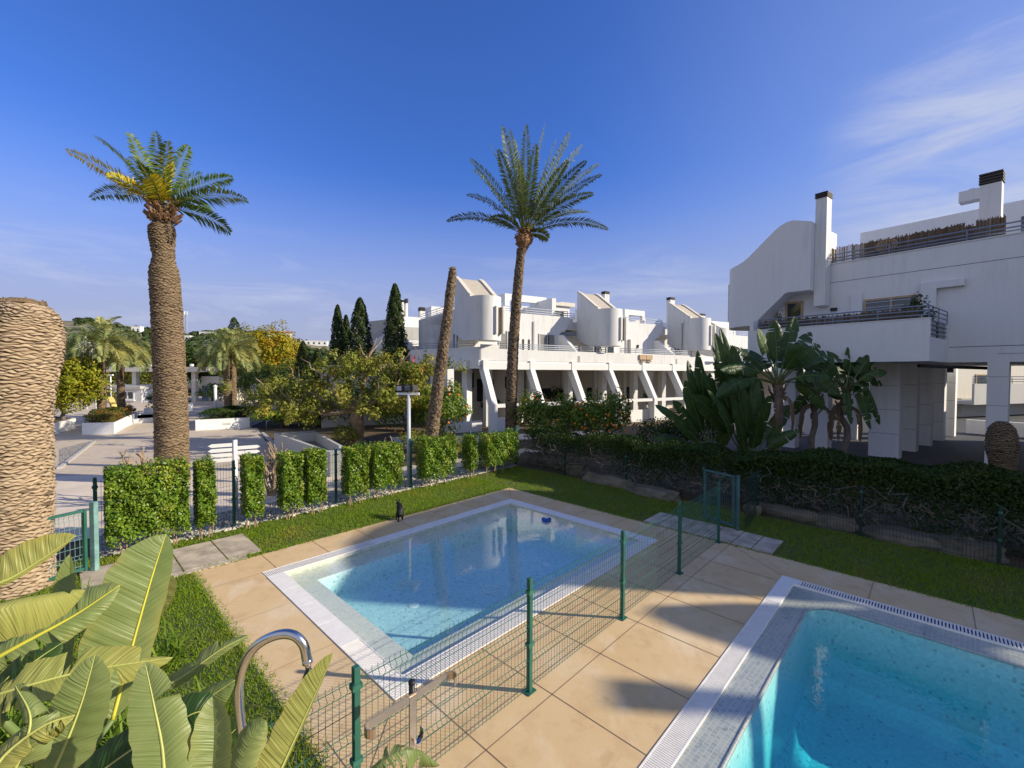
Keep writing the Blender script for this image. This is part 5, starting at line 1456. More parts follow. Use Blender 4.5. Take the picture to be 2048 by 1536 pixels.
# shaggy dark hedge along the right fence
rng = np.random.default_rng(77)
hp = [ab(9.2, -2.1), ab(9.9, .5), ab(10.3, 3.), ab(10.3, 6), ab(10.45, 9), ab(10.4, 14.)]
def hedge_shag(i, b0, b1, a_c, h0, h1, label, skirt, hw=.62, n=15000):
    c = ab(a_c, (b0+b1)/2, 0); t = thing('shaggy_hedge', label, 'hedge', c, 'shaggy hedge runs along the right fence')
    u = rng.uniform(0, 1, n); B_ = b0+u*(b1-b0); h = h0+(h1-h0)*u+.08*np.sin(B_*2.2)+.05*np.sin(B_*5.1)
    lo = skirt+.14*np.sin(B_*1.9)+.1*np.sin(B_*4.3)
    th = rng.uniform(0, np.pi, n); rr2 = rng.uniform(.55, 1, n)**.5
    A_ = a_c-np.cos(th)*hw*rr2*(1+.15*np.sin(B_*3.1)); zz = lo+(h-lo)*(1-np.abs(rng.normal(0, .42, n)).clip(0, 1))
    zz = np.minimum(zz, h*(1-.10*(np.abs(A_-a_c)/hw)**2))
    P = np.stack([PO.x+A_*AX.x+B_*BX.x, PO.y+A_*AX.y+B_*BX.y, zz], 1)
    Nn = np.stack([-np.cos(th), 0*th, np.sin(th)*.6], 1); Nw = Nn[:, :1]*np.array(AX)+Nn[:, 2:]*np.array([0, 0, 1.])
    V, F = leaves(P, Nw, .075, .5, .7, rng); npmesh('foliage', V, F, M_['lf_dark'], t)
    mb = MB(); k = int((b1-b0)/.75)
    for j in range(k):
        b_ = b0+(b1-b0)*(j+.5)/k+rng.uniform(-.2, .2); p = ab(a_c-.1, b_, 0)
        for q in range(5):
            e = p+Vector((BX.x*rng.uniform(-1, 1)-AX.x*rng.uniform(-.1, .75), BX.y*rng.uniform(-1, 1)-AX.y*rng.uniform(-.1, .75), rng.uniform(.5, 1.25)))
            limb(mb, p, e, .028, .007, .16, 7, 5)
    mb.build('twigs', M_['greybark'], t)
    mb = MB()
    for j in range(int((b1-b0)*3)):
        b_ = rng.uniform(b0, b1); p = ab(a_c-.35, b_, rng.uniform(.4, .9)); e = p+Vector((BX.x*rng.uniform(-.9, .9)-AX.x*rng.uniform(.1, .55), BX.y*rng.uniform(-.9, .9)-AX.y*rng.uniform(.1, .55), rng.uniform(-.35, .3)))
        limb(mb, p, e, .010, .004, .25, 7, 4)
    mb.build('bare_twigs', M_['bare'], t)
hedge_shag(0, -2.6, .9, 10.1, 1.38, 1.42, 'shaggy hedge with exposed trunk nearest the lawn corner', .62, n=9000)
hedge_shag(1, .9, 4.4, 10.1, 1.48, 1.45, 'shaggy dark hedge with bare twisted stems behind the open gate', .4, n=15000)
hedge_shag(2, 4.4, 7.6, 10.5, 1.45, 1.62, 'dense dark hedge right of the open gate, before the big leaved plants', .22, n=20000)
hedge_shag(3, 7.6, 11., 10.55, 1.62, 1.55, 'dense dark hedge in front of the white column at right', .22, n=20000)
hedge_shag(4, 11., 15.5, 10.4, 1.55, 1.6, 'dark hedge running out of the picture on the right', .25, n=18000)

# cypresses
def cypress(px, pytop, pyb, halfw, y, label, seed, n=9000, lean=0.):
    tp = Y(px, pytop, y); rng = np.random.default_rng(seed); b = Vector((tp.x, y, 0)); t = thing('cypress', label, 'cypress', b, 'dark cypresses')
    H = tp.z; w = halfw*1.2*y/FPX
    z = rng.uniform(0, 1, n)**.85; pr = np.where(z > .25, ((1-z)/.75)**.58*.98+.02, .86+.14*z/.25); 
    an = rng.uniform(0, 2*np.pi, n); lump = 1+.16*np.sin(an*5+z*34)+.10*np.sin(an*9-z*51+2)
    r = w*pr*lump*rng.uniform(.72, 1.03, n)
    P = np.stack([b.x+r*np.cos(an)+lean*z*H, b.y+r*np.sin(an), .35+z*(H-.35)], 1)
    Nn = np.stack([np.cos(an), np.sin(an), .5+0*an], 1)
    V, F = leaves(P, Nn, .017*H+.05, .42, .5, rng)
    # leaves stand upright
    npmesh('foliage', V, F, M_['lf_cyp'], t)
    mb = MB(); mb.tube([b, b+Vector((0, 0, H*.8))], [w*.2, .02], 7); mb.build('trunk', M_['greybark'], t)
cypress(790, 568, 860, 24, 33, 'tallest broad cypress in front of the white building wing', 51, 11000)
cypress(720, 596, 860, 27, 33, 'broad cypress third from the left in the cypress row', 52, 11000)
cypress(692, 630, 860, 14, 35, 'slim cypress squeezed between two taller ones', 53, 7000)
cypress(675, 610, 860, 17, 34, 'slender pointed cypress at the left of the row', 54, 8000)
cypress(606, 682, 860, 18, 36, 'short dark cypress left of the main row', 55, 6000)
cypress(634, 700, 860, 17, 36, 'squat dark cypress just left of the slender one', 56, 6000)
cypress(468, 635, 830, 22, 56, 'lone far cypress above the palm behind the long planter', 57, 5000)

# coral tree with stubby pale limbs
b = G(712, 895); t = thing('coral_tree', 'spreading pruned tree with pale stubby limbs and yellow green leaves', 'tree', b); rng = np.random.default_rng(61); random.seed(61)
mb = MB(); d_ = b.y
fork = Y(715, 822, d_); limb(mb, b-Vector((0, 0, .1)), fork, .36, .28, .04, 6, 12)
tips = []
for (x, y, dy, r) in ((560, 800, -.5, .13), (600, 772, .6, .15), (655, 760, -1., .16), (690, 730, .8, .14), (735, 718, -.5, .15), (760, 745, 1.2, .13), (800, 735, 0., .15), (835, 755, .8, .13), (810, 790, -1.2, .13), (640, 800, 1.4, .13), (760, 790, -1.6, .12), (590, 815, -1.4, .1), (850, 735, .4, .08), (545, 785, .8, .09)):
    q = Y(x, y, d_+dy); mid = fork.lerp(q, .55)+Vector((0, 0, -.25)); limb(mb, fork, mid, .15, r*.75, .05, 4, 8); limb(mb, mid, q, r*.75, r*.4, .06, 4, 7); tips.append(q)
    for k in range(4): limb(mb, q, q+Vector((rng.normal(0, .5), rng.normal(0, .5), rng.uniform(.3, 1.0))), r*.35, .012, .1, 4, 5)
mb.build('trunk', M_['bare'], t, True)
PP = []; NN = []
for q in tips:
    for k in range(21):
        c = np.array(q)+rng.normal(0, .62, 3)*np.array([1.3, 1.3, .42])+np.array([0, 0, -.12]); m_ = 62
        e = rng.normal(0, 1, (m_, 3)); e /= np.linalg.norm(e, axis=1)[:, None]; PP.append(c+e*rng.uniform(.1, .36, (m_, 1))); NN.append(e+np.array([0, 0, .6]))
V, F = leaves(np.concatenate(PP), np.concatenate(NN), .145, .62, .4, rng); npmesh('foliage', V, F, M_['lf_olive'], t)
mb = MB()
for (x, y) in ((722, 724), (828, 725), (846, 747), (706, 760)):
    q = Y(x, y, d_-.3)
    for k in range(7): mb.bar(q+Vector((0, 0, .04*k)), q+Vector((rng.uniform(-.1, .1), -.05, .04*k+.08)), .03)
M_['red'] = mat('coral_flower', (.5, .05, .03), .5, .2, bp=0); mb.build('flowers', M_['red'], t)

# orange trees and orange-fruited shrubs
def orange_tree(px, pyb, y, h, rad, label, seed, fruits, n=4200, lm='lf_orange', z0=.5, fr=.05):
    p = Y(px, 744.6, y); b = Vector((p.x, y, 0)); t = tree('orange_tree', label, 'orange tree', b, h, rad, lm, n, .13, z0, .07, 30, 'orange trees', seed, fill=.2, cl=.36)
    rng = np.random.default_rng(seed+5); me = None
    for i in range(fruits):
        e = rng.normal(0, 1, 3); e[1] = -abs(e[1]); e /= np.linalg.norm(e); c = Vector((b.x+e[0]*rad*.98, b.y+e[1]*rad*.98, z0+(h-z0)*(.5+.46*e[2])))
        if me is None:
            mb = MB(); mb.lathe(c, [(.004, -fr), (fr*.7, -fr*.72), (fr, 0), (fr*.7, fr*.72), (.004, fr)], 10); o = mb.build('orange_fruit', M_['orange'], t, True); me = o; o0 = c
        else:
            o = me.copy(); C.objects.link(o); o.parent = t; o.location = c-o0
    return t
orange_tree(888, 880, 19.5, 3.05, 1.2, 'bright green round orange tree right of the leaning trunk', 71, 16, n=5200, lm='lf_orange')
orange_tree(806, 880, 20.5, 3.3, 1.25, 'orange tree half behind the floodlight lamps', 72, 8, n=4200, lm='lf_orange')
orange_tree(1068, 880, 20., 2.55, .95, 'leafy citrus bush just right of the slim tall palm', 73, 6, n=3600)
orange_tree(1128, 880, 19.5, 2.45, .95, 'low citrus bush with yellowish top above the dark hedge', 74, 5, n=3000)
orange_tree(1180, 880, 18.6, 2.5, .95, 'citrus bush loaded with oranges behind the dark hedge', 75, 26, n=3200)
orange_tree(1228, 880, 19.2, 2.75, .8, 'tallest thin citrus bush with oranges nearest the white fins', 76, 22, n=2300)

# planters, plaza trees, background greenery
def box_planter(name, pts, h, label, cat='planter', m='white2', grp=None, hh=.6, lm='lf_dark', hlabel=None, seed=1, size=.09, dens=650, ins=.3):
    c = sum((Vector(p) for p in pts), Vector())/len(pts); t = thing(name, label, cat, (c.x, c.y, 0), grp)
    mb = MB(); mb.prism([(p[0], p[1]) for p in pts], -.02, h); mb.build('wall', M_[m], t)
    ip = [c.lerp(Vector(p), 1-ins*.35) for p in pts]; mb = MB(); mb.prism([(p[0], p[1]) for p in ip], h, h+.01); mb.build('earth', M_['soil'], t)
    if hlabel:
        rng = np.random.default_rng(seed); k = len(ip); tri = [(0, i, i+1) for i in range(1, k-1)]
        ar = np.array([((ip[b]-ip[a]).cross(ip[c_]-ip[a])).length/2 for a, b, c_ in tri]); n = int(ar.sum()*dens)
        ti = rng.choice(len(tri), n, p=ar/ar.sum()); r1, r2 = rng.uniform(0, 1, n)**.5, rng.uniform(0, 1, n)
        I = np.array([[p.x, p.y] for p in ip]); T = np.array(tri)
        XY = (1-r1)[:, None]*I[T[ti, 0]]+(r1*(1-r2))[:, None]*I[T[ti, 1]]+(r1*r2)[:, None]*I[T[ti, 2]]
        cc = np.array([c.x, c.y]); edge = np.linalg.norm(XY-cc, axis=1)/np.linalg.norm(I-cc, axis=1).max()
        XY = cc+(XY-cc)*1.08
        top = h+hh*(1-.35*edge**3)+.08*np.sin(XY[:, 0]*3)+.06*np.sin(XY[:, 1]*4)
        z = np.where(rng.uniform(0, 1, n) < .6, top-np.abs(rng.normal(0, .06, n)), h+rng.uniform(0, 1, n)*(top-h))
        P = np.stack([XY[:, 0], XY[:, 1], z], 1); Nn = np.concatenate([(XY-cc)*.4, np.ones((n, 1))*.8], 1)
        V, F = leaves(P, Nn, size, .6, .7, rng); hb = thing('hedge', hlabel, 'hedge', (c.x, c.y, h)); npmesh('foliage', V, F, M_[lm], hb)
    return t
q0, q1, q2 = G(164, 869), G(228, 868), G(254, 853)
bk_ = Vector((-2.2, 3.6, 0))
box_planter('planter', [q0, q1, q2, q2+bk_*.75, q0+bk_], .62, 'angular white planter holding the reddish hedge', hh=.52, lm='lf_red', hlabel='reddish brown clipped hedge in the angular white planter', seed=2, size=.1, dens=900)
q0, q1 = G(391, 861), G(500, 855)
dq = Vector((-.9, 3.4, 0))
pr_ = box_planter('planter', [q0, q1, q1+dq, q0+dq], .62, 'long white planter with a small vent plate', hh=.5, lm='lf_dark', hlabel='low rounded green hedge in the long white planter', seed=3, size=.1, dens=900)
v0 = G(440, 858); mb = MB(); ux = (q1-q0).normalized(); vp = q0.lerp(q1, .49)+Vector((0, 0, .3)); mb.box(vp-Vector((0, .015, .06)), ux*.4, Vector((0, .02, 0)), Vector((0, 0, .12))); mb.build('vent_plate', M_['greywall'], pr_)
q0, q1 = G(288, 832), G(318, 832); box_planter('planter', [q0, q1, q1+Vector((-1, 5, 0)), q0+Vector((-1, 5, 0))], .6, 'small white planter half behind the tall palm trunk', hh=1.1, lm='lf_tree', hlabel='dark ball shaped bush beside the tall palm trunk', seed=4, size=.16, dens=400)
q0, q1 = G(247, 835), G(270, 826); box_planter('planter', [q0, q1, q1+Vector((-3, 3, 0)), q0+Vector((-3, 3, 0))], .55, 'low white planter behind the yellow sculpture')
q0, q1 = G(114, 868), G(152, 856); box_planter('planter', [q0, q1, q1+Vector((-4, 2, 0)), q0+Vector((-5, 1, 0))], .6, 'white planter beside the big stump under the yellowing tree')
p = Y(128, 744.6, 26); tree('yellowing_tree', 'bushy yellow green tree just right of the big stump', 'tree', (p.x, 26, .5), 3.75, 1.75, 'lf_yellowgreen', 15000, .17, .2, .12, 44, None, 81, fill=.3)
p = Y(-20, 744.6, 24); tree('yellowing_tree', 'yellow green bush peeping out left of the big stump', 'tree', (p.x, 24, 0), 3.3, 1.7, 'lf_yellowgreen', 5000, .2, .3, .12, 30, None, 82)
p = Y(545, 744.6, 50); tree('autumn_tree', 'tree with golden yellow autumn leaves behind the plaza', 'tree', (p.x, 50, 0), 8.7, 3.5, 'lf_yellow', 10000, .3, .8, .2, 46, None, 83)
p = Y(500, 744.6, 54); tree('autumn_tree', 'second golden tree, partly behind the right plaza palm', 'tree', (p.x, 54, 0), 8.9, 2.2, 'lf_yellow', 4500, .3, .9, .2, 30, None, 84)
BG = [(140, 62, 8.6, 4.5, 'lf_tree'), (60, 60, 8.2, 5, 'lf_tree'), (190, 75, 9.2, 5.5, 'lf_tree'), (265, 72, 8.6, 4.5, 'lf_tree'), (300, 85, 9.2, 5, 'lf_tree'), (345, 78, 8.4, 4.5, 'lf_tree'), (395, 74, 8.2, 4.6, 'lf_tree'), (428, 84, 8.6, 5, 'lf_tree'), (470, 72, 8, 4, 'lf_tree'), (510, 78, 8.2, 4.2, 'lf_tree'), (575, 62, 5.2, 3.2, 'lf_tree'), (615, 66, 5.0, 3.4, 'lf_tree'), (650, 60, 5.0, 3.2, 'lf_tree'), (690, 64, 6.2, 3.6, 'lf_tree'), (240, 62, 7.5, 3.4, 'lf_tree'), (290, 60, 6.5, 3.2, 'lf_olive'), (20, 78, 8.5, 6, 'lf_tree')]
for i, (px, y, h, rd, lm) in enumerate(BG):
    p = Y(px, 744.6, y); tree('dense_tree', 'dark green tree in the wooded belt beyond the plaza', 'tree', (p.x, y, 0), h, rd, lm, 6500, .42, .6, .25, 50, 'wooded belt beyond the plaza', 100+i, fill=.3, cl=.38)
for (px, y, h, rd, lm, lb, n) in ((540, 38, 4.2, 2.3, 'lf_tree', 'round green tree left of the coral tree by the dark ramp', 4200), (600, 44, 5.0, 2.6, 'lf_tree', 'mid green tree under the golden tree near the cypresses', 4200), (505, 45, 4.4, 2.2, 'lf_tree', 'mid green tree under the golden tree by the white railing', 3800), (585, 34, 3.4, 2.0, 'lf_olive', 'low leafy tree behind the triangular basin', 3600), (500, 47, 3.2, 1.6, 'lf_tree', 'dark shrub at the right end of the gatehouse', 2400), (430, 45, 2.4, 1.4, 'lf_tree', 'dark shrub in front of the gatehouse door side', 1800),
                                  (700, 27, 2.6, 2.2, 'lf_tree', 'dark bush in the shade behind the coral tree trunk', 3000), (775, 26, 2.7, 1.7, 'lf_tree', 'hanging green bush right of the coral tree trunk', 3200), (640, 29, 1.5, 1.9, 'lf_dark', 'low dark shrub behind the basin wall', 2200), (560, 27.5, 1.25, 1.5, 'lf_hedge', 'low clipped bush left behind the triangular basin', 2600), (610, 28, 1.2, 1.6, 'lf_hedge', 'low clipped bush at the back of the triangular basin', 2600),
                                  (1330, 17.4, 1.9, 1.05, 'lf_tree', 'dark low shrub left of the big leaved clump', 2400), (1400, 20, 1.5, 1.2, 'lf_dark', 'dark low shrub under the big leaved clump', 2000), (690, 19.5, 1.2, .6, 'lf_olive', 'small yellowish shrub beside the basin corner', 700), (905, 17.3, 1.0, .6, 'lf_olive', 'scrubby dry shrub at the foot of the leaning trunk', 700), (835, 18, 1.2, .7, 'lf_olive', 'scrubby shrub behind the floodlight pole', 800)):
    p = Y(px, 744.6, y); tree('shrub', lb, 'shrub', (p.x, y, 0), h, rd, lm, n, .17 if y > 20 else .11, h*.12, .05, 24, None, 200+px)

# strelitzia: paddle leaves
def cr(P, n):
    """Catmull-Rom through P"""
    P = [Vector(p) for p in P]; Q = [P[0]*2-P[1]]+P+[P[-1]*2-P[-2]]; out = []
    for k in range(n):
        f = k/(n-1)*(len(P)-1); i = min(int(f), len(P)-2); t_ = f-i; a, b_, c_, d2 = Q[i:i+4]
        out.append(.5*((2*b_)+(c_-a)*t_+(2*a-5*b_+4*c_-d2)*t_*t_+(3*b_-a-3*c_+d2)*t_**3))
    return out
def paddle(parent, mid, wmax, nrm, m='pad', fold=.3, splits=(0, 0), curl=0., rnd=random, rib=True, ribm='midrib', droop=.25, wl=1., wr_=1., ribr=.012, n=34, stub=.02, name='leaf', mm=6):
    """banana-like blade around a midrib; each half may be torn into strips"""
    pts = cr(mid, n); nr = Vector(nrm).normalized(); vs, fs, uv = [], [], []
    def width(t): return wmax*(min(1, (t/.16))**.6)*(1-max(0, (t-.45)/.55)**2.3)**.75+.002
    for sg, nsp, wk in ((-1, splits[1], wr_), (1, splits[0], wl)):
        cuts = sorted(rnd.uniform(.12, .93) for _ in range(nsp)); bounds = [0.]+cuts+[1.]
        for si in range(len(bounds)-1):
            t0, t1 = bounds[si], bounds[si+1]
            rows = max(2, int((t1-t0)*n)+1); dr = rnd.uniform(-.5, 1)*droop if nsp else 0; gap = .018 if nsp else 0
            tear = rnd.uniform(.75, 1.03) if nsp else 1
            b0 = len(vs)
            for r_ in range(rows+1):
                t = t0+(t1-t0)*r_/rows; f = t*(n-1); i = min(int(f), n-2); p = pts[i].lerp(pts[i+1], f-i); T = (pts[i+1]-pts[i]).normalized()
                sd_ = nr.cross(T); sd_.normalize(); up = T.cross(sd_); w = width(t)*wk*tear*(1+.03*math.sin(t*40+sg))
                for j in range(mm+1):
                    u = j/mm; tt = 1
                    g_ = gap*u*(1 if r_ == 0 and si > 0 else -1 if r_ == rows and si < len(bounds)-2 else 0)
                    a = fold-(curl+dr*1.2)*u
                    q = p+sd_*sg*(u*w*math.cos(a))+up*(u*w*math.sin(a)+.012*w/.2*math.sin(t*55)*u*(1-u)*2)+T*(g_+.16*u*w)
                    q = q+Vector((0, 0, -1))*max(0, dr)*u*u*w*.9
                    vs.append(q); uv.append((t, sg*u))
            for r_ in range(rows):
                for j in range(mm):
                    a = b0+r_*(mm+1)+j; f4 = (a, a+1, a+mm+2, a+mm+1); fs.append(f4 if sg > 0 else f4[::-1])
    mb = MB(); mb.add(vs, fs); o = mb.build(name, M_[m], parent, True)
    ul = o.data.uv_layers.new(name='UVMap')
    for lp in o.data.loops: ul.data[lp.index].uv = uv[lp.vertex_index]
    if rib:
        mb = MB(); mb.tube(pts, [ribr*(1.15-.95*i/(n-1)) for i in range(n)], 6); mb.build('midrib', M_[ribm], o, True)
    return o
# the big clump in the left foreground
random.seed(9)
sp = Vector((-2.6, 2.2, 0)); pl = thing('bird_of_paradise_plant', 'big foreground clump of pale green paddle leaves at the lower left', 'plant', sp)
def fgleaf(mid, w, nrm, **kw):
    kw.setdefault('ribm', 'petiole_pale')
    kw.setdefault('ribr', .007)
    return paddle(pl, [Y(x, y, d) for x, y, d in mid], w*.82, nrm, **kw)
CAMW = Vector((0, -1, .45))
FG = [  # dark material on the deeper leaves puts shade into their colour
 # midrib points (px,py,depth), half width m, facing, options
 ([(225, 1440, 2.5), (265, 1290, 2.65), (305, 1150, 2.8), (332, 1068, 2.9)], .235, (.55, -.8, .45), dict(ribm='midrib', ribr=.010, m='pad', fold=.22, splits=(0, 0), wl=1.25, wr_=.55, curl=.1)),
 ([(-60, 1345, 2.2), (40, 1290, 2.3), (150, 1230, 2.45), (240, 1170, 2.6)], .17, (.35, -.75, 1), dict(ribm='midrib', ribr=.012, m='pad', fold=.15, splits=(2, 3), curl=.5, wl=1.5, wr_=.9)),
 ([(-80, 1240, 2.0), (20, 1215, 2.1), (90, 1200, 2.2), (170, 1180, 2.35)], .17, (.6, -.8, .5), dict(m='pad_y', fold=-.2, splits=(1, 0), curl=.3, wl=.35, wr_=1.1, rib=False)),
 ([(-120, 1190, 2.4), (0, 1165, 2.5), (80, 1120, 2.6), (152, 1071, 2.7)], .20, (.6, -.8, .35), dict(m='pad_y', fold=.1, splits=(0, 1), curl=.2, wl=.9, wr_=.15, rib=True, ribr=.008)),
 ([(-40, 1400, 1.9), (60, 1370, 1.95), (180, 1340, 2.05), (345, 1315, 2.2)], .14, (0, -.7, 1), dict(m='pad_y', fold=.3, splits=(7, 6), droop=.35, curl=.35)),
 ([(100, 1560, 1.75), (135, 1480, 1.8), (165, 1400, 1.85), (190, 1310, 1.9)], .13, (.4, -1, .4), dict(m='pad', fold=.25, splits=(0, 0), curl=.2)),
 ([(330, 1600, 1.6), (325, 1500, 1.65), (308, 1410, 1.7), (290, 1325, 1.75)], .115, (.45, -1, .3), dict(m='pad', fold=.3, splits=(0, 1), curl=.1, wl=.9, wr_=1.2)),
 ([(420, 1600, 1.7), (425, 1530, 1.72), (428, 1460, 1.75), (425, 1393, 1.8)], .10, (.4, -1, .3), dict(m='pad', fold=.35, splits=(0, 0), curl=-.2, rib=False)),
 ([(525, 1620, 1.75), (570, 1520, 1.8), (620, 1410, 1.86), (667, 1306, 1.92)], .105, (.5, -.9, .35), dict(m='pad_y', fold=.2, splits=(0, 0), wl=1.15, wr_=.12, curl=.15, ribr=.006)),
 ([(300, 1390, 2.3), (370, 1350, 2.35), (440, 1300, 2.42), (498, 1270, 2.5)], .13, (.1, -.8, .8), dict(m='pad', fold=-.1, splits=(2, 0), curl=.4, wl=.9, wr_=.3)),
 ([(250, 1500, 2.1), (330, 1450, 2.15), (410, 1400, 2.2), (470, 1360, 2.25)], .13, (.2, -.8, .7), dict(m='pad', fold=.15, splits=(2, 2), curl=.4)),
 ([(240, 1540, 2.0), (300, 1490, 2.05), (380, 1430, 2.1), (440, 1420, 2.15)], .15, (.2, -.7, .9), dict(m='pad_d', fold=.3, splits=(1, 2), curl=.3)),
 ([(120, 1400, 2.6), (130, 1300, 2.7), (138, 1200, 2.8), (140, 1108, 2.9)], .11, (.4, -1, .2), dict(m='pad', fold=.3, splits=(0, 0), wl=1.1, wr_=.5, curl=.1, rib=False)),
 ([(180, 1330, 2.7), (200, 1260, 2.75), (225, 1190, 2.8), (250, 1120, 2.85)], .13, (.3, -1, .4), dict(m='pad_y', fold=.2, splits=(0, 2), wl=.9, wr_=.8, curl=.3, rib=False)),
 ([(240, 1300, 2.9), (280, 1240, 2.95), (320, 1190, 3.0), (345, 1150, 3.05)], .13, (.1, -1, .4), dict(m='pad_y', fold=.1, splits=(0, 0), wl=.3, wr_=1., rib=False)),
 ([(20, 1560, 1.6), (50, 1490, 1.62), (60, 1430, 1.65), (30, 1370, 1.7)], .10, (.3, -1, .6), dict(m='pad', fold=.2, splits=(3, 3), droop=.6, curl=.6)),
 ([(-30, 1560, 1.55), (20, 1500, 1.6), (90, 1450, 1.65), (150, 1430, 1.7)], .09, (0, -.8, .8), dict(m='pad_y', fold=.1, splits=(3, 4), droop=.7, curl=.7)),
 ([(460, 1600, 1.95), (480, 1540, 2.0), (500, 1480, 2.05), (530, 1440, 2.1)], .10, (.1, -1, .5), dict(m='pad', fold=.1, splits=(0, 0), curl=.6, rib=False)),
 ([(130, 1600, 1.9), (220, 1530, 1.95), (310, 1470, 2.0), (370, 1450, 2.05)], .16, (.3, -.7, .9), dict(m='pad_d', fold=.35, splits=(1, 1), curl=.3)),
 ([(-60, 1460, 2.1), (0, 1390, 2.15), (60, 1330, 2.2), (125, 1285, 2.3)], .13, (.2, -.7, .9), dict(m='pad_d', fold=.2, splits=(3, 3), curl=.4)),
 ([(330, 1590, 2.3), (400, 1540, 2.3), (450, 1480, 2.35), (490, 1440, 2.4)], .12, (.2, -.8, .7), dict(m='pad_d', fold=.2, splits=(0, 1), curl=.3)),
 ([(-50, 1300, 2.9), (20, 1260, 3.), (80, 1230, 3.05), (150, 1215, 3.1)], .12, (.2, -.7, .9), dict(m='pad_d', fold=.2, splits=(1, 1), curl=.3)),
]
for mid, w, nr_, kw in FG: fgleaf(mid, w, nr_, **kw)
mb = MB()
for mid, w, nr_, kw in FG:
    p = Y(*mid[0]); q = Vector((sp.x+random.uniform(-.45, .6), sp.y+random.uniform(-.4, .4), .1)); mb.tube(cr([q, q.lerp(p, .5)+Vector((0, 0, .15)), p], 8), [.03, .028, .026, .024, .022, .02, .018, .015], 6)
mb.build('stalks', M_['petiole'], pl, True)
# a torn leaf poking up at the bottom centre
p_ = Vector((-.55, 2.05, 0)); pl2 = thing('bird_of_paradise_plant', 'single shredded green leaf arching in at the bottom edge below the metal hook', 'plant', p_)
paddle(pl2, [Y(690, 1600, 1.9), Y(750, 1535, 1.9), Y(815, 1500, 1.95), Y(880, 1530, 2.0)], .085, (0, -.55, 1), m='pad', fold=-.3, splits=(5, 6), droop=.5, curl=.4, rib=False)
mb = MB(); mb.tube(cr([p_, p_+Vector((-.05, 0, .8)), Y(690, 1600, 1.9)], 8), .014, 6); mb.build('stalk', M_['petiole'], pl2, True)

# strap-leaved clumps in the bed below
def agap(px, py, y, label, k, ln, seed, z=None):
    p = G(px, py) if z is None else Y(px, py, y); rng = random.Random(seed); t = thing('strap_leaf_plant', label, 'plant', p, 'strap leaved clumps below the paddle leaves'); mb = MB()
    for i in range(k):
        a = rng.uniform(0, 6.28); l_ = ln*rng.uniform(.6, 1.15); e = rng.uniform(.5, 1.4); o_ = p+Vector((rng.uniform(-.14, .14), rng.uniform(-.14, .14), 0))
        pr = []; d = Vector((math.cos(a)*math.cos(e), math.sin(a)*math.cos(e), math.sin(e)))
        q = o_.copy()
        sd_ = Vector((-math.sin(a), math.cos(a), 0)); vs = []
        for j in range(7):
            w = .014*(1-(j/6)**2.5)+.001; vs += [q-sd_*w, q+sd_*w]; q = q+d*l_/6; d = (d+Vector((0, 0, -.16))).normalized()
        mb.add(vs, [(2*j, 2*j+1, 2*j+3, 2*j+2) for j in range(6)])
    mb.build('foliage', M_['lf_aga'], t); return t
agap(185, 1215, 0, 'bright strap leaved clump at the foot of the green gate', 80, .42, 1)
for i, (x, y, lb) in enumerate(((255, 1260, 'strap leaf clump behind the tall upright paddle leaf'), (235, 1500, 'strap leaf clump deep under the paddle leaves'), (300, 1560, 'strap leaf clump at the bottom edge under the paddle leaves'), (330, 1330, 'strap leaf clump at the lawn edge among paddle leaves'), (60, 1320, 'strap leaf clump at the stump foot'), (150, 1420, 'strap leaf clump in the middle of the paddle plant'), (420, 1480, 'strap leaf clump beside the shower pipe'), (30, 1480, 'strap leaf clump at the lower left corner'))):
    agap(x, y, 0, lb, 70, .5, 5+i)

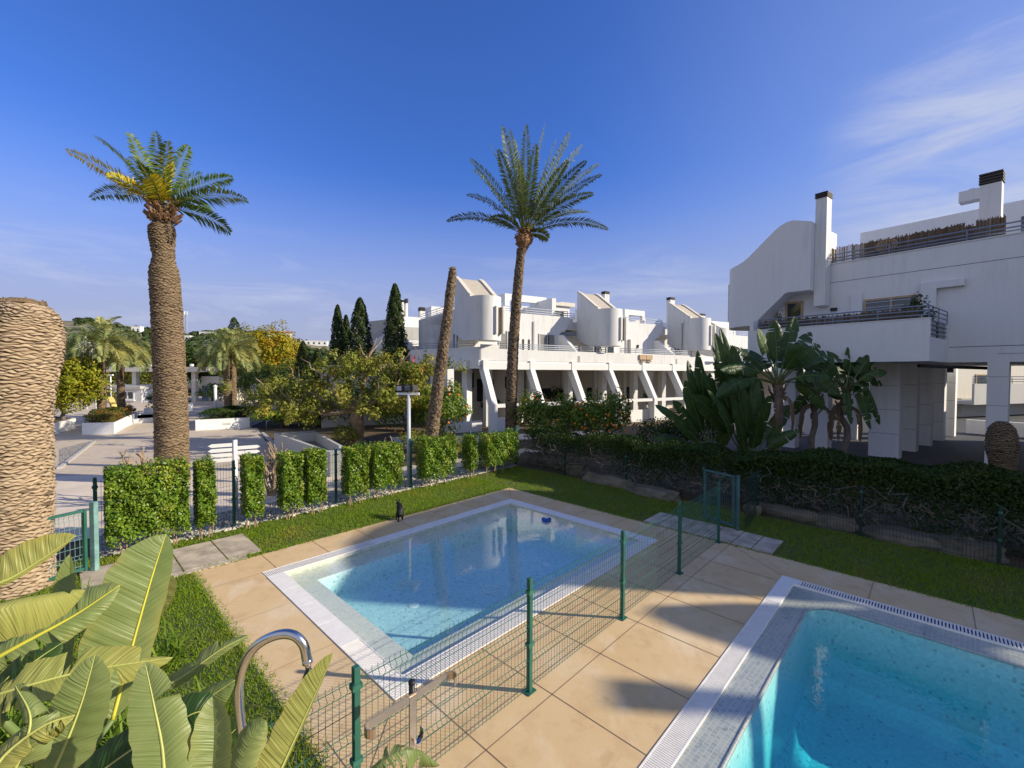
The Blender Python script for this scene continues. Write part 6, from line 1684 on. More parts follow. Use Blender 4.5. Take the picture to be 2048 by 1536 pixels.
# giant strelitzias in front of the right building
def bigstrel(base, crown_z, label, seed, leaves_, trunk=.13, tname='trunk', lean=(0, 0), dead=0, grp=None, lenk=1.):
    rnd = random.Random(seed); b = Vector(base); t = thing('giant_bird_of_paradise', label, 'plant', b, grp)
    c = b+Vector((lean[0], lean[1], crown_z))
    if crown_z > .6:
        mb = MB(); limb(mb, b, c, trunk, trunk*.8, .04, 7, 9); mb.build('trunk', M_['greybark'], t, True)
        mb = MB()
        for i in range(46):
            a = rnd.uniform(0, 6.28); z = rnd.uniform(-.75, .15); q = c+Vector((math.cos(a)*trunk*.9, math.sin(a)*trunk*.9, z)); e = q+Vector((math.cos(a)*rnd.uniform(.05, .22), math.sin(a)*rnd.uniform(.05, .22), rnd.uniform(.1, .4)))
            mb.bar(q, e, .06, .02, (math.cos(a), math.sin(a), 0))
        mb.build('leaf_sheaths', M_['fiber'], t)
    for (x, y, dy, w, dr, sp_) in leaves_:
        tip = Y(x, y, c.y+dy); v = tip-c; L_ = v.length; hz = Vector((v.x, v.y, 0))
        arch = Vector((0, 0, dr*L_))
        P = lambda f: c+v*f+arch*math.sin(math.pi*f)
        pet = [P(f) for f in (0, .12, .25, .38)]; bl = [P(f) for f in (.36, .55, .78, 1.)]
        nr_ = Vector((-v.x*.25+rnd.uniform(-.5, .5), -1, .55+rnd.uniform(-.3, .4)))
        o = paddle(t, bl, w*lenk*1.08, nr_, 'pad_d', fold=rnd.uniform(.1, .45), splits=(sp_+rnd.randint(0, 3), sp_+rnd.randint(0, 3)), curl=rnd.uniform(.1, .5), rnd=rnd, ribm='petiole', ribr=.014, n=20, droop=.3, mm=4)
        mb = MB(); mb.tube(cr(pet, 8), [.034, .033, .032, .03, .028, .026, .024, .022], 6); mb.build('leaf_stalk', M_['petiole'], t, True)
    for i in range(dead):
        a = rnd.uniform(0, 6.28); p0 = c+Vector((math.cos(a)*.1, math.sin(a)*.1, -.3)); out_ = Vector((math.cos(a), math.sin(a), 0))
        paddle(t, [p0, p0+out_*.35+Vector((0, 0, -.25)), p0+out_*.45+Vector((0, 0, -.8)), p0+out_*.42+Vector((0, 0, -1.35))], .12, (out_.x, out_.y-.4, .3), 'pad_dry', .3, (7, 8), .8, rnd, True, 'fiber', .4, name='dead_leaf', n=16, mm=3, ribr=.01)
    return t
yb = 15.5
p = Y(1556, 744.6, yb); b = Vector((p.x, yb, 0))
bigstrel(b, 3.1, 'tallest big leaved plant on a fibrous trunk in front of the tower', 301, [(1515, 658, -.6, .28, .05, 0), (1590, 632, .5, .26, .02, 1), (1622, 664, .8, .24, .05, 2), (1460, 690, .2, .30, .1, 4), (1440, 740, -.8, .26, .12, 3), (1640, 690, -.7, .30, .1, 3), (1685, 720, .3, .30, .18, 4), (1660, 755, -.8, .28, .12, 3), (1432, 795, -.9, .28, .15, 2), (1680, 790, -.5, .26, .2, 3), (1535, 665, .8, .26, .03, 1), (1605, 690, -1.0, .26, .05, 2), (1475, 725, 1.0, .28, .1, 3), (1580, 700, 1.2, .26, .05, 1), (1550, 640, .2, .28, .02, 1), (1620, 720, 1.3, .3, .08, 2), (1500, 700, 1.4, .3, .05, 1), (1650, 820, -.2, .26, .25, 3), (1455, 770, .5, .28, .12, 2)], .15, dead=4)
p = Y(1632, 744.6, 16.5)
bigstrel((p.x, 16.5, 0), 2.7, 'middle big leaved plant with slim trunk and ragged dead leaves', 302, [(1690, 700, .4, .26, .15, 3), (1600, 690, .6, .26, .08, 2), (1640, 680, 1., .25, .03, 2), (1700, 755, -.4, .26, .15, 3), (1590, 770, -.4, .24, .15, 4), (1665, 720, .2, .28, .05, 1), (1620, 740, .9, .28, .08, 2), (1680, 800, .6, .24, .25, 3), (1590, 830, .3, .24, .25, 3)], .11, dead=4)
p = Y(1695, 744.6, 16.)
bigstrel((p.x-.1, 16, 0), 2.7, 'right big leaved plant with drooping yellow ribbed leaves', 303, [(1712, 678, .3, .30, .02, 2), (1757, 692, -.4, .28, .05, 3), (1692, 690, .8, .26, .03, 1), (1740, 720, .4, .28, .08, 1), (1775, 745, -.6, .22, .2, 5), (1660, 720, -.6, .28, .1, 2), (1702, 850, -.8, .24, .5, 3), (1742, 860, -.6, .26, .55, 4), (1735, 780, -1., .26, .3, 2), (1725, 700, 1.0, .28, .04, 1), (1765, 770, .4, .26, .2, 3), (1670, 760, .5, .26, .15, 2), (1760, 850, .3, .26, .5, 3)], .12, dead=5)
p = Y(1500, 744.6, 15.2)
bigstrel((p.x, 15.2, 0), .25, 'dense low fan of big dark leaves between hedge and tower', 304, [(1430, 665, .4, .26, .0, 0), (1440, 655, 1.1, .24, .02, 2), (1400, 740, .2, .30, .05, 0), (1385, 790, -.3, .30, .1, 2), (1430, 720, .8, .28, .03, 1), (1490, 780, -.4, .24, .0, 0), (1470, 800, -.6, .24, .0, 0), (1540, 790, -.5, .26, .02, 1), (1600, 860, -.6, .2, .1, 2), (1450, 700, .3, .28, .02, 1), (1520, 760, .8, .26, .0, 1), (1580, 810, .5, .26, .05, 2), (1465, 690, .1, .28, .0, 0), (1505, 730, .2, .28, .0, 1), (1415, 780, -.8, .28, .08, 1),  (1520, 830, -.9, .22, .0, 0), (1480, 850, -.8, .22, .02, 1), (1425, 690, 1.4, .28, .0, 1)], .1)
p = Y(1428, 744.6, 15.6)
bigstrel((p.x, 15.6, 0), .2, 'left outlying fan of big dark leaves reaching over the hedge', 305, [(1345, 800, .1, .24, .08, 1), (1310, 810, -.3, .22, .12, 1), (1370, 760, .4, .28, .03, 1), (1375, 720, .9, .24, .02, 0), (1420, 745, .3, .28, .02, 2), (1350, 850, -.5, .22, .15, 3), (1300, 880, .2, .2, .2, 2), (1395, 700, 1.2, .24, .0, 0), (1460, 850, -.5, .24, .1, 1)], .1)
# ================================================================ SMALL THINGS, PLAZA, HILLS
# shower by the lawn
yS = 2.3
sh = thing('outdoor_shower', 'curved stainless steel shower pipe among the paddle leaves', 'shower', Vector((Y(487, 1536, yS).x, yS, 0)))
pp = [Y(489, 1536, yS), Y(478, 1420, yS), Y(477, 1370, yS), Y(486, 1330, yS), Y(508, 1296, yS), Y(535, 1277, yS), Y(565, 1268, yS), Y(590, 1272, yS), Y(607, 1290, yS), Y(613, 1315, yS), Y(614, 1322, yS)]
bx_ = pp[0].x
pp = [Vector((bx_+.01, yS, 0))]+cr([Vector((bx_+.01, yS, .4))]+pp, 40)
mb = MB(); mb.tube(pp, .0245, 14); mb.build('pipe', M_['steel'], sh, True)
hd = pp[-1]
mb = MB(); mb.tube([hd+Vector((0, 0, .01)), hd+Vector((.003, 0, -.012))], .026, 14); mb.tube([hd+Vector((.003, 0, -.012)), hd+Vector((.006, 0, -.035))], .015, 12); mb.build('collar', M_['steel'], sh, True)
mb = MB(); mb.lathe(hd+Vector((.008, 0, -.09)), [(.002, -.03), (.022, -.028), (.032, -.012), (.03, .008), (.018, .032), (.012, .058)], 16); mb.build('shower_head', M_['black'], sh, True)
# bent metal hook on a post
hp0 = Vector((-.69, 3.0, 0)); hk = thing('hook_stand', 'brushed metal T shaped hook stand in front of the pool fence', 'stand', hp0)
Ad = AX.copy()
mb = MB(); mb.tube([hp0, hp0+Vector((0, 0, 1.33))], .021, 10); mb.build('pole', M_['black'], hk, True)
M_['brushed'] = mat('brushed_bronze_steel', (.5, .4, .3), .35, .08, 12, bp=0, metal=.85)
mb = MB(); f_ = hp0-Vector((0, .03, 0)); mb.bar(f_+Vector((.012, 0, 0)), f_+Vector((.012, 0, 1.27)), .052, .012, Ad.cross(Vector((0, 0, 1)))); mb.build('flat_bar', M_['brushed'], hk)
mb = MB(); zc = 1.255
ctr = f_+Vector((0, -.012, zc)); hw_ = .035; th_ = .006; nb_ = BX
prof = [ctr-Ad*.31+nb_*.0, ctr+Ad*.31]
mb.bar(prof[0], prof[1], th_, .06)
for e, sg in ((prof[0], 1), (prof[1], -1)):
    pr_c = e+nb_*.045; prev = e
    for k in range(1, 9):
        a = math.pi*k/8; q = pr_c-nb_*.045*math.cos(a)-Ad*sg*.045*math.sin(a)
        mb.bar(prev, q, th_, .06); prev = q
mb.build('cross_bar', M_['brushed'], hk)
mb = MB(); prev = f_+Vector((.012, -.01, .98))
for k in range(1, 8):
    a = math.pi*k/7*1.15; q = f_+Vector((.012+.0, -.01, .98))+Ad*(.045-.045*math.cos(a))*.9+Vector((0, 0, -.055*math.sin(a))); mb.bar(prev, q, .004, .045, BX); prev = q
mb.build('lower_hook', M_['steel'], hk)
mb = MB(); mb.tube([hp0+Vector((0, 0, 1.33)), hp0+Vector((0, 0, 1.35))], .024, 10); mb.build('pole_cap', M_['black'], hk, True)

# black cat seated at the edge of lawn and deck, seen from behind
cb = G(797, 1040); ct = thing('cat', 'black cat standing hunched at the lawn edge looking left', 'cat', cb)
mw_ = FPX/cb.y
def cv(x, z, y): return cb+Vector((x*1.08, y*.9, z*.8))
bm = bmesh.new(); lay_ = None
# skeleton: pelvis, spine, neck, head, legs
J = {'pel': cv(.03, .20, -.02), 'sp1': cv(.03, .27, .06), 'sp2': cv(.01, .32, .14), 'sh': cv(-.02, .33, .22), 'nk': cv(-.05, .38, .27), 'hd': cv(-.075, .425, .29), 'mz': cv(-.115, .405, .27),
     'hlk': cv(-.03, .13, .02), 'hlh': cv(-.04, .06, -.03), 'hlf': cv(-.045, .012, .02), 'hrk': cv(.085, .13, .02), 'hrh': cv(.085, .06, -.03), 'hrf': cv(.09, .012, .02),
     'fle': cv(-.06, .2, .23), 'flw': cv(-.065, .08, .23), 'flf': cv(-.07, .012, .21), 'fre': cv(.04, .2, .23), 'frw': cv(.045, .08, .23), 'frf': cv(.045, .012, .21),
     'ta': cv(.03, .17, -.07), 'tb': cv(.025, .09, -.09), 'tc': cv(.02, .035, -.12), 'td': cv(.03, .015, -.18)}
Rr_ = dict(pel=.085, sp1=.088, sp2=.08, sh=.07, nk=.05, hd=.052, mz=.022, hlk=.042, hlh=.02, hlf=.02, hrk=.042, hrh=.02, hrf=.02, fle=.03, flw=.018, flf=.02, fre=.03, frw=.018, frf=.02, ta=.024, tb=.02, tc=.018, td=.014)
Ed = [('pel', 'sp1'), ('sp1', 'sp2'), ('sp2', 'sh'), ('sh', 'nk'), ('nk', 'hd'), ('hd', 'mz'), ('pel', 'hlk'), ('hlk', 'hlh'), ('hlh', 'hlf'), ('pel', 'hrk'), ('hrk', 'hrh'), ('hrh', 'hrf'), ('sh', 'fle'), ('fle', 'flw'), ('flw', 'flf'), ('sh', 'fre'), ('fre', 'frw'), ('frw', 'frf'), ('pel', 'ta'), ('ta', 'tb'), ('tb', 'tc'), ('tc', 'td')]
ks = list(J); me = bpy.data.meshes.new('body'); me.from_pydata([tuple(J[k]-cb) for k in ks], [(ks.index(a), ks.index(b)) for a, b in Ed], []); me.materials.append(M_['cat'])
co = bpy.data.objects.new('body', me); C.objects.link(co); co.parent = ct
sk = co.modifiers.new('skin', 'SKIN'); sk.use_smooth_shade = True
for i, k in enumerate(ks): me.skin_vertices[0].data[i].radius = (Rr_[k], Rr_[k])
me.skin_vertices[0].data[0].use_root = True
co.modifiers.new('sub', 'SUBSURF').levels = 2; co.modifiers['sub'].render_levels = 2
for sx_ in (-.028, .028):
    mb = MB(); e = J['hd']+Vector((sx_, .01, .045)); mb.add([e+Vector((-.022, 0, -.012)), e+Vector((.022, 0, -.012)), e+Vector((0, .018, -.012)), e+Vector((sx_*.3, 0, .045))], [(0, 1, 3), (1, 2, 3), (2, 0, 3), (0, 2, 1)]); mb.build('ear', M_['cat'], ct)

# floodlight mast
fb_ = ab(4.93, -3.02); fm = thing('floodlight_mast', 'grey mast with a white crossbar carrying three floodlights', 'floodlight', fb_)
zt = Y(833, 790, fb_.y).z; px_ = fb_.y/FPX
mb = MB(); mb.tube([fb_, fb_+Vector((0, 0, zt))], .055, 10); mb.build('pole', M_['rail'], fm, True)
mb = MB(); mb.box(fb_+Vector((-23*px_, -.05, zt)), Vector((44*px_, 0, 0)), Vector((0, .1, 0)), Vector((0, 0, .07))); mb.build('crossbar', M_['white2'], fm)
for i, x in enumerate((-19, -2, 14)):
    c = fb_+Vector((x*px_, -.02, zt+.2)); lampo = MB()
    an = (-.3, .35, .9)[i]; u = Vector((math.cos(an), math.sin(an), 0)); w_ = Vector((-math.sin(an), math.cos(an), 0)); up_ = Vector((0, 0, 1))
    tl = (w_*.08+up_).normalized()
    lampo.box(c-u*.11-tl*.1+w_*.0, u*.22, w_*.07, tl*.2); l_ = lampo.build('lamp', M_['black'], fm, bevel=.008)
    mb = MB(); mb.box(c-u*.08-tl*.07-w_*.004, u*.16, w_*.003, tl*.14); mb.build('lamp_glass', (M_['shutter'], M_['glass'], M_['black'])[i], l_)
    mb = MB(); mb.bar(c-Vector((0, 0, .2)), c-Vector((0, 0, .06)), .03); mb.build('bracket', M_['black'], l_)

# signpost
sb = ab(.62, -4.05); sp_ = thing('signpost', 'white signpost with blank arrow boards pointing left and right', 'signpost', sb)
px_ = sb.y/FPX; zt = Y(470, 880, sb.y).z
mb = MB(); mb.tube([sb, sb+Vector((0, 0, zt))], .05, 12); mb.build('pole', M_['white2'], sp_, True)
for i in range(7):
    lft = i < 4; py = 889+9.7*i if lft else 896+9.7*(i-4)
    z = Y(470, py, sb.y).z; L_ = 40*px_ if lft else 41*px_; s = -1 if lft else 1; x0 = -.05*1 if lft else .05
    h = .042; tip = .07
    pr2 = [(x0*1, -h), (x0+s*(L_-tip), -h), (x0+s*L_, 0), (x0+s*(L_-tip), h), (x0, h)]
    mb = MB(); mb.extr(pr2, (sb.x, sb.y-.02-.004*i, z), (.86, .51, 0), (0, 0, 1), Vector((-.015, .026, 0))); mb.build('arrow_board', M_['white2'], sp_)

# pruned bare shrubs
def bare(px, py, h, label, seed, k=6, spread=.35, y=None):
    rnd = random.Random(seed); random.seed(seed); b = G(px, py); t = thing('pruned_shrub', label, 'shrub', b, 'pruned bare shrubs'); mb = MB()
    for i in range(k):
        a = rnd.uniform(0, 6.28); e = b+Vector((math.cos(a)*spread, math.sin(a)*spread, h*rnd.uniform(.55, .85))); pts = limb(mb, b+Vector((rnd.uniform(-.08, .08), 0, 0)), e, .045, .028, .08, 5, 6)
        for j in range(4):
            q = pts[rnd.randint(2, 5)]; limb(mb, q, q+Vector((rnd.uniform(-.25, .25), rnd.uniform(-.2, .2), rnd.uniform(.08, .3)*h)), .024, .014, .1, 3, 5)
    mb.build('branches', M_['bare'], t); return t
bare(248, 1010, 1.35, 'dark pruned shrub with crooked arms above the widest hedge block', 1, 5, .4)
bare(282, 1004, 1.4, 'pale pruned shrub with a slanting arm left of the tall palm trunk', 2, 4, .4)
bare(543, 992, 1.5, 'pollarded shrub with a knobbly head right of the white signpost', 3, 9, .22)
bare(770, 946, 1.2, 'small pruned shrub peeping over the hedge by the floodlight pole', 4, 6, .3)

# triangular basin
zt = .82
P3 = [G(548, 866, zt), G(628, 861, zt), G(688, 893, zt), G(690, 904, zt), G(660, 905, zt)]
tb_ = thing('triangular_basin', 'raised triangular concrete water basin on the plaza edge', 'fountain', (P3[3].x, P3[3].y, 0))
cx = sum((p for p in P3), Vector())/5
def ins3(k): return [p.lerp(cx, k) for p in P3]
mb = MB(); O_, I_ = P3, ins3(.2); k = 5
vs = [Vector((p.x, p.y, -.02)) for p in O_]+[Vector((p.x, p.y, zt)) for p in O_]+[Vector((p.x, p.y, zt)) for p in I_]+[Vector((p.x, p.y, .3)) for p in I_]
fs = []
for i in range(k):
    j = (i+1) % k; fs += [(i, j, j+k, i+k), (i+k, j+k, j+2*k, i+2*k), (i+2*k, j+2*k, j+3*k, i+3*k)]
mb.add(vs, fs); o = mb.build('wall', M_['greywall'], tb_)
bm = bmesh.new(); bm.from_mesh(o.data); bmesh.ops.recalc_face_normals(bm, faces=bm.faces); bm.to_mesh(o.data); bm.free()
mb = MB(); mb.poly([Vector((p.x, p.y, .45)) for p in I_]); mb.build('water_surface', M_['glass'], tb_)

# plaza: sculpture, fountain rim, gatehouse, canopy, flags, bollard, ramp
def fin(px0, py0, px1, py1, y, label, w0, w1):
    b = G((px0+px1)/2, py1); b = Vector((Y(px1, 800, y).x, y, 0)); t = thing('sculpture', label, 'sculpture', b, 'yellow stone sculptures'); px_ = y/FPX
    H = Y(px0, py0, y).z; pr = []
    lft = [(px0, 1.), (px0+6, .8), (px0+10, .55), (px0+12, .25), (px0+12, 0)]; rgt = [(px1, 0), (px1-1, .25), (px1-5, .55), (px1-11, .8), (px0+4, 1.02)]
    pr = [((x-px1)*px_, f*H) for x, f in lft+rgt]; mb = MB(); mb.extr(pr, b, (1, 0, 0), (0, 0, 1), Vector((.15, .4, 0))); mb.build('blade', M_['yellow_stone'], t, bevel=.02)
fin(223, 790, 246, 826, 33, 'curved yellow stone blade sculpture behind the reddish planter', 1, 1)
fin(212, 795, 228, 826, 34.5, 'second curved stone blade, in shade, beside the pale palm trunk', 1, 1)
fc = G(285, 840); fo = thing('fountain', 'low round pale fountain basin on the plaza left of the tall palm', 'fountain', fc)
mb = MB(); n_ = 40; rO, rI = 2.3, 2.05
mb.lathe(fc, [(rI, .12), (rI, .3), (rO, .3), (rO, -.02)], n_); mb.build('rim', M_['white2'], fo)
M_['pale_water'] = mat('shallow_fountain_water', (.3, .42, .38), .08, .1, bp=0); mb = MB(); mb.lathe(fc, [(.01, .21), (rI-.003, .21)], n_); mb.build('water_surface', M_['pale_water'], fo)
yg = 50
def gx_(px, y=yg): return Y(px, 744.6, y).x
def gz_(py, y=yg): return Y(700, py, y).z
can = thing('entrance_canopy', 'long flat concrete canopy beam on posts at the estate entrance', 'canopy', (gx_(330), yg, 0))
mb = MB(); mb.box((gx_(208), yg, gz_(745)), (gx_(408)-gx_(208), 0, 0), (0, 2.6, 0), (0, 0, gz_(735)-gz_(745))); mb.build('beam', M_['cream'], can)
for px in (260, 380):
    mb = MB(); mb.box((gx_(px-4), yg+.5, 0), (gx_(px+4)-gx_(px-4), 0, 0), (0, .5, 0), (0, 0, gz_(745))); mb.build('post', M_['cream'], can)
for px in (224, 380, 300):
    mb = MB(); mb.lathe((gx_(px), yg+.3, gz_(735)), [(.12, 0), (.25, .12), (.18, .32), (.03, .38)], 10); mb.build('dome_lamp', M_['white2'], can, True)
gh = thing('gatehouse', 'small cream gatehouse with a dark open doorway right of the tall palm', 'building', (gx_(410), yg+1, 0))
mb = MB(); mb.box((gx_(384), yg+1.5, 0), (gx_(420)-gx_(384), 0, 0), (0, 5, 0), (0, 0, gz_(754))); mb.box((gx_(420)+.003, yg+1.6, 0), (gx_(450)-gx_(420), 2.4, 0), (0, 4, 0), (0, 0, gz_(754)-.03)); mb.build('wall', M_['cream'], gh)
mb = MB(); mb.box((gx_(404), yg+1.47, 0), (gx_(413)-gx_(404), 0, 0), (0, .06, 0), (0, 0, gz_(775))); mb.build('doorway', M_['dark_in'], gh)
mb = MB(); mb.box((gx_(385), yg+1.45, 0), (gx_(398)-gx_(385), 0, 0), (0, .05, 0), (0, 0, gz_(773)))
for i in range(6): mb.box((gx_(385)+.12+i*.13, yg+1.42, .15), (.03, 0, 0), (0, .03, 0), (0, 0, gz_(775)-.2))
mb.build('door', M_['rail_grey'], gh)
lb = thing('lodge', 'low entrance lodge with ribbon windows left of the tall palm trunk', 'building', (gx_(250), yg, 0))
mb = MB(); mb.box((gx_(150), yg-2, 0), (gx_(312)-gx_(150), 0, 0), (0, 6, 0), (0, 0, gz_(778))); mb.build('wall', M_['white'], lb)
mb = MB(); mb.box((gx_(148), yg-2.3, gz_(778)), (gx_(314)-gx_(148), 0, 0), (0, 6.6, 0), (0, 0, .3)); mb.build('roof', M_['greywall'], lb)
LF = Frame((gx_(240), yg-2), (1, 0), (0, -1))
for px0, px1 in ((245, 271), (272, 298)): window(LF, lb, gx_(px0)-gx_(240), gx_(px1)-gx_(240), gz_(799), gz_(782), .0, 'white2', .12, 2)
mb = MB(); mb.box((gx_(243), yg-2.2, gz_(801)), (gx_(300)-gx_(243), 0, 0), (0, .3, 0), (0, 0, .12)); mb.build('sill', M_['white2'], lb)
def flagpole(px, pyt, y, label, s):
    b = Vector((Y(px, 744.6, y).x, y, 0)); t = thing('flagpole', label, 'flagpole', b, 'white banner flags'); zt = Y(px, pyt, y).z; px_ = y/FPX
    mb = MB(); mb.tube([b, b+Vector((0, 0, zt))], [.09, .06], 8); mb.build('pole', M_['white2'], t, True)
    vs, fs = [], []; n = 16; wv = 15*px_; z0 = zt-.25; z1 = Y(px, 738 if s else 728, y).z
    for i in range(n+1):
        z = z0+(z1-z0)*i/n; 
        for j in range(7): u = j/6; vs.append(b+Vector((-u*wv*(1+.05*math.sin(i*.7)), .18*math.sin(u*5+i*.5), z-(u*.5))))
    for i in range(n):
        for j in range(6): a = i*7+j; fs.append((a, a+1, a+8, a+7))
    mb = MB(); mb.add(vs, fs); o = mb.build('flag', M_['flag'], t, True); o.modifiers.new('solid', 'SOLIDIFY').thickness = .012
    mb = MB()
    for k in range(5):
        z = z0+(z1-z0)*(.35+.12*k); mb.bar(b+Vector((-wv*.28, -.26, z-.1)), b+Vector((-wv*.72, -.26, z-.28+.1*(k % 2))), .03, .14)
    mb.build('printed_mark', M_['black'], o)
flagpole(172, 672, 40, 'left white banner flag with dark lettering marks', 0); flagpole(190, 668, 41, 'right white banner flag with dark lettering marks', 1)
bo = thing('bollard_lamp', 'white bollard lamp near the gatehouse shrubs', 'bollard', Vector((Y(430, 744.6, 42).x, 42, 0)))
b = Vector((Y(430, 744.6, 42).x, 42, 0)); mb = MB(); mb.tube([b, b+Vector((0, 0, 2.0))], .13, 10); mb.build('post', M_['white2'], bo, True); mb = MB(); mb.lathe(b+Vector((0, 0, 2.0)), [(.2, 0), (.2, .06), (.03, .2)], 10); mb.build('cap', M_['white2'], bo, True)
b = Vector((Y(221, 744.6, 46).x, 46, 0)); lp_ = thing('street_lamp', 'slim white lamp post by the lodge roof', 'lamp post', b); mb = MB(); mb.tube([b, b+Vector((0, 0, 3.0))], .06, 8); mb.build('post', M_['white2'], lp_, True); mb = MB(); mb.box(b+Vector((-.25, -.1, 3.0)), (.5, 0, 0), (0, .2, 0), (0, 0, .12)); mb.build('lamp_head', M_['white2'], lp_)
b = G(515, 850); rp_ = thing('ramp', 'shaded ramp with thin rails right of the long white planter', 'ramp', b)
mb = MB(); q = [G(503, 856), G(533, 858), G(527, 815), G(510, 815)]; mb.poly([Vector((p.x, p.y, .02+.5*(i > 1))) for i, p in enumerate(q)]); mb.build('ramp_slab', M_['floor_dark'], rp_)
for (a_, c_) in ((q[0], q[3]), (q[1], q[2])):
    mb = MB()
    for h_ in (.5, .95): mb.tube([Vector((a_.x, a_.y, h_)), Vector((c_.x, c_.y, h_+.5))], .03, 6)
    for f_ in (0, .33, .66, 1): v = Vector((a_.x, a_.y, 0)).lerp(Vector((c_.x, c_.y, .5)), f_); mb.tube([v, v+Vector((0, 0, .95))], .03, 6)
    mb.build('handrail', M_['rail_grey'], rp_, True)
wf = thing('white_fence', 'short white railing at the end of the ramp', 'fence', Vector((Y(512, 744.6, 44).x, 44, 0))); mb = MB()
x0_, x1_ = Y(502, 744.6, 44).x, Y(524, 744.6, 44).x
for i in range(9): x = x0_+(x1_-x0_)*i/8; mb.bar((x, 44, .6), (x, 44, 2.3), .05)
mb.bar((x0_, 44, 2.3), (x1_, 44, 2.3), .07); mb.bar((x0_, 44, .7), (x1_, 44, .7), .07); mb.build('railing', M_['white2'], wf)

# hills and what stands on them
hn = 120
def hillz(x, y):
    # skyline heights read as angles above the horizon at about 420 m
    pxs = np.array([-900, -400, 0, 120, 200, 290, 330, 380, 430, 480, 520, 560, 600, 640, 700, 800, 1000, 1300, 1700, 2300, 3000])
    pys = np.array([690, 668, 652, 645, 641, 652, 660, 668, 664, 662, 668, 676, 686, 695, 700, 712, 720, 722, 722, 730, 738])
    px = 1024+FPX*x/np.maximum(y, 1.)
    sky_ = np.interp(px, pxs, pys); ridge = 420.
    h = (744.6-sky_)/FPX*ridge
    f = np.clip((y-110)/(ridge-110), 0, 1); f = f*f*(3-2*f)
    back = np.clip(1-(y-ridge)/500, .2, 1)
    return 0.+h*f*back+2.2*np.sin(x*.021+y*.013)*f+1.2*np.sin(x*.06+1)*np.sin(y*.05)*f
xs = np.linspace(-900, 900, 241); ys = np.concatenate([np.linspace(105, 450, 100), np.linspace(460, 1100, 20)])
XX, YY = np.meshgrid(xs, ys, indexing='ij'); ZZ = hillz(XX, YY); ZZ[:, 0] = -.3
V = np.stack([XX, YY, ZZ], 2).reshape(-1, 3); ny = len(ys)
i = (np.arange(len(xs)-1)[:, None]*ny+np.arange(ny-1)[None]).ravel(); F = np.stack([i, i+ny, i+ny+1, i+1], 1)
m, tt_, b_, o_ = newmat('hill_scrub'); v = coords(tt_)
c = mixrgb(tt_, rng_(tt_, noise(tt_, v, .011, 5, .6), .42, .58), (.10, .13, .055, 1), (.27, .21, .125, 1)); c = mixrgb(tt_, rng_(tt_, noise(tt_, v, .06, 5, .65), .5, .62, 0, .8), c, (.05, .07, .035, 1)); c = mixrgb(tt_, rng_(tt_, noise(tt_, v, .018, 3, .5), .58, .66, 0, .8), c, (.17, .22, .06, 1))
tt_.links.new(c, b_.inputs['Base Color']); b_.inputs['Roughness'].default_value = .95
tag(npmesh('hills', V, F, m, None, True), kind='structure')
rng = np.random.default_rng(9); n = 2600
px_r = rng.uniform(150, 760, n); yr = 130+rng.uniform(0, 1, n)**.7*300; xr = (px_r-1024)/FPX*yr
cl_ = np.sin(xr*.045)+np.sin(yr*.06+xr*.02)+rng.normal(0, .6, n); k = cl_ > .3; xr, yr = xr[k], yr[k]; zr = hillz(xr, yr)
sz = rng.uniform(1.2, 3.4, len(xr)); per = 26
P = np.repeat(np.stack([xr, yr, zr+sz*.5], 1), per, 0); e = rng.normal(0, 1, (len(P), 3)); e /= np.linalg.norm(e, axis=1)[:, None]; s2 = np.repeat(sz, per)
V, F = leaves(P+e*s2[:, None]*np.array([.62, .62, .5]), e+np.array([0, 0, .4]), s2*.75, .8, .4, rng)
M_['lf_hill'] = leafmat('hill_bush_leaf', (.035, .06, .02), (.07, .1, .035), (.11, .12, .05), .1, .8, .02)
tag(npmesh('hill_bushes', V, F, M_['lf_hill'], None), 'scattered dark bushes and trees covering the far hillside', 'bushes', kind='stuff')
def house(px, y, w, d, h, label, roofm='terracotta', roof=True, wallm='white2'):
    x = (px-1024)/FPX*y; z = float(hillz(np.array([x]), np.array([float(y)]))[0])-.5; t = thing('hill_house', label, 'house', (x, y, z), 'houses on the far hill'); mb = MB(); mb.bc((x, y, z+h/2), w, d, h, .3); mb.build('wall', M_[wallm], t)
    mb = MB(); c, s = math.cos(.3), math.sin(.3); A_, B_ = Vector((c, s, 0)), Vector((-s, c, 0)); o = Vector((x, y, z+h))
    if roof: mb.extr([(-d/2-.4, 0), (d/2+.4, 0), (0, h*.45)], o-A_*(w/2+.4), B_, (0, 0, 1), A_*(w+.8)); mb.build('roof', M_[roofm], t)
    else: mb.bc((x, y, z+h+.15), w+.4, d+.4, .3, .3); mb.build('roof', M_['white2'], t)
    mb = MB(); F_ = Frame((x, y), A_, -B_); k = max(2, int(w/4))
    for i in range(k): F_.box(mb, -w/2+w*(i+.3)/k, -w/2+w*(i+.65)/k, d/2+.003, d/2+.05, z+h*.35, z+h*.75)
    mb.build('windows', M_['glass'], t)
house(277, 300, 5, 5, 6, 'small white tower house on the ridge left of the tall palm', roof=False)
house(447, 400, 16, 8, 4, 'long low white house on the ridge above the right plaza palm', roof=False)
house(418, 330, 10, 6, 3.5, 'pale low house on the dry slope left of the lone cypress', roof=False)
house(562, 380, 17, 9, 4.2, 'white house with red roof on the hill above the autumn tree')
house(630, 360, 20, 8, 4, 'long white house at the end of the hill near the cypresses', roof=False)
house(586, 105, 9, 6, 3.4, 'near white cottage with red tiles between autumn tree and cypresses')
house(372, 300, 7, 6, 4, 'small pale house at the foot of the antenna mast', roof=False)
x = (374-1024)/FPX*330; z = float(hillz(np.array([x]), np.array([330.]))[0]); t = thing('antenna_mast', 'lattice phone mast on the hill right of the tall palm trunk', 'mast', (x, 330, z)); zt = Y(374, 624, 330).z; mb = MB()
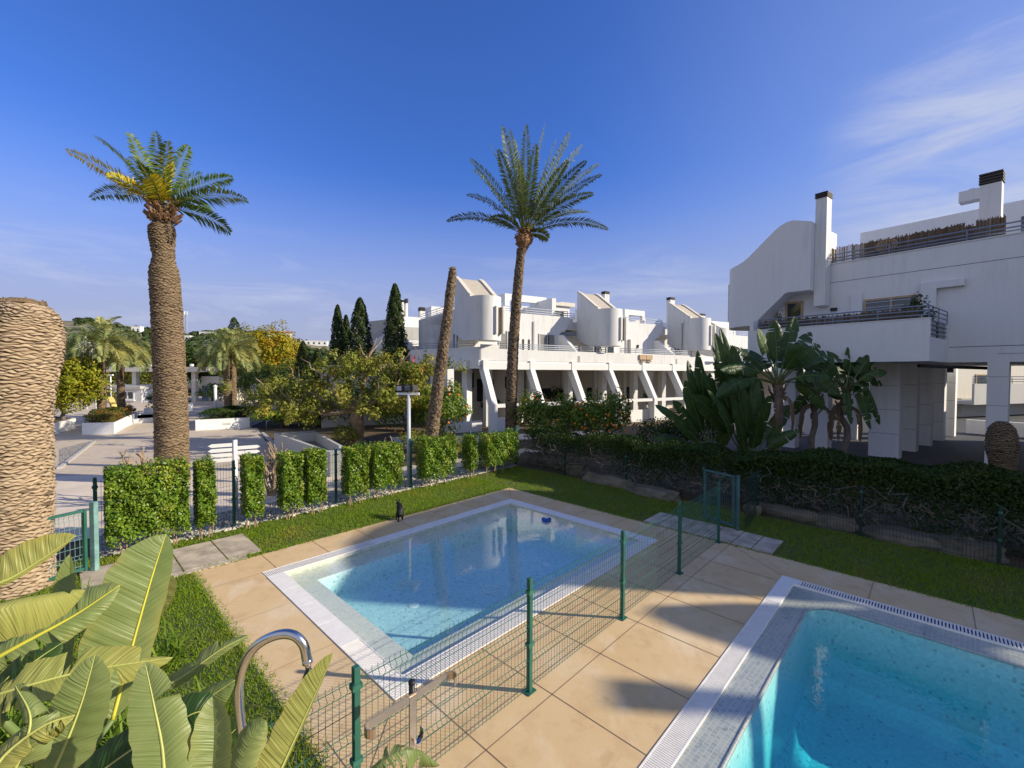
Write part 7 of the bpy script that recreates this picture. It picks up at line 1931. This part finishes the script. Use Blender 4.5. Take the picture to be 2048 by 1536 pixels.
for (ax, ay) in ((-1, -1), (1, -1), (1, 1), (-1, 1)): mb.tube([(x+ax*.7, 330+ay*.7, z-1), (x+ax*.35, 330+ay*.35, zt)], .12, 4)
nst = 14
for i in range(nst):
    f0, f1 = i/nst, (i+1)/nst; a0, a1 = .7-.35*f0, .7-.35*f1; z0, z1 = z+(zt-z)*f0, z+(zt-z)*f1
    mb.tube([(x-a0, 330-a0, z0), (x+a1, 330-a1, z1)], .08, 4); mb.tube([(x+a0, 330-a0, z0), (x+a0, 330+a0, z0)], .08, 4); mb.tube([(x+a0, 330-a0, z0), (x-a0, 330-a0, z0)], .08, 4)
mb.build('lattice', M_['rail'], t)
mb = MB()
for k in range(3): a = k*2.09; mb.bc((x+.9*math.cos(a), 330+.9*math.sin(a), zt-.8), .5, .4, 2.6, a)
mb.build('antennas', M_['white2'], t)
x = (528-1024)/FPX*420; z = float(hillz(np.array([x]), np.array([420.]))[0]); t = thing('pylon', 'thin power pylon on the far ridge', 'pylon', (x, 420, z)); zt = Y(528, 660, 420).z; mb = MB(); mb.tube([(x-1.2, 420, z-1), (x, 420, zt)], .1, 4); mb.tube([(x+1.2, 420, z-1), (x, 420, zt)], .1, 4)
for f_ in (.7, .85): zz = z+(zt-z)*f_; mb.tube([(x-3, 420, zz), (x+3, 420, zz)], .1, 4)
mb.build('frame', M_['rail_grey'], t)
for i, (px, py, y) in enumerate(((538, 668, 385), (549, 672, 385), (575, 672, 380), (522, 668, 390))):
    x = (px-1024)/FPX*y; z = float(hillz(np.array([x]), np.array([float(y)]))[0]); rngc = np.random.default_rng(i); H = Y(px, py, y).z-z; n = 500; zz = rngc.uniform(0, 1, n); an = rngc.uniform(0, 6.28, n); r = H*.16*(1-zz**2)
    t = thing('cypress', 'tiny dark cypress on the far hill beside the red roofed house', 'cypress', (x, y, z), 'far hill cypresses'); V, F = leaves(np.stack([x+r*np.cos(an), y+r*np.sin(an), z+zz*H], 1), np.stack([np.cos(an), np.sin(an), .5+0*an], 1), H*.12, .5, .4, rngc); npmesh('foliage', V, F, M_['lf_cyp'], t)
    mb = MB(); mb.tube([(x, y, z), (x, y, z+H*.4)], .2, 5); mb.build('trunk', M_['greybark'], t)
